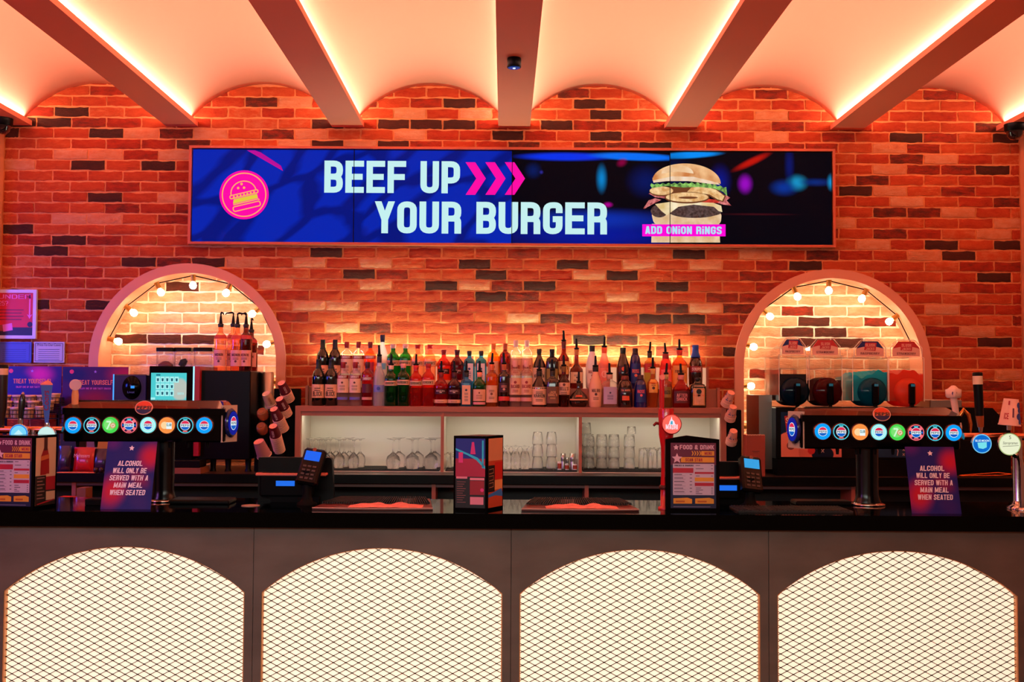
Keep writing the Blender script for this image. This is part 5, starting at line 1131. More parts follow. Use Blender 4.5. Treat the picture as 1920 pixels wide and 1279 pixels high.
p2 = MB().box((sx(1610), -.006, pz0), (sx(1722), 0, pz1)).build('advert_panel', mat('advert_blue', (18, 62, 96), .35), sl_t); g = MB(); xx = sx(1693)
for k in range(4): zz_ = pz0+.012+.03*k; g.line([(xx-.006, zz_), (xx+.006, zz_+.014)], .0035, -.007, 0).line([(xx+.006, zz_), (xx-.006, zz_+.014)], .0035, -.007, 0)
g.line([(xx-.040, pz0+.01), (xx-.034, pz0+.04), (xx-.042, pz0+.06)], .005, -.007, 0); g.build('patterns', ink((240, 200, 185)), p2)
TANK = glass('tank_plastic', (.96, .96, .95), 0, refl=.45)
SB = glass('blue_slush', (0, .85, 1), .55, (.0, .8, 1), refl=.12, rough=.3); SR = glass('red_slush', (1, .10, .03), .70, (1, .14, .05), refl=.12, rough=.3); SN = mat('navy_syrup', (6, 22, 34), .15); SM = mat('maroon_syrup', (60, 6, 10), .15)
tanks = [(1440, 1514, SN, .30, 'RASPBERRY', (30, 40, 110), 668, 702), (1516, 1579, SM, .18, 'STRAWBERRY', (200, 40, 40), 669, 713), (1583, 1665, SB, .52, 'RASPBERRY', (30, 40, 110), 671, 697), (1668, 1734, SR, .50, 'STRAWBERRY', (200, 40, 40), 671, 697)]
for i, (pa_, pb_, liq, fr2, nm, lc, ytop, yliq) in enumerate(tanks):
    Yt = 6.86; fx = (1513, 1579, 1665, 1733)[i]; fw = (52, 62, 66, 66)[i]
    xa, xb = X(fx-fw, Yt, 1.7)-ox, X(fx, Yt, 1.7)-ox; cx_ = (xa+xb)/2; w2 = (xb-xa)/2
    zlow, ztop = Z(1590, 752, Yt)-WZ, Z(1590, ytop, Yt)-WZ; y0, y1 = Yt-Y, .34
    tk = MB(); th_ = .003
    tk.box((xa, y0, zlow), (xa+th_, y1, ztop)).box((xb-th_, y0, zlow), (xb, y1, ztop)).box((xa, y0, zlow), (xb, y0+th_, ztop)).box((xa, y1, zlow), (xb, y1+th_, ztop)).box((xa-.004, y0-.004, ztop), (xb+.004, y0+.01, ztop+.006)).box((xa-.004, y1-.01, ztop), (xb+.004, y1, ztop+.006))
    T = tk.build('tank', TANK, sl_t)
    zl = Z(1590, yliq, Yt)-WZ; vs = []; fs = []; n = 16; m_ = 8      # wavy filled volume
    for j in range(m_+1):
        for k in range(n+1):
            u, v = k/n, j/m_; amp = .014 if i > 1 else 0
            vs.append((xa+.005+(xb-xa-.01)*u, y0+.006+(y1-y0-.012)*v, zl+amp*math.sin(u*7+i*1.3+v*3)+amp*.5*math.sin(u*19+v*8)-(.03*(1-u) if i == 2 else 0)))
    K = len(vs); per = [k for k in range(n+1)]+[j*(n+1)+n for j in range(1, m_+1)]+[m_*(n+1)+k for k in range(n-1, -1, -1)]+[j*(n+1) for j in range(m_-1, 0, -1)]
    for j in range(m_):
        for k in range(n): a = j*(n+1)+k; fs.append((a, a+1, a+n+2, a+n+1))
    q = len(per)
    for p_ in per: vs.append((vs[p_][0], vs[p_][1], zlow+.002))
    for k in range(q): fs.append((per[(k+1) % q], per[k], K+k, K+(k+1) % q))
    MB().add(vs, fs, 0, False).build('slush' if i > 1 else 'syrup', liq, T)
    # lid: sloping clear hood with rounded label
    lz = ztop+.006; hd = .105; lw = w2*.9; out = [(-lw, 0), (lw, 0), (lw, hd*.55), (lw*.55, hd), (-lw*.55, hd), (-lw, hd*.55)]
    sv = [(cx_+a, y0+.006, lz+b) for a, b in out]+[(cx_+a, y1-.02, lz+b*.45) for a, b in out]
    hdo = MB().add(sv, [(k+6, (k+1) % 6+6, (k+1) % 6, k) for k in range(1, 6)]+[(0, 1, 2, 3, 4, 5)]).build('hood', TANK, T)
    lg = MB(); lo_ = [(-lw*.86, .004), (lw*.86, .004), (lw*.86, hd*.52), (lw*.5, hd*.92), (-lw*.5, hd*.92), (-lw*.86, hd*.52)]
    lg.prism([(cx_+a, lz+b) for a, b in lo_], y0+.001, y0+.004, 0)
    up = [(-lw*.86, hd*.50), (-lw*.4, hd*.60), (0, hd*.5), (lw*.4, hd*.6), (lw*.86, hd*.50), (lw*.5, hd*.92), (-lw*.5, hd*.92)]; lg.flat([(cx_+a, lz+b) for a, b in up], y0+.0002, 1)
    lg.flat([(cx_-lw*.38, lz+hd*.40), (cx_+lw*.34, lz+hd*.36), (cx_+lw*.42, lz+hd*.84), (cx_-lw*.30, lz+hd*.86)], y0-.0006, 2)
    lg.text('SLUSH', cx_, lz+hd*.61, hd*.17, y=y0-.0014, m=0, maxw=lw*.6); lg.text('JACKS', cx_, lz+hd*.41, hd*.15, y=y0-.0014, m=0, maxw=lw*.55); lg.text(nm, cx_, lz+hd*.14, hd*.13, y=y0-.0004, m=3, t=.14, maxw=lw*1.2)
    lg.build('flavour_label', [ink((245, 185, 160)), ink(lc), ink((205, 50, 60)), ink((110, 40, 60))], T)
    ed = MB(); e_ = [(cx_+a, y0+.002, lz+b) for a, b in out]+[(cx_+out[0][0], y0+.002, lz)]; ed.tube(e_[1:6]+[e_[0]], .0022, 6)
    ed.tube([(xa, y0, zlow), (xa, y0, ztop+.004), (xb, y0, ztop+.004), (xb, y0, zlow)], .0024, 6); ed.build('rim', mat('bright_edge_pale', (255, 240, 220), .25), T)  # pale tubes added as the bright glints along the clear plastic edges
    # drum nose and tap
    dz_ = Z(1590, 735, Yt)-WZ; R_ = .088; 
    MB().lathe([(R_*1.02, .0), (R_*1.02, .16), (R_, .215), (R_*.8, .235), (.01, .24)], 32, T=Matrix.Translation((cx_+.01, .16, dz_)) @ Matrix.Rotation(PI/2, 4, 'X')).build('drum', {0: glass('navy_drum', (.02, .05, .09), .7, (.004, .03, .06), refl=.12), 1: glass('maroon_drum', (.15, .01, .02), .75, (.10, .003, .006), refl=.12), 2: glass('blue_drum', (.01, .20, .28), .75, (.0, .14, .22), refl=.12), 3: SR}[i], T)
    MB().box((cx_-.018+.012, y0-.075, dz_-.075), (cx_+.018+.012, y0-.035, dz_+.055), bev=.008).box((cx_+.001, y0-.06, dz_-.10), (cx_+.023, y0-.04, dz_-.075)).build('tap', GLOSS, T)
    MB().box((cx_-.012+.012, y0-.0765, dz_+.035), (cx_+.012+.012, y0-.0745, dz_+.05)).build('tap_badge', ink((60, 140, 160), .3), T)
# dark machine further right with a steel top
t = thing('ice_machine', 'low black machine with a steel lid at the right end of the back bar', 'machine', (X(1810, 6.95, 1.4), 6.95, WZ)); wx = X(1880, 6.95, 1.4)-X(1810, 6.95, 1.4); w0_ = X(1742, 6.95, 1.4)-X(1810, 6.95, 1.4); hz_ = Z(1810, 765, 6.95)-WZ
MB().prism([(w0_, 0), (wx+.05, 0), (wx+.05, hz_-.12), (wx-.06, hz_), (w0_, hz_)], 0, .4).build('body', BLACK, t)
MB().box((w0_, -.02, hz_), (w0_+.2, .36, hz_+.05), bev=.004).build('steel_lid', STEEL, t)
# ============================================================ drinks towers on the counter
def medal(kind, cap, r, T):
    """lit round badge, returns (meshbuilder, materials)"""
    g = MB(); R = r*.86
    cols = {'pepsi_blue': (0, 165, 255), 'max': (4, 16, 34), '7': (70, 220, 80), 'cherry': (30, 20, 90), 'diet': (120, 235, 235), 'club': (255, 150, 70), 'navy': (0, 40, 190)}
    base = cols[kind]; ms = [ink(base, .95 if kind not in ('max', 'cherry') else .4), ink((235, 250, 255), 1), ink((225, 40, 80), 1), ink((0, 95, 200), 1), ink((10, 40, 70), 1), ink((255, 110, 120), 1), ink((240, 60, 60), 1), ink((70, 215, 235), 1)]
    g.disc(0, 0, R, 0, 0, 36); y = -.0008
    if kind in ('max', 'cherry'):
        g.ring(0, 0, R*.9, R, y, 7 if kind == 'max' else 5, 36)
        g.rect(-R*.26, R*.66, R*.26, R*.80, y*1.2, 7); g.rect(-R*.28, -R*.82, R*.28, -R*.68, y*1.2, 5)
        if kind == 'cherry':
            for a in (40, 150, 215, 325, 0, 180): g.disc(R*.76*math.cos(math.radians(a)), R*.76*math.sin(math.radians(a)), R*(.2 if a % 180 else .12), y*1.1, 5 if a % 180 else 3, 14)
    if kind == '7':
        g.disc(-.1*R, .05*R, R*.7, y*.6, 7, 24); ms[7] = ink((125, 228, 115), 1)
        g.text('7', -R*.28, -R*.52, R*1.05, y=y*1.8, m=1, t=.20, wd=.6, slant=.12)
        g.disc(R*.32, -R*.05, R*.34, y*2.2, 6, 20); g.disc(R*.32, -R*.05, R*.26, y*2.5, 1, 20); g.text('UP', R*.32, -R*.2, R*.28, y=y*3, m=6, t=.2)
        ms[1] = ink((205, 250, 205), 1); ms[4] = ink((30, 150, 50), 1)
    elif kind == 'club':
        g.disc(-R*.28, 0, R*.45, y*.8, 5, 20); ms[5] = ink((255, 215, 160), 1); g.rect(-R*.05, -R*.45, R*.62, R*.36, y, 1); g.text('CLUB', R*.28, -R*.1, R*.34, y=y*1.6, m=4, t=.18, maxw=R*.6); ms[4] = ink((20, 130, 110), .6)
    else:
        s = .62 if kind in ('max', 'cherry') else .58; q = R*s
        if kind == 'diet': g.disc(0, 0, R*.86, y*.5, 1, 30); g.disc(0, 0, R*.80, y*.7, 7, 30); ms[7] = ink((165, 245, 240), 1)
        g.disc(0, 0, q, y*1.4, 1, 30)
        a = [math.radians(20+140*i/12) for i in range(13)]; g.flat([(q*.92*math.cos(v), q*.92*math.sin(v)) for v in a], y*2, 2)
        a = [math.radians(200+140*i/12) for i in range(13)]; g.flat([(q*.92*math.cos(v), q*.92*math.sin(v)) for v in a], y*2, 3)
        g.text('PEPSI', 0, -q*.20, q*.40, y=y*2.4, m=4, t=.2, wd=.62, maxw=q*1.7)
    for i in range(len(g.v)): g.v[i] = tuple(T @ Vector(g.v[i]))
    return g, ms
def tower(lab, ccol, px_l, px_r, medals, side, cxpx, Y):
    """wide black head on a column with a row of lit badges"""
    zc_ = Z(medals[4][0], medals[4][1], Y); cx = X((px_l+px_r)/2, Y, zc_); w2 = (px_r-px_l)/2*Y/F
    t = thing('soft_drinks_tower', lab, 'drinks dispenser', (cx, Y, CT)); zc_ -= CT
    top = Z((px_l+px_r)/2, ccol, Y)-CT; bot = zc_-.085
    head = MB(); head.box((-w2, 0, bot), (w2, .17, zc_+.075), bev=.008)
    zm_ = zc_+.083; hood = [(-w2+.0, zm_), (w2-.0, zm_), (w2-.03, top-.006), (w2-.045, top), (-w2+.045, top), (-w2+.03, top-.006)]
    head.box((-w2+.002, -.013, zc_+.05), (w2-.002, .17, zm_))
    vs = [(x, -.012, z) for x, z in hood]; vs2 = [(x*.985, .05 if z > zc_+.07 else -.0, z) for x, z in hood]
    fv = [(x, (-.014 if z < zc_+.09 else .075), z) for x, z in hood]; bv = [(x, .19, z) for x, z in hood]
    head.build('head', GLOSS, t)
    MB().add(fv+bv, [list(range(6)), list(range(11, 5, -1))]+[(k+6, (k+1) % 6+6, (k+1) % 6, k) for k in range(6)]).build('hood', mat('hood_gloss', (30, 12, 8), .22, coat=.9), t)
    colx = X(cxpx, Y+.02, 1.3)-cx
    MB().lathe([(.074, 0), (.074, .006), (.062, .03), (.056, .06), (.056, bot)], 36, ys=.8, T=Matrix.Translation((colx, .085, 0))).build('column', mat('column_gloss', (6, 8, 8), .2, spec=.4), t)
    MB().lathe([(.085, 0), (.088, .004), (.085, .01), (.07, .014)], 36, T=Matrix.Translation((colx, .085, 0))).build('chrome_foot', CHROME, t)
    for px, py, kd in medals:
        mx_, mz_ = X(px, Y, zc_+CT)-cx, Z(px, py, Y)-CT; r = 17.5*Y/F; T = Matrix.Translation((mx_, -.014, mz_))
        bz = MB().lathe([(r*.80, 0), (r*1.0, .004), (r*1.02, .010), (r*.88, .0165)], 40, cap=True, T=Matrix.Translation((mx_, 0.002, mz_)) @ Matrix.Rotation(PI/2, 4, 'X')).build('badge', mat('badge_rim', (150, 110, 100), .25, .8), t)
        g, ms = medal(kd, 0, r, Matrix.Translation((mx_, -.0155, mz_))); g.build('badge_face', ms, bz)
    # end badge on a clear plate turned outwards
    sg = side; ex = w2*sg; r = 17.5*Y/F; A = Matrix.Translation((ex+sg*.012, .055, zc_+.01)) @ Matrix.Rotation(sg*math.radians(68), 4, 'Z')
    MB().box((-.062, 0, -.095), (.062, .008, .09), T=A).build('end_plate', mat('end_plate', (200, 180, 160), .3), t)
    e = MB().lathe([(r*1.05, 0), (r*1.1, .01), (r*.95, .02)], 36, ys=1.45, T=A @ Matrix.Rotation(PI/2, 4, 'X')).build('end_badge', mat('end_badge_rim', (20, 30, 80), .2, coat=.5), t)
    g, ms = medal('navy', 0, r*1.05, A @ Matrix.Translation((0, -.0215, 0)) @ Matrix.Diagonal((1, 1, 1.4, 1))); ms[0] = ink((0, 30, 170), .7); g.build('end_badge_face', ms, e)
    # oval brand badge on the hood
    lx, lz = X((272, 1651)[side < 0], Y, zc_+.1+CT)-cx, Z((272, 1651)[side < 0], (765, 777)[side < 0], Y)-CT; R_ = 16.5*Y/F
    hp = MB(); TT = Matrix.Translation((lx, -.013, lz)) @ Matrix.Rotation(math.radians(-20), 4, 'X') @ Matrix.Diagonal((1, 1, .82, 1))
    hp.lathe([(R_, 0), (R_, .006)], 36, 0, T=TT @ Matrix.Rotation(PI/2, 4, 'X')); lo = hp.build('brand_badge', mat('badge_white', (235, 190, 170), .4), t)
    q = MB(); q.disc(0, 0, R_*.94, -.0066, 1, 36, T=TT); a = [math.radians(12+156*i/14) for i in range(15)]; q.flat([(R_*.92*math.cos(v), R_*.92*math.sin(v)) for v in a], -.0072, 0, T=TT)
    a = [math.radians(196+148*i/14) for i in range(15)]; q.flat([(R_*.92*math.cos(v), R_*.92*math.sin(v)) for v in a], -.0072, 2, T=TT); q.text('PEPSI', 0, -R_*.24, R_*.46, y=-.008, m=3, t=.22, wd=.62, maxw=R_*1.66, slant=.1, T=TT)
    q.build('brand_print', [ink((235, 70, 20)), ink((235, 120, 80)), ink((20, 24, 80)), ink((30, 12, 14))], lo)
    for px, _, _ in medals[::1]:
        mx_ = X(px, Y, zc_+CT)-cx; MB().lathe([(.007, -.03), (.010, 0)], 12, T=Matrix.Translation((mx_, .05, bot))).build('nozzle', BLACK, t)
    return t
TY = 5.56
tower('left soft drinks tower with a row of eight lit round badges', 751, 118, 421, [(139, 797.5, 'pepsi_blue'), (174, 797.5, 'max'), (209, 797, 'cherry'), (244, 797, 'cherry'), (279.5, 797, 'diet'), (314.5, 797.5, 'club'), (349, 797.5, 'max'), (384.5, 797.5, 'pepsi_blue')][:2]+[(209, 797, '7'), (244, 797, 'cherry'), (279.5, 797, 'diet'), (314.5, 797.5, 'club'), (349, 797.5, 'max'), (384.5, 797.5, 'pepsi_blue')], 1, 299, TY)
tower('right soft drinks tower with a row of eight lit round badges', 764, 1502, 1801, [(1541, 809, 'pepsi_blue'), (1575.5, 809.5, 'max'), (1611, 810, 'club'), (1646, 810, 'diet'), (1680.5, 810.5, '7'), (1715.5, 811, 'cherry'), (1751, 811.5, 'max'), (1786, 811.5, 'pepsi_blue')], -1, 1634, TY)

# ============================================================ beer taps
def lens(t, px, py, Y, r, face, items, name='lit_badge', texts=()):
    x, z = X(px, Y, Z(px, py, Y))-t.location.x, Z(px, py, Y)-t.location.z
    b = MB().lathe([(r*.7, 0), (r*.98, .01), (r, .02), (r*.93, .026)], 36, T=Matrix.Translation((x, Y-t.location.y+.02, z)) @ Matrix.Rotation(PI/2, 4, 'X')).build(name, CHROME, t)
    g = MB(); ms = []; y = Y-t.location.y-.007
    g.disc(x, z, r*.93, y, 0, 40); ms.append(face)
    for (shape, col, e) in items: shape(g, x, z, r, y-.0008*(len(ms)), len(ms)); ms.append(ink(col, e))
    g.build('badge_face', ms, b)
    for (tx, h, col, dx, dz, kw) in texts: font(tx, h, ink(col, kw.pop('e', 0)), b, (x+dx, y-.005, z+dz), **kw)
    return b
def barrail(name, lab, px0, px1, py, Y, colpx):
    z = Z((px0+px1)/2, py, Y); cx = X((px0+px1)/2, Y, z); t = thing(name, lab, 'beer tower', (cx, Y, CT)); a, b = X(px0, Y, z)-cx, X(px1, Y, z)-cx
    MB().tube([(a, 0, z-CT), (b, 0, z-CT)], .018, 16).build('rail', mat('orange_lit_chrome', (225, 150, 110), .2, 1), t)  # rail is chrome, the orange light on it is put into its colour
    for k, c in enumerate(colpx): MB().lathe([(.055, 0), (.055, .008), (.03, .02), (.024, .04), (.024, z-CT)], 24, T=Matrix.Translation((X(c, Y, 1.3)-cx, 0, 0))).build('column', CHROME, t)
    return t
barrail('beer_tower', 'chrome beer tower rail behind the left menu box', -60, 118, 806, 5.52, (30, 60))
barrail('beer_tower', 'chrome beer tower rail at the far right of the counter', 1806, 1990, 819, 5.52, (1908,))
# left taps
def tapbase(t, x, z0_, z1_): MB().lathe([(.011, z0_), (.013, (z0_+z1_)/2), (.011, z1_)], 16, T=Matrix.Translation((x, 0, 0))).build('shank', CHROME, t)
def mk(lab, px, py, Y): z = Z(px, py, Y); return thing('beer_tap', lab, 'beer tap', (X(px, Y, z), Y, z), 0, 'beer taps on the counter')
Yt = 5.46
t = mk('beer tap with a slim dark handle above a lit blue badge at the left', 38, 810, Yt)
lens(t, 36, 813, Yt-.02, .048, ink((120, 215, 250), 1), [(lambda g, x, z, r, y, m: g.ring(x, z, r*.8, r*.9, y, m), (30, 120, 230), 1), (lambda g, x, z, r, y, m: g.flat([(x-r*.5, z-r*.1), (x+r*.5, z-r*.1), (x, z+r*.4)], y, m), (190, 240, 250), 1)])
zt_ = Z(40, 735, Yt)-t.location.z; tapbase(t, 0, .03, .07)
MB().tube([(0, 0, .06), (.002, 0, .10), (.006, 0, .15), (.008, 0, zt_-.02), (.009, 0, zt_)], [.011, .014, .016, .011, .003], 16).build('handle', mat('dark_handle', (14, 22, 20), .25, coat=.5), t); MB().lathe([(.004, zt_-.02), (.008, zt_-.008), (.003, zt_)], 12, T=Matrix.Translation((.009, 0, 0))).build('finial', mat('pink_tip', (230, 150, 120), .3), t)
t = mk('beer tap with a tapering blue handle with red script at the left', 88, 812, Yt)
lens(t, 88, 816, Yt-.02, .045, ink((205, 240, 235), 1), [(lambda g, x, z, r, y, m: g.ring(x, z, r*.85, r*.93, y, m), (170, 220, 220), 1)])
zt_ = Z(88, 722, Yt)-t.location.z; tapbase(t, 0, .02, .05); R3 = [(.010, .05), (.034, zt_)]
MB().lathe(R3, 3, a0=-PI/2-PI/3, a1=1.5*PI-PI/3, smooth=False, T=Matrix.Translation((0, 0, 0))).build('handle', mat('tap_blue', (60, 110, 190), .35), t)
MB().lathe([(.0355, zt_), (.035, zt_+.006), (.004, zt_+.024)], 3, a0=-PI/2-PI/3, a1=1.5*PI-PI/3, smooth=False).build('handle_top', mat('salmon_top', (226, 130, 110), .4), t)
o = font('Coors', .034, ink((150, 10, 60)), t, (0, 0, 0), bold=.01, shear=.15)
for v in o.data.vertices: x_, z_ = v.co.x, v.co.z; zz = (.05+zt_)/2+.015+x_*.85; v.co = (-(z_-.012)*(.5+.6*(zz/zt_)), -(.010+.024*(zz-.05)/(zt_-.05))*.5-.0025, zz)
t = mk('beer tap with a pale round knob and cream stem behind the left tower', 140, 790, 5.60)
zk = Z(140, 722, 5.6)-t.location.z
MB().lathe([(.010, 0), (.015, .03), (.018, zk-.05), (.013, zk-.015), (.012, zk)], 18, ys=.8).build('handle', mat('cream_handle', (232, 160, 110), .45), t); MB().lathe([(.027, -.012), (.029, -.008), (.029, .008), (.027, .012)], 28, T=Matrix.Translation((0, 0, zk)) @ Matrix.Rotation(PI/2, 4, 'X') @ Matrix.Rotation(.3, 4, 'Y')).build('knob', mat('knob_pale', (215, 170, 180), .4), t)
t = mk('thick dark beer tap handle with a cream band at the left edge', 3, 802, 5.44); zk = Z(3, 684, 5.44)-t.location.z
MB().lathe([(.012, 0), (.014, .05), (.022, .1), (.024, zk-.05)], 20).build('handle', mat('dark_wood_handle', (30, 16, 14), .3, coat=.4), t); MB().lathe([(.0245, zk-.05), (.0255, zk-.018)], 20).build('band', mat('cream_band', (240, 190, 150), .4), t); MB().lathe([(.0258, zk-.018), (.0255, zk-.004), (.02, zk)], 20).build('cap', BLACK, t)
# right taps
t = mk('white ceramic beer tap handle with a cube head beside the right tower', 1800, 800, 5.60); zk = Z(1788, 742, 5.6)-t.location.z; xo = X(1788, 5.6, 1.6)-t.location.x
CER = mat('white_ceramic', (238, 205, 190), .3, coat=.4)
MB().tube([(0, 0, -.06), (-.002, 0, 0), (xo*.6, 0, .06), (xo, 0, zk-.01)], [.008, .012, .016, .017], 16).build('handle', CER, t)
hd_ = MB().lathe([(.024, -.012), (.030, -.004), (.031, .030), (.02, .036), (.008, .05), (.002, .052)], 24, e=6, T=Matrix.Translation((xo, 0, zk)) @ Matrix.Rotation(.5, 4, 'Z')).build('cube_head', CER, t)
MB().disc(xo-.008, zk+.012, .013, -.032, 0, 24).rect(xo-.018, zk+.012, xo+.004, zk+.018, -.0335, 1).build('badge', [ink((90, 70, 150)), ink((60, 20, 60))], hd_)
t = mk('tall black cylindrical beer tap handle with a cream band at the right', 1839, 822, Yt)
lens(t, 1840, 832, Yt-.02, .0505, ink((0, 110, 215), .9), [(lambda g, x, z, r, y, m: g.ring(x, z, r*.84, r*.93, y, m), (120, 205, 240), 1), (lambda g, x, z, r, y, m: g.flat([(x-r*.45, z+r*.1), (x+r*.45, z+r*.16), (x+r*.45, z-r*.35), (x+r*.1, z-r*.5), (x-r*.35, z-r*.42)], y, m), (120, 225, 235), 1)], texts=[('BLUE MOON', .0105, (215, 245, 250), 0, .010, dict(sx=.85, bold=.03, e=1))])
zk = Z(1835, 698, Yt)-t.location.z; xo = X(1834, Yt, 1.6)-t.location.x
MB().lathe([(.008, .03), (.012, .06)], 14).build('shank', CHROME, t); MB().tube([(0, 0, .055), (xo*.4, 0, .11)], [.015, .02], 18).build('copper_neck', mat('copper_neck', (200, 110, 60), .3, .8), t)
hh_ = MB().tube([(xo*.4, 0, .11), (xo, 0, zk-.06)], [.020, .0225], 20).build('handle', BLACK, t); MB().tube([(xo, 0, zk-.06), (xo*1.1, 0, zk-.018)], [.0235, .0235], 20).build('band', mat('cream_band2', (240, 215, 180), .4), t); MB().tube([(xo*1.1, 0, zk-.018), (xo*1.12, 0, zk-.004), (xo*1.13, 0, zk)], [.024, .0235, .018], 20).build('cap', BLACK, t)
t = mk('beer tap covered by an upturned paper cup, with a cream lit badge', 1892, 822, Yt)
lens(t, 1892, 833, Yt-.02, .058, ink((236, 240, 205), 1), [(lambda g, x, z, r, y, m: g.ring(x, z, r*.86, r*.93, y, m), (170, 190, 120), 1), (lambda g, x, z, r, y, m: g.flat([(x-r*.6, z-r*.2), (x+r*.75, z-r*.12), (x+r*.75, z-r*.09), (x-r*.6, z-r*.165)], y, m), (40, 70, 50), 0)], texts=[('Staropramen', .0145, (24, 50, 40), 0, 0.0, dict(sx=.72, shear=.3)), ('S', .018, (60, 80, 60), 0, .026, dict())])
MB().lathe([(.012, .04), (.014, .10), (.012, .192)], 16).build('shank', CHROME, t)
c = thing('paper_cup', 'upturned white paper cup with blue and red print over the rightmost tap', 'paper cup', (X(1892, Yt, 1.65), Yt, Z(1887, 798, Yt))); hc = Z(1890, 748, Yt)-c.location.z; c.rotation_euler = (0, .08, 0)
MB().lathe([(.0525, 0), (.0525, .006), (.050, .007), (.034, hc), (.031, hc)], 32, cap=False).build('side', mat('white_paper', (240, 195, 180), .6), c); MB().lathe([(.034, hc-.001), (.031, hc-.003), (.002, hc-.003)], 32, cap=False).build('base', mat('cup_bottom', (245, 190, 165), .6), c)
g = MB()
def cw(x, y, z): rr = (.050+(.034-.050)*z/hc)*1.02+.001; a = -PI/2+x/.045; return (rr*math.cos(a), rr*math.sin(a), z)
for cx_, cz_, rr_, m_ in ((.032, .10, .016, 0), (.034, .075, .013, 0), (.030, .045, .018, 0), (.034, .02, .012, 0)):
    for k in range(16):
        a0_, a1_ = 2*PI*k/16, 2*PI*(k+1)/16; g.add([cw(cx_, 0, cz_), cw(cx_+rr_*math.cos(a0_), 0, cz_+rr_*math.sin(a0_)), cw(cx_+rr_*math.cos(a1_), 0, cz_+rr_*math.sin(a1_))], [(0, 1, 2)], m_)
g.add([cw(x, 0, z) for x, z in ((-.032, .10), (-.024, .10), (-.024, .12), (-.032, .12))], [(0, 1, 2, 3)], 1); g.text('ICE', -.036, .03, .03, m=1, fn=cw, maxw=.022); g.add([cw(x, 0, z) for x, z in ((-.009, .04), (-.001, .04), (-.001, .085), (-.009, .085))], [(0, 1, 2, 3)], 2); g.build('print', [ink((60, 80, 170)), ink((190, 30, 40)), ink((120, 60, 90))], c)
t = thing('swan_neck_tap', 'curved chrome swan neck pipe at the far right of the counter', 'pipe', (X(1912, 5.45, CT), 5.45, CT)); zz = Z(1905, 855, 5.45)-CT
MB().tube([(.012, 0, 0), (.012, 0, zz-.06), (.006, 0, zz-.02), (-.016, -.01, zz+.01), (-.03, -.02, zz)], [.012]*5, 14).build('pipe', CHROME, t); MB().lathe([(.03, 0), (.03, .006), (.018, .012)], 20, T=Matrix.Translation((.012, 0, 0))).build('flange', CHROME, t)

tg = thing('tongs', 'copper coloured bar tongs lying on the back worktop at the far right', 'tongs', (X(1850, 6.80, WZ), 6.80, WZ)); ta, tb = X(1800, 6.8, WZ)-tg.location.x, X(1897, 6.8, WZ)-tg.location.x; CU = mat('copper', (225, 120, 60), .25, 1)
MB().tube([(ta, -.012, .012), (tb*.5, -.016, .016), (tb, 0, .022)], .004, 8).build('arm', CU, tg); MB().tube([(ta, .012, .012), (tb*.5, .018, .030), (tb, 0, .022)], .004, 8).build('arm', CU, tg)
gp = tag(MB().tube([(0, 0, 0), (.004, 0, .05), (.028, 0, .085), (.050, 0, .06), (.062, 0, .012), (.060, 0, -.03)], [.009, .010, .012, .012, .009, .006], 14).build('coffee_spout', mat('gold_metal', (220, 150, 80), .2, 1)), 'curved gold spout between the white tap handle and the tall black one', 'spout'); gp.location = (X(1797, 5.62, 1.5), 5.62, Z(1797, 800, 5.62))
# red free standing beer tap
Ym = 5.42; t = thing('beer_tap', 'slim red beer tap column with a pink lit badge left of the right menu', 'beer tap', (X(1249, Ym, 1.3), Ym, CT)); ht = Z(1250, 766, Ym)-CT; RD = mat('red_column', (196, 12, 24), .25, coat=.6)
MB().lathe([(.040, 0), (.040, .01), (.028, .014), (.028, .10), (.024, .2), (.026, .3), (.036, .36), (.0385, ht-.004), (.037, ht)], 30).build('column', RD, t)
MB().lathe([(.034, .095), (.035, .1), (.035, .11), (.030, .115)], 24).build('collar', mat('brown_collar', (80, 30, 24), .3, .5), t)
zb_ = Z(1256, 795, Ym)-CT; xb_ = X(1256, Ym, 1.5)-t.location.x; r = 18.5*Ym/F
ld = MB().lathe([(r*.8, 0), (r*1.0, .012), (r*1.02, .024), (r*.94, .03)], 40, T=Matrix.Translation((xb_, -.03, zb_)) @ Matrix.Rotation(PI/2, 4, 'X')).build('lit_badge', RD, t)
g = MB(); g.disc(xb_, zb_, r*.92, -.0605, 0, 40); g.flat([(xb_-r*.3, zb_-r*.05), (xb_+r*.35, zb_-r*.05), (xb_+r*.25, zb_+r*.3), (xb_+r*.05, zb_+r*.5), (xb_, zb_+r*.8), (xb_-r*.1, zb_+r*.5), (xb_-r*.22, zb_+r*.3)], -.0612, 1); g.flat([(xb_-r*.14, zb_), (xb_+r*.1, zb_), (xb_+r*.08, zb_+r*.35), (xb_-r*.1, zb_+r*.3)], -.0618, 2); g.text('MADRI', xb_, zb_-r*.5, r*.5, y=-.0614, m=1, maxw=r*1.2)
g.build('badge_face', [ink((255, 105, 90), 1), ink((255, 225, 235), 1), ink((60, 170, 200), 1)], ld)
zh = Z(1241, 706, Ym)-CT; xh = X(1241, Ym, 1.6)-t.location.x
MB().tube([(-.02, 0, ht-.03), (xh, 0, ht+.02), (xh, 0, zh)], [.008, .0125, .013], 14).build('handle', RD, t); MB().lathe([(.0145, zh), (.0145, zh+.005), (.004, zh+.007)], 16, T=Matrix.Translation((xh, 0, 0))).lathe([(.013, -.004), (.013, .004)], 20, T=Matrix.Translation((xh, -.010, zh-.004)) @ Matrix.Rotation(PI/2, 4, 'X')).build('handle_top', mat('pink_enamel', (250, 130, 110), .3), t)
MB().tube([(-.03, 0, zb_-.0), (-.05, -.005, zb_+.004), (-.062, -.01, zb_-.008)], [.008, .007, .006], 12).build('spout', mat('dark_red_spout', (120, 20, 20), .3, .4), t)

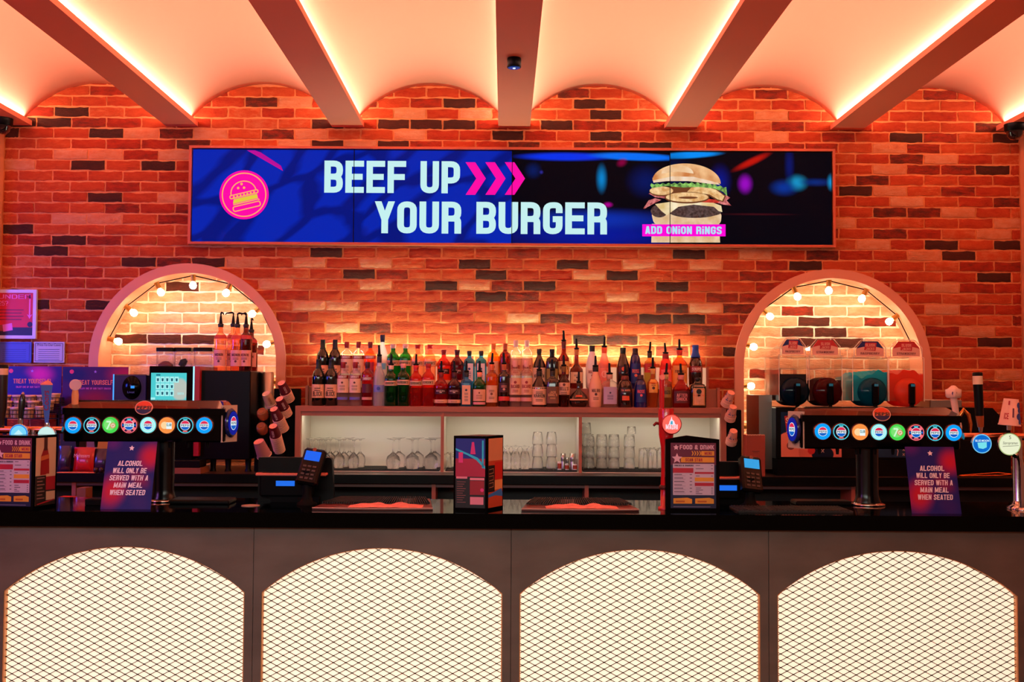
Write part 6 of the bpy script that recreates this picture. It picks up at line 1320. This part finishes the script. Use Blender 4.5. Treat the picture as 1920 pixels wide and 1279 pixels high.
# ============================================================ signs and menus on the counter
def leaning(px0, px1, pyt, pyb, Y, lab):
    x0_, x1_ = X(px0, Y, CT), X(px1, Y, CT); w2 = (x1_-x0_)/2
    zt = Z((px0+px1)/2, pyt, Y+.085)-CT; ln = math.hypot(zt, .085); an = math.atan2(.085, zt)
    t = thing('table_sign', lab, 'sign', ((x0_+x1_)/2, Y, CT)); A = Matrix.Rotation(-an, 4, 'X')
    h2 = ln/2
    bd = MB().box((-w2, 0, -h2), (w2, .004, h2)).build('panel', blobs('alcohol_sign_%d' % px0, (16, 14, 112), [(w2*.8, h2*.55, w2*.7, h2*.55, .3, (190, 4, 56), .9), (-w2*.6, -h2*.45, w2*.75, h2*.7, .3, (196, 4, 46), .9), (w2*.4, -h2*.1, w2*.7, h2*.3, .6, (130, 8, 80), .9), (w2*.5, -h2*.75, w2*.7, h2*.35, .8, (44, 16, 110), .9), (-w2*.8, h2*.95, w2*.5, h2*.3, 0, (80, 14, 120), .9)], rough=.55), t)
    bd.location = A @ Vector((0, 0, h2)); bd.rotation_euler = (-an, 0, 0)
    g = MB(); y = -.0012
    for k, ln_ in enumerate(('ALCOHOL', 'WiLL ONLY BE', 'SERVED WiTH A', 'MAiN MEAL', 'WHEN SEATED')): g.text(ln_, 0, h2*(.27-k*.215), h2*.155, y=y, m=0, t=.17, wd=.52, gap=.09, slant=.12, maxw=w2*(1.0, 1.36, 1.55, 1.15, 1.42)[k])
    g.flat(star(0, h2*.80, h2*.085, k=.5), y, 0); g.build('print', ink((250, 232, 245)), bd)
    MB().box((-w2*.5, .005, 0), (w2*.5, .12, .004)).box((-w2*.3, .10, 0), (w2*.3, .103, ln*.5)).build('foot', glass('acrylic', (.9, .9, .9), 0), t); return t
leaning(188, 282, 828, 957, 5.27, 'purple and red alcohol notice leaning on the counter before the left tower')
leaning(1710, 1803, 838, 968, 5.27, 'purple and red alcohol notice leaning on the counter before the right tower')
def menuface(g, w2, h2, y, T=None):
    """food and drink menu print; returns materials"""
    g.rect(-w2, -h2, w2, h2, y, 0, T); g.flat([(-w2, h2*.32), (w2, h2*.32), (w2, h2), (-w2, h2)], y-.0004, 1, T)
    g.flat(star(-w2*.76, h2*.86, w2*.13, k=.5), y-.001, 2, T); g.text('FOOD & DRiNK', w2*.16, h2*.80, h2*.135, y=y-.001, m=2, t=.18, wd=.55, maxw=w2*1.52, T=T)
    g.rect(w2*.35, h2*.61, w2*.92, h2*.75, y-.001, 3, T); g.text('MENU', w2*.66, h2*.635, h2*.09, y=y-.0016, m=4, t=.18, T=T)
    for k in range(4): a = -w2*.08+k*w2*.11; g.flat([(a, h2*.61), (a+w2*.05, h2*.61), (a+w2*.10, h2*.68), (a+w2*.05, h2*.75), (a, h2*.75), (a+w2*.05, h2*.68)], y-.001, 3, T)
    g.rect(-w2*.55, h2*.40, w2*.92, h2*.56, y-.001, 3, T); g.text('SCAN STAR', w2*.02, h2*.43, h2*.10, y=y-.0016, m=4, t=.2, T=T); g.flat(star(-w2*.72, h2*.52, w2*.24, k=.45), y-.002, 2, T)
    g.rect(-w2*.9, -h2*.60, w2*.92, h2*.36, y-.0008, 5, T); g.text('SNACKS & SHARERS', -w2*.84, h2*.28, h2*.05, y=y-.0014, m=6, t=.2, align='l', maxw=w2*.85, T=T)
    g.rect(-w2*.9, h2*.08, -w2*.0, h2*.23, y-.0014, 4, T); g.rect(w2*.06, h2*.05, w2*.9, h2*.11, y-.0014, 4, T); g.rect(w2*.06, -h2*.18, w2*.9, -h2*.06, y-.0014, 3, T); g.rect(w2*.06, -h2*.32, w2*.9, -h2*.22, y-.0014, 4, T)
    for k in range(6): z = h2*(.02-.105*k); g.rect(-w2*.85, z, -w2*(.5-.05*(k % 3)), z+h2*.018, y-.0014, 6, T); g.rect(-w2*.16, z, -w2*.06, z+h2*.018, y-.0014, 6, T); g.rect(-w2*.85, z-h2*.035, -w2*.35, z-h2*.025, y-.0014, 7, T)
    for z in (.30, .20, -.02, -.39, -.45, -.51, -.56): g.rect(w2*.1, h2*z, w2*(.35+.1*math.sin(z*40)), h2*(z+.016), y-.0014, 6, T); g.rect(w2*.78, h2*z, w2*.86, h2*(z+.016), y-.0014, 6, T)
    for a in (-.88, .08): g.flat([(w2*a, -h2*.86), (w2*(a+.82), -h2*.86), (w2*(a+.82), -h2*.72), (w2*(a+.62), -h2*.68), (w2*a, -h2*.70)], y-.001, 3, T); g.rect(w2*(a+.1), -h2*.82, w2*(a+.5), -h2*.77, y-.0016, 8, T)
    g.rect(-w2*.88, -h2*.965, w2*.75, -h2*.95, y-.001, 7, T)
    return [ink((12, 18, 62)), ink((96, 12, 56)), ink((225, 175, 195)), ink((226, 150, 40)), ink((178, 18, 52)), ink((198, 178, 200)), ink((50, 30, 60)), ink((140, 120, 150)), ink((190, 90, 20))]
# right menu: black frame with a little pitched top
Y = 5.33; x0_, x1_ = X(1248, Y, CT), X(1349.5, Y, CT); cx = (x0_+x1_)/2; w2 = (x1_-x0_)/2; ht = Z(1298, 824, Y)-CT
t = thing('menu_holder', 'black framed food and drink menu beside the red beer tap', 'menu', (cx, Y, CT))
f = MB(); f.prism([(-w2, 0), (w2, 0), (w2, ht), (.02-w2*.35, ht+.018), (-w2, ht-.0)], .004, .030); f.build('frame', GLOSS, t)
g = MB(); mm = menuface(g, w2*.84, (ht-.02)/2*.97, .003, Matrix.Translation((.004, 0, ht/2-.002))); g.build('menu_print', mm, t)
# left menu box: front face and one side, rotated
def boxmenu(lab, pxa, pxb, pxc, pytop, Y, ang, print1, print2, w=.24, d=.17):
    pass
def quadmenu(name, lab, px_l, px_m, px_r, pytop, Y, yl, yr, build1, build2, mcap=GLOSS):
    """three sided box seen on its corner at px_m: left face runs back to px_l at depth yl, right face to px_r at yr"""
    xm = X(px_m, Y, CT); xl_, xr_ = X(px_l, yl, CT), X(px_r, yr, CT); hgt = Z(px_m, pytop, Y)-CT
    t = thing(name, lab, 'menu', (xm, Y, CT)); Pm = Vector((0, 0)); Pl = Vector((xl_-xm, yl-Y)); Pr = Vector((xr_-xm, yr-Y)); Pb = Vector(((Pl.x+Pr.x)/2, max(Pl.y, Pr.y)+.05))
    ring_ = [Pm, Pr, Pb, Pl]; c = MB(); vs = [(p.x, p.y, z) for z in (0, hgt) for p in ring_]; c.add(vs, [(0, 3, 2, 1), (4, 5, 6, 7)]+[(k, (k+1) % 4, (k+1) % 4+4, k+4) for k in range(4)]); c.build('box', mcap, t)
    for nm, A, B, bd in (('left_print', Pl, Pm, build1), ('right_print', Pm, Pr, build2)):
        d = (B-A); L_ = d.length; an = math.atan2(d.y, d.x); T = Matrix.Translation(((A.x+B.x)/2, (A.y+B.y)/2, hgt/2)) @ Matrix.Rotation(an, 4, 'Z')
        g = MB(); ms = bd(g, L_/2*.88, hgt/2*.93, T); g.build(nm, ms, t)
    return t
def p_menu(g, w2, h2, T): return menuface(g, w2, h2, -.0012, T)
def p_bottle(g, w2, h2, T):
    g.rect(-w2, -h2, w2, h2, -.001, 0, T); g.rect(-w2, -h2, w2, -h2*.12, -.0014, 1, T)
    g.flat([(-w2*.55, -h2*.1), (w2*.35, -h2*.1), (w2*.30, h2*.45), (w2*.12, h2*.7), (w2*.12, h2), (-w2*.22, h2), (-w2*.22, h2*.7), (-w2*.5, h2*.45)], -.0018, 2, T); g.flat([(-w2*.5, h2*.45), (w2*.3, h2*.5), (w2*.28, h2*.38), (-w2*.52, h2*.32)], -.0022, 3, T); g.rect(-w2*.22, h2*.62, w2*.12, h2, -.0022, 4, T)
    g.rect(w2*.02, -h2*.56, w2*.95, -h2*.12, -.0022, 5, T); g.rect(w2*.02, -h2*.16, w2*.95, -h2*.08, -.0026, 0, T); g.rect(w2*.05, -h2*.86, w2*.95, -h2*.60, -.0022, 0, T); g.flat([(-w2*.8, -h2*.97), (w2*.9, -h2*.88), (w2*.9, -h2*.84), (-w2*.8, -h2*.94)], -.0024, 5, T)
    for k in range(7): g.rect(-w2*.85, -h2*(.2+.1*k), -w2*(.1+.2*(k % 2)), -h2*(.17+.1*k), -.0022, 6, T)
    return [ink((196, 168, 140)), ink((14, 10, 12)), ink((140, 14, 22)), ink((190, 100, 50)), ink((60, 24, 20)), ink((150, 10, 34)), ink((130, 100, 96))]
quadmenu('menu_box', 'standing menu box with a beer bottle picture on its right side, at the left edge', -16, 62, 105, 817, 5.25, 5.27, 5.40, p_menu, p_bottle)
def p_night(g, w2, h2, T):
    g.rect(-w2, -h2, w2, h2, -.001, 0, T); g.rect(-w2, h2*.42, w2, h2, -.0014, 1, T); g.rect(-w2, -h2*.1, w2, h2*.42, -.0014, 2, T)
    g.flat([(-w2, h2*.72), (-w2*.2, h2*.58), (w2*.5, h2*.45), (w2, h2*.2), (w2, h2*.12), (w2*.4, h2*.38), (-w2*.2, h2*.52), (-w2, h2*.66)], -.0018, 3, T); g.rect(w2*.78, h2*.15, w2*.9, h2*.95, -.0018, 3, T)
    g.flat([(w2*.1, h2*.9), (w2*.25, h2*.9), (w2*.35, h2*.55), (0, h2*.55)], -.0022, 4, T); g.rect(-w2*.8, h2*.3, -w2*.5, h2*.6, -.002, 4, T)
    g.rect(-w2*.95, -h2*.16, -w2*.2, -h2*.10, -.0018, 5, T); g.rect(-w2*.02, -h2*.2, w2*.95, -h2*.13, -.0018, 5, T); g.rect(-w2*.02, -h2*.62, w2*.95, -h2*.22, -.0016, 6, T); g.rect(0, -h2*.9, w2*.9, -h2*.68, -.0018, 5, T); g.disc(w2*.8, -h2*.48, w2*.12, -.002, 4, 12, T=T)
    for k in range(10): g.rect(-w2*.9, -h2*(.26+.065*k), -w2*(.3+.1*(k % 3)), -h2*(.245+.065*k), -.0018, 7, T)
    return [ink((16, 8, 14)), ink((10, 26, 140)), ink((168, 8, 60)), ink((40, 190, 225)), ink((220, 40, 130)), ink((232, 130, 150)), ink((150, 8, 34)), ink((150, 80, 80))]
def p_food(g, w2, h2, T):
    g.rect(-w2, -h2, w2, h2, -.001, 0, T); g.rect(-w2, h2*.35, w2, h2, -.0014, 1, T); g.rect(-w2, -h2*.55, -w2*.1, h2*.22, -.0014, 2, T); g.rect(-w2*.1, -h2*.2, w2, h2*.3, -.0014, 3, T); g.rect(-w2*.1, -h2*.5, w2, -h2*.22, -.0016, 4, T)
    g.flat([(-w2, -h2*.62), (0, -h2*.55), (w2*.8, -h2*.48), (w2, -h2*.6), (w2, -h2*.72), (0, -h2*.66), (-w2, -h2*.7)], -.002, 5, T); g.rect(-w2, -h2, w2, -h2*.72, -.0018, 6, T)
    for k in range(3): g.line([(-w2*.9, -h2*(.02+.2*k)), (-w2*.3, -h2*(.0+.2*k)), (-w2*.3, h2*(.12-.2*k)), (-w2*.9, h2*(.1-.2*k))], .0025, -.002, 1, T=T)
    return [ink((190, 70, 40)), ink((206, 140, 100)), ink((20, 12, 14)), ink((190, 24, 14)), ink((224, 150, 90)), ink((50, 120, 200)), ink((186, 70, 40))]
quadmenu('menu_box', 'tall standing menu box with a neon bar picture at the middle of the counter', 850, 913, 943, 818, 5.28, 5.31, 5.42, p_night, p_food)

# ============================================================ drip trays, bar mats
def drip(lab, pxa, pxb, pxa2, pxb2, towel):
    Y0, Y1 = 5.27, 5.74; z = CT; xa, xb = X(pxa, Y0, z), X(pxb, Y0, z); cx = (xa+xb)/2; xa2, xb2 = X(pxa2, Y1, z)-cx, X(pxb2, Y1, z)-cx; xa -= cx; xb -= cx
    t = thing('drip_tray', lab, 'drip tray', (cx, Y0, z)); f = MB()
    n = 14; fr = [(xa+(xb-xa)*i/n, -.02*math.sin(PI*i/n)+.0, .006-.010*0) for i in range(n+1)]
    top = [(xa+(xb-xa)*i/n, .02-.025*math.sin(PI*i/n)) for i in range(n+1)]
    vs = [(x, y, 0.002) for x, y in top]+[(x, y, .010) for x, y in top]+[(xa2+(xb2-xa2)*i/n, .46, .012) for i in range(n+1)]
    fs = []
    for i in range(n): fs += [(i, i+1, n+2+i, n+1+i), (n+1+i, n+2+i, 2*n+3+i, 2*n+2+i)]
    f.add(vs, fs).add([(xa, .02, 0), (xa, .02, .010), (xa2, .46, .012), (xa2, .46, 0), (xb, .02, 0), (xb, .02, .010), (xb2, .46, .012), (xb2, .46, 0)], [(0, 1, 2, 3), (7, 6, 5, 4), (3, 2, 6, 7)])
    f.build('tray', mat('brown_tray', (120, 52, 42), .35), t)
    MB().tube([(x, y-.002, .010) for x, y in top], .003, 8).build('rim', mat('pale_rim', (190, 140, 125), .35), t)
    g = MB(); k = 0.0; nb = 46
    for i in range(nb):
        u = (i+.5)/nb; xm_ = xa+.03+(xb-xa-.06)*u; xt_ = xa2+.02+(xb2-xa2-.04)*u; y0_, y1_ = .16, .45; xs_ = xa+(xb-xa)*u+(xt_-xa-(xb-xa)*u)*.3
        g.add([(xs_-.0022, y0_, .015), (xs_+.0022, y0_, .015), (xt_+.0022, y1_, .015), (xt_-.0022, y1_, .015), (xs_-.0022, y0_, .024), (xs_+.0022, y0_, .024), (xt_+.0022, y1_, .024), (xt_-.0022, y1_, .024)], [(0, 3, 2, 1), (4, 5, 6, 7), (0, 1, 5, 4), (1, 2, 6, 5), (2, 3, 7, 6), (3, 0, 4, 7)])
    g.build('grate', MATB, t)
    ms = MB(); m_, n_ = 6, 24; vs = []; w_ = (xb-xa)*.62; fs = []
    for j in range(m_+1):
        for i in range(n_+1):
            u, v = i/n_, j/m_; ed = min(1, 4*min(u, 1-u))*min(1, 5*v+.2)
            vs.append((xa+(xb-xa)*towel+w_*(u-.5), .02+.12*v, .012+ed*(.005+.007*abs(math.sin(u*6.3))*v+.004*math.sin(u*23+v*5))))
    for j in range(m_):
        for i in range(n_): a = j*(n_+1)+i; fs.append((a, a+1, a+n_+2, a+n_+1))
    ms = MB().add(vs, fs, 0, True).build('bar_towel', mat('pink_towel', (235, 130, 115), .8, noise=.3, nscale=40)); ms.location = (cx, Y0, z); return ms
m1 = drip('brown drip tray with a black grate left of the middle menu box', 584, 811, 632, 806, .60); tag(m1, 'crumpled salmon bar towel on the left drip tray', 'towel')
m2 = drip('brown drip tray with a black grate right of the middle menu box', 978, 1199, 994, 1168, .52); tag(m2, 'crumpled salmon bar towel on the right drip tray', 'towel')
t = MB(); 
def rubber(lab, px0, px1, Y0, Y1, h=.008, name='bar_mat'):
    x0_, x1_ = X(px0, Y0, CT), X(px1, Y0, CT); t = MB(); t.box((x0_, Y0, CT), (x1_, Y1, CT+h)); n = int((x1_-x0_)/.014)
    for i in range(n): x = x0_+.006+i*.014; t.box((x, Y0+.006, CT+h), (x+.007, Y1-.006, CT+h+.004))
    return tag(t.build(name, MATB), lab, 'bar mat')
rubber('dark rubber bar mat in front of the right card reader', 1385, 1600, 5.28, 5.50)
t = tag(MB().box((-.14, 0, 0), (.14, .12, .018), bev=.004).box((-.136, .004, .018), (.136, .116, .020)).build('tray_stand', BLACK), 'flat black tray behind the rubber mat by the right tower', 'tray'); t.location = (X(1545, 5.62, CT), 5.62, CT)
t = tag(MB().box((-.15, 0, 0), (.15, .16, .022), bev=.006).build('drip_mat', BLACK), 'flat black drip mat right of the left tower column', 'bar mat'); t.location = (X(372, 5.5, CT), 5.5, CT)
t = tag(MB().box((-.05, 0, 0), (.05, .10, .03), bev=.003).build('coaster_box', BLACKM), 'small black box between the left menu box and the alcohol notice', 'box'); t.location = (X(178, 5.42, CT), 5.42, CT)

# ============================================================ tills and card readers
def till(lab, px0, px1, pyt, Y, dpx, dpy, cablab=None):
    x0_, x1_ = X(px0, Y, 1.25), X(px1, Y, 1.25); cx = (x0_+x1_)/2; w2 = (x1_-x0_)/2; ht = Z(cx*F/Y+CX, pyt, Y)-CT
    t = thing('till', lab, 'till', (cx, Y, CT))
    MB().prism(fillet([(-w2, 0, .005), (w2+.012, 0, .005), (w2, ht, .02), (-w2, ht, .01)], True), .0, .05).build('screen_back', mat('till_black', (8, 7, 7), .35, spec=.15), t)
    MB().box((-w2*.9, -.06, ht*.12), (w2*.55, .0, ht*.66), bev=.01).build('printer', BLACKM, t)
    MB().box((-w2, -.064, ht*.60), (w2*.9, -.0, ht*.66), bev=.003).build('pink_lit_ledge', mat('pink_ledge', (225, 110, 90), .3), t)  # pink light on this edge is put into its colour
    dx, dz = X(dpx, Y-.06, 1.2)-cx, Z(dpx, dpy, Y-.06)-CT; MB().box((dx-.047, -.064, dz-.013), (dx+.047, -.058, dz+.013)).build('customer_display', ink((30, 110, 235), 1.0), t)
    MB().box((-w2*.6, -.05, 0), (w2*.7, .10, ht*.12)).build('base', BLACKM, t); return t
till('black till seen from behind with a small blue display, left of the middle', 484, 622, 858, 5.68, 535, 906.5)
till('black till seen from behind, mostly hidden by the right menu', 1330, 1398, 866, 5.68, 1364, 915)
def reader(lab, px, pyt, pyb, Y, rz, w_=.055):
    t = thing('card_reader', lab, 'card reader', (X(px, Y, CT), Y, CT), rz); ht = Z(px, pyt, Y)-CT; zb_ = Z(px, pyb, Y)-CT; an = math.radians(-26); A = Matrix.Translation((0, -.01, zb_)) @ Matrix.Rotation(an, 4, 'X') @ Matrix.Rotation(math.radians(8), 4, 'Y'); l = (ht-zb_)/math.cos(an)
    MB().lathe([(.05, 0), (.05, .008), (.03, .02), (.022, .05), (.022, zb_+.06)], 24, T=Matrix.Translation((0, .03, 0))).build('stand', BLACKM, t)
    MB().box((-w_, 0, 0), (w_, .045, l), T=A, bev=.010).build('body', mat('reader_black', (11, 8, 8), .3, spec=.2), t)
    s_ = MB().box((-w_*.72, -.003, l*.64), (w_*.72, .002, l*.90), T=A).build('screen', ink((20, 100, 240) if px < 900 else (50, 160, 225), 1.0), t)
    k = MB()
    for r in range(4):
        for c in range(3): k.box((-w_*.62+c*w_*.46, -.004, l*(.12+.11*r)), (-w_*.62+c*w_*.46+w_*.32, .002, l*(.12+.11*r)+.009), T=A)
    k.build('keypad', mat('keys', (70, 52, 46), .5), t)
    MB().lathe([(.010, 0), (.010, .003)], 16, T=A @ Matrix.Translation((0, .002, l*.955)) @ Matrix.Rotation(PI/2, 4, 'X')).build('button', mat('brown_button', (130, 60, 40), .4), t); return t
reader('card reader with a blue screen on a stand in front of the left till', 572, 841, 906, 5.49, -.12)
reader('card reader with a pale blue screen to the right of the framed menu', 1412, 856, 920, 5.5, .25)
def coaster(px, py, col, lab, e=0):
    Y = 5.45; t = tag(MB().lathe([(.045, 0), (.045, .003)], 28).build('drink_coaster', ink(col, e)), lab, 'coaster'); t.location = (X(px, Y, CT), Y, CT)
coaster(470, 0, (170, 130, 110), 'pale round coaster left of the left till')
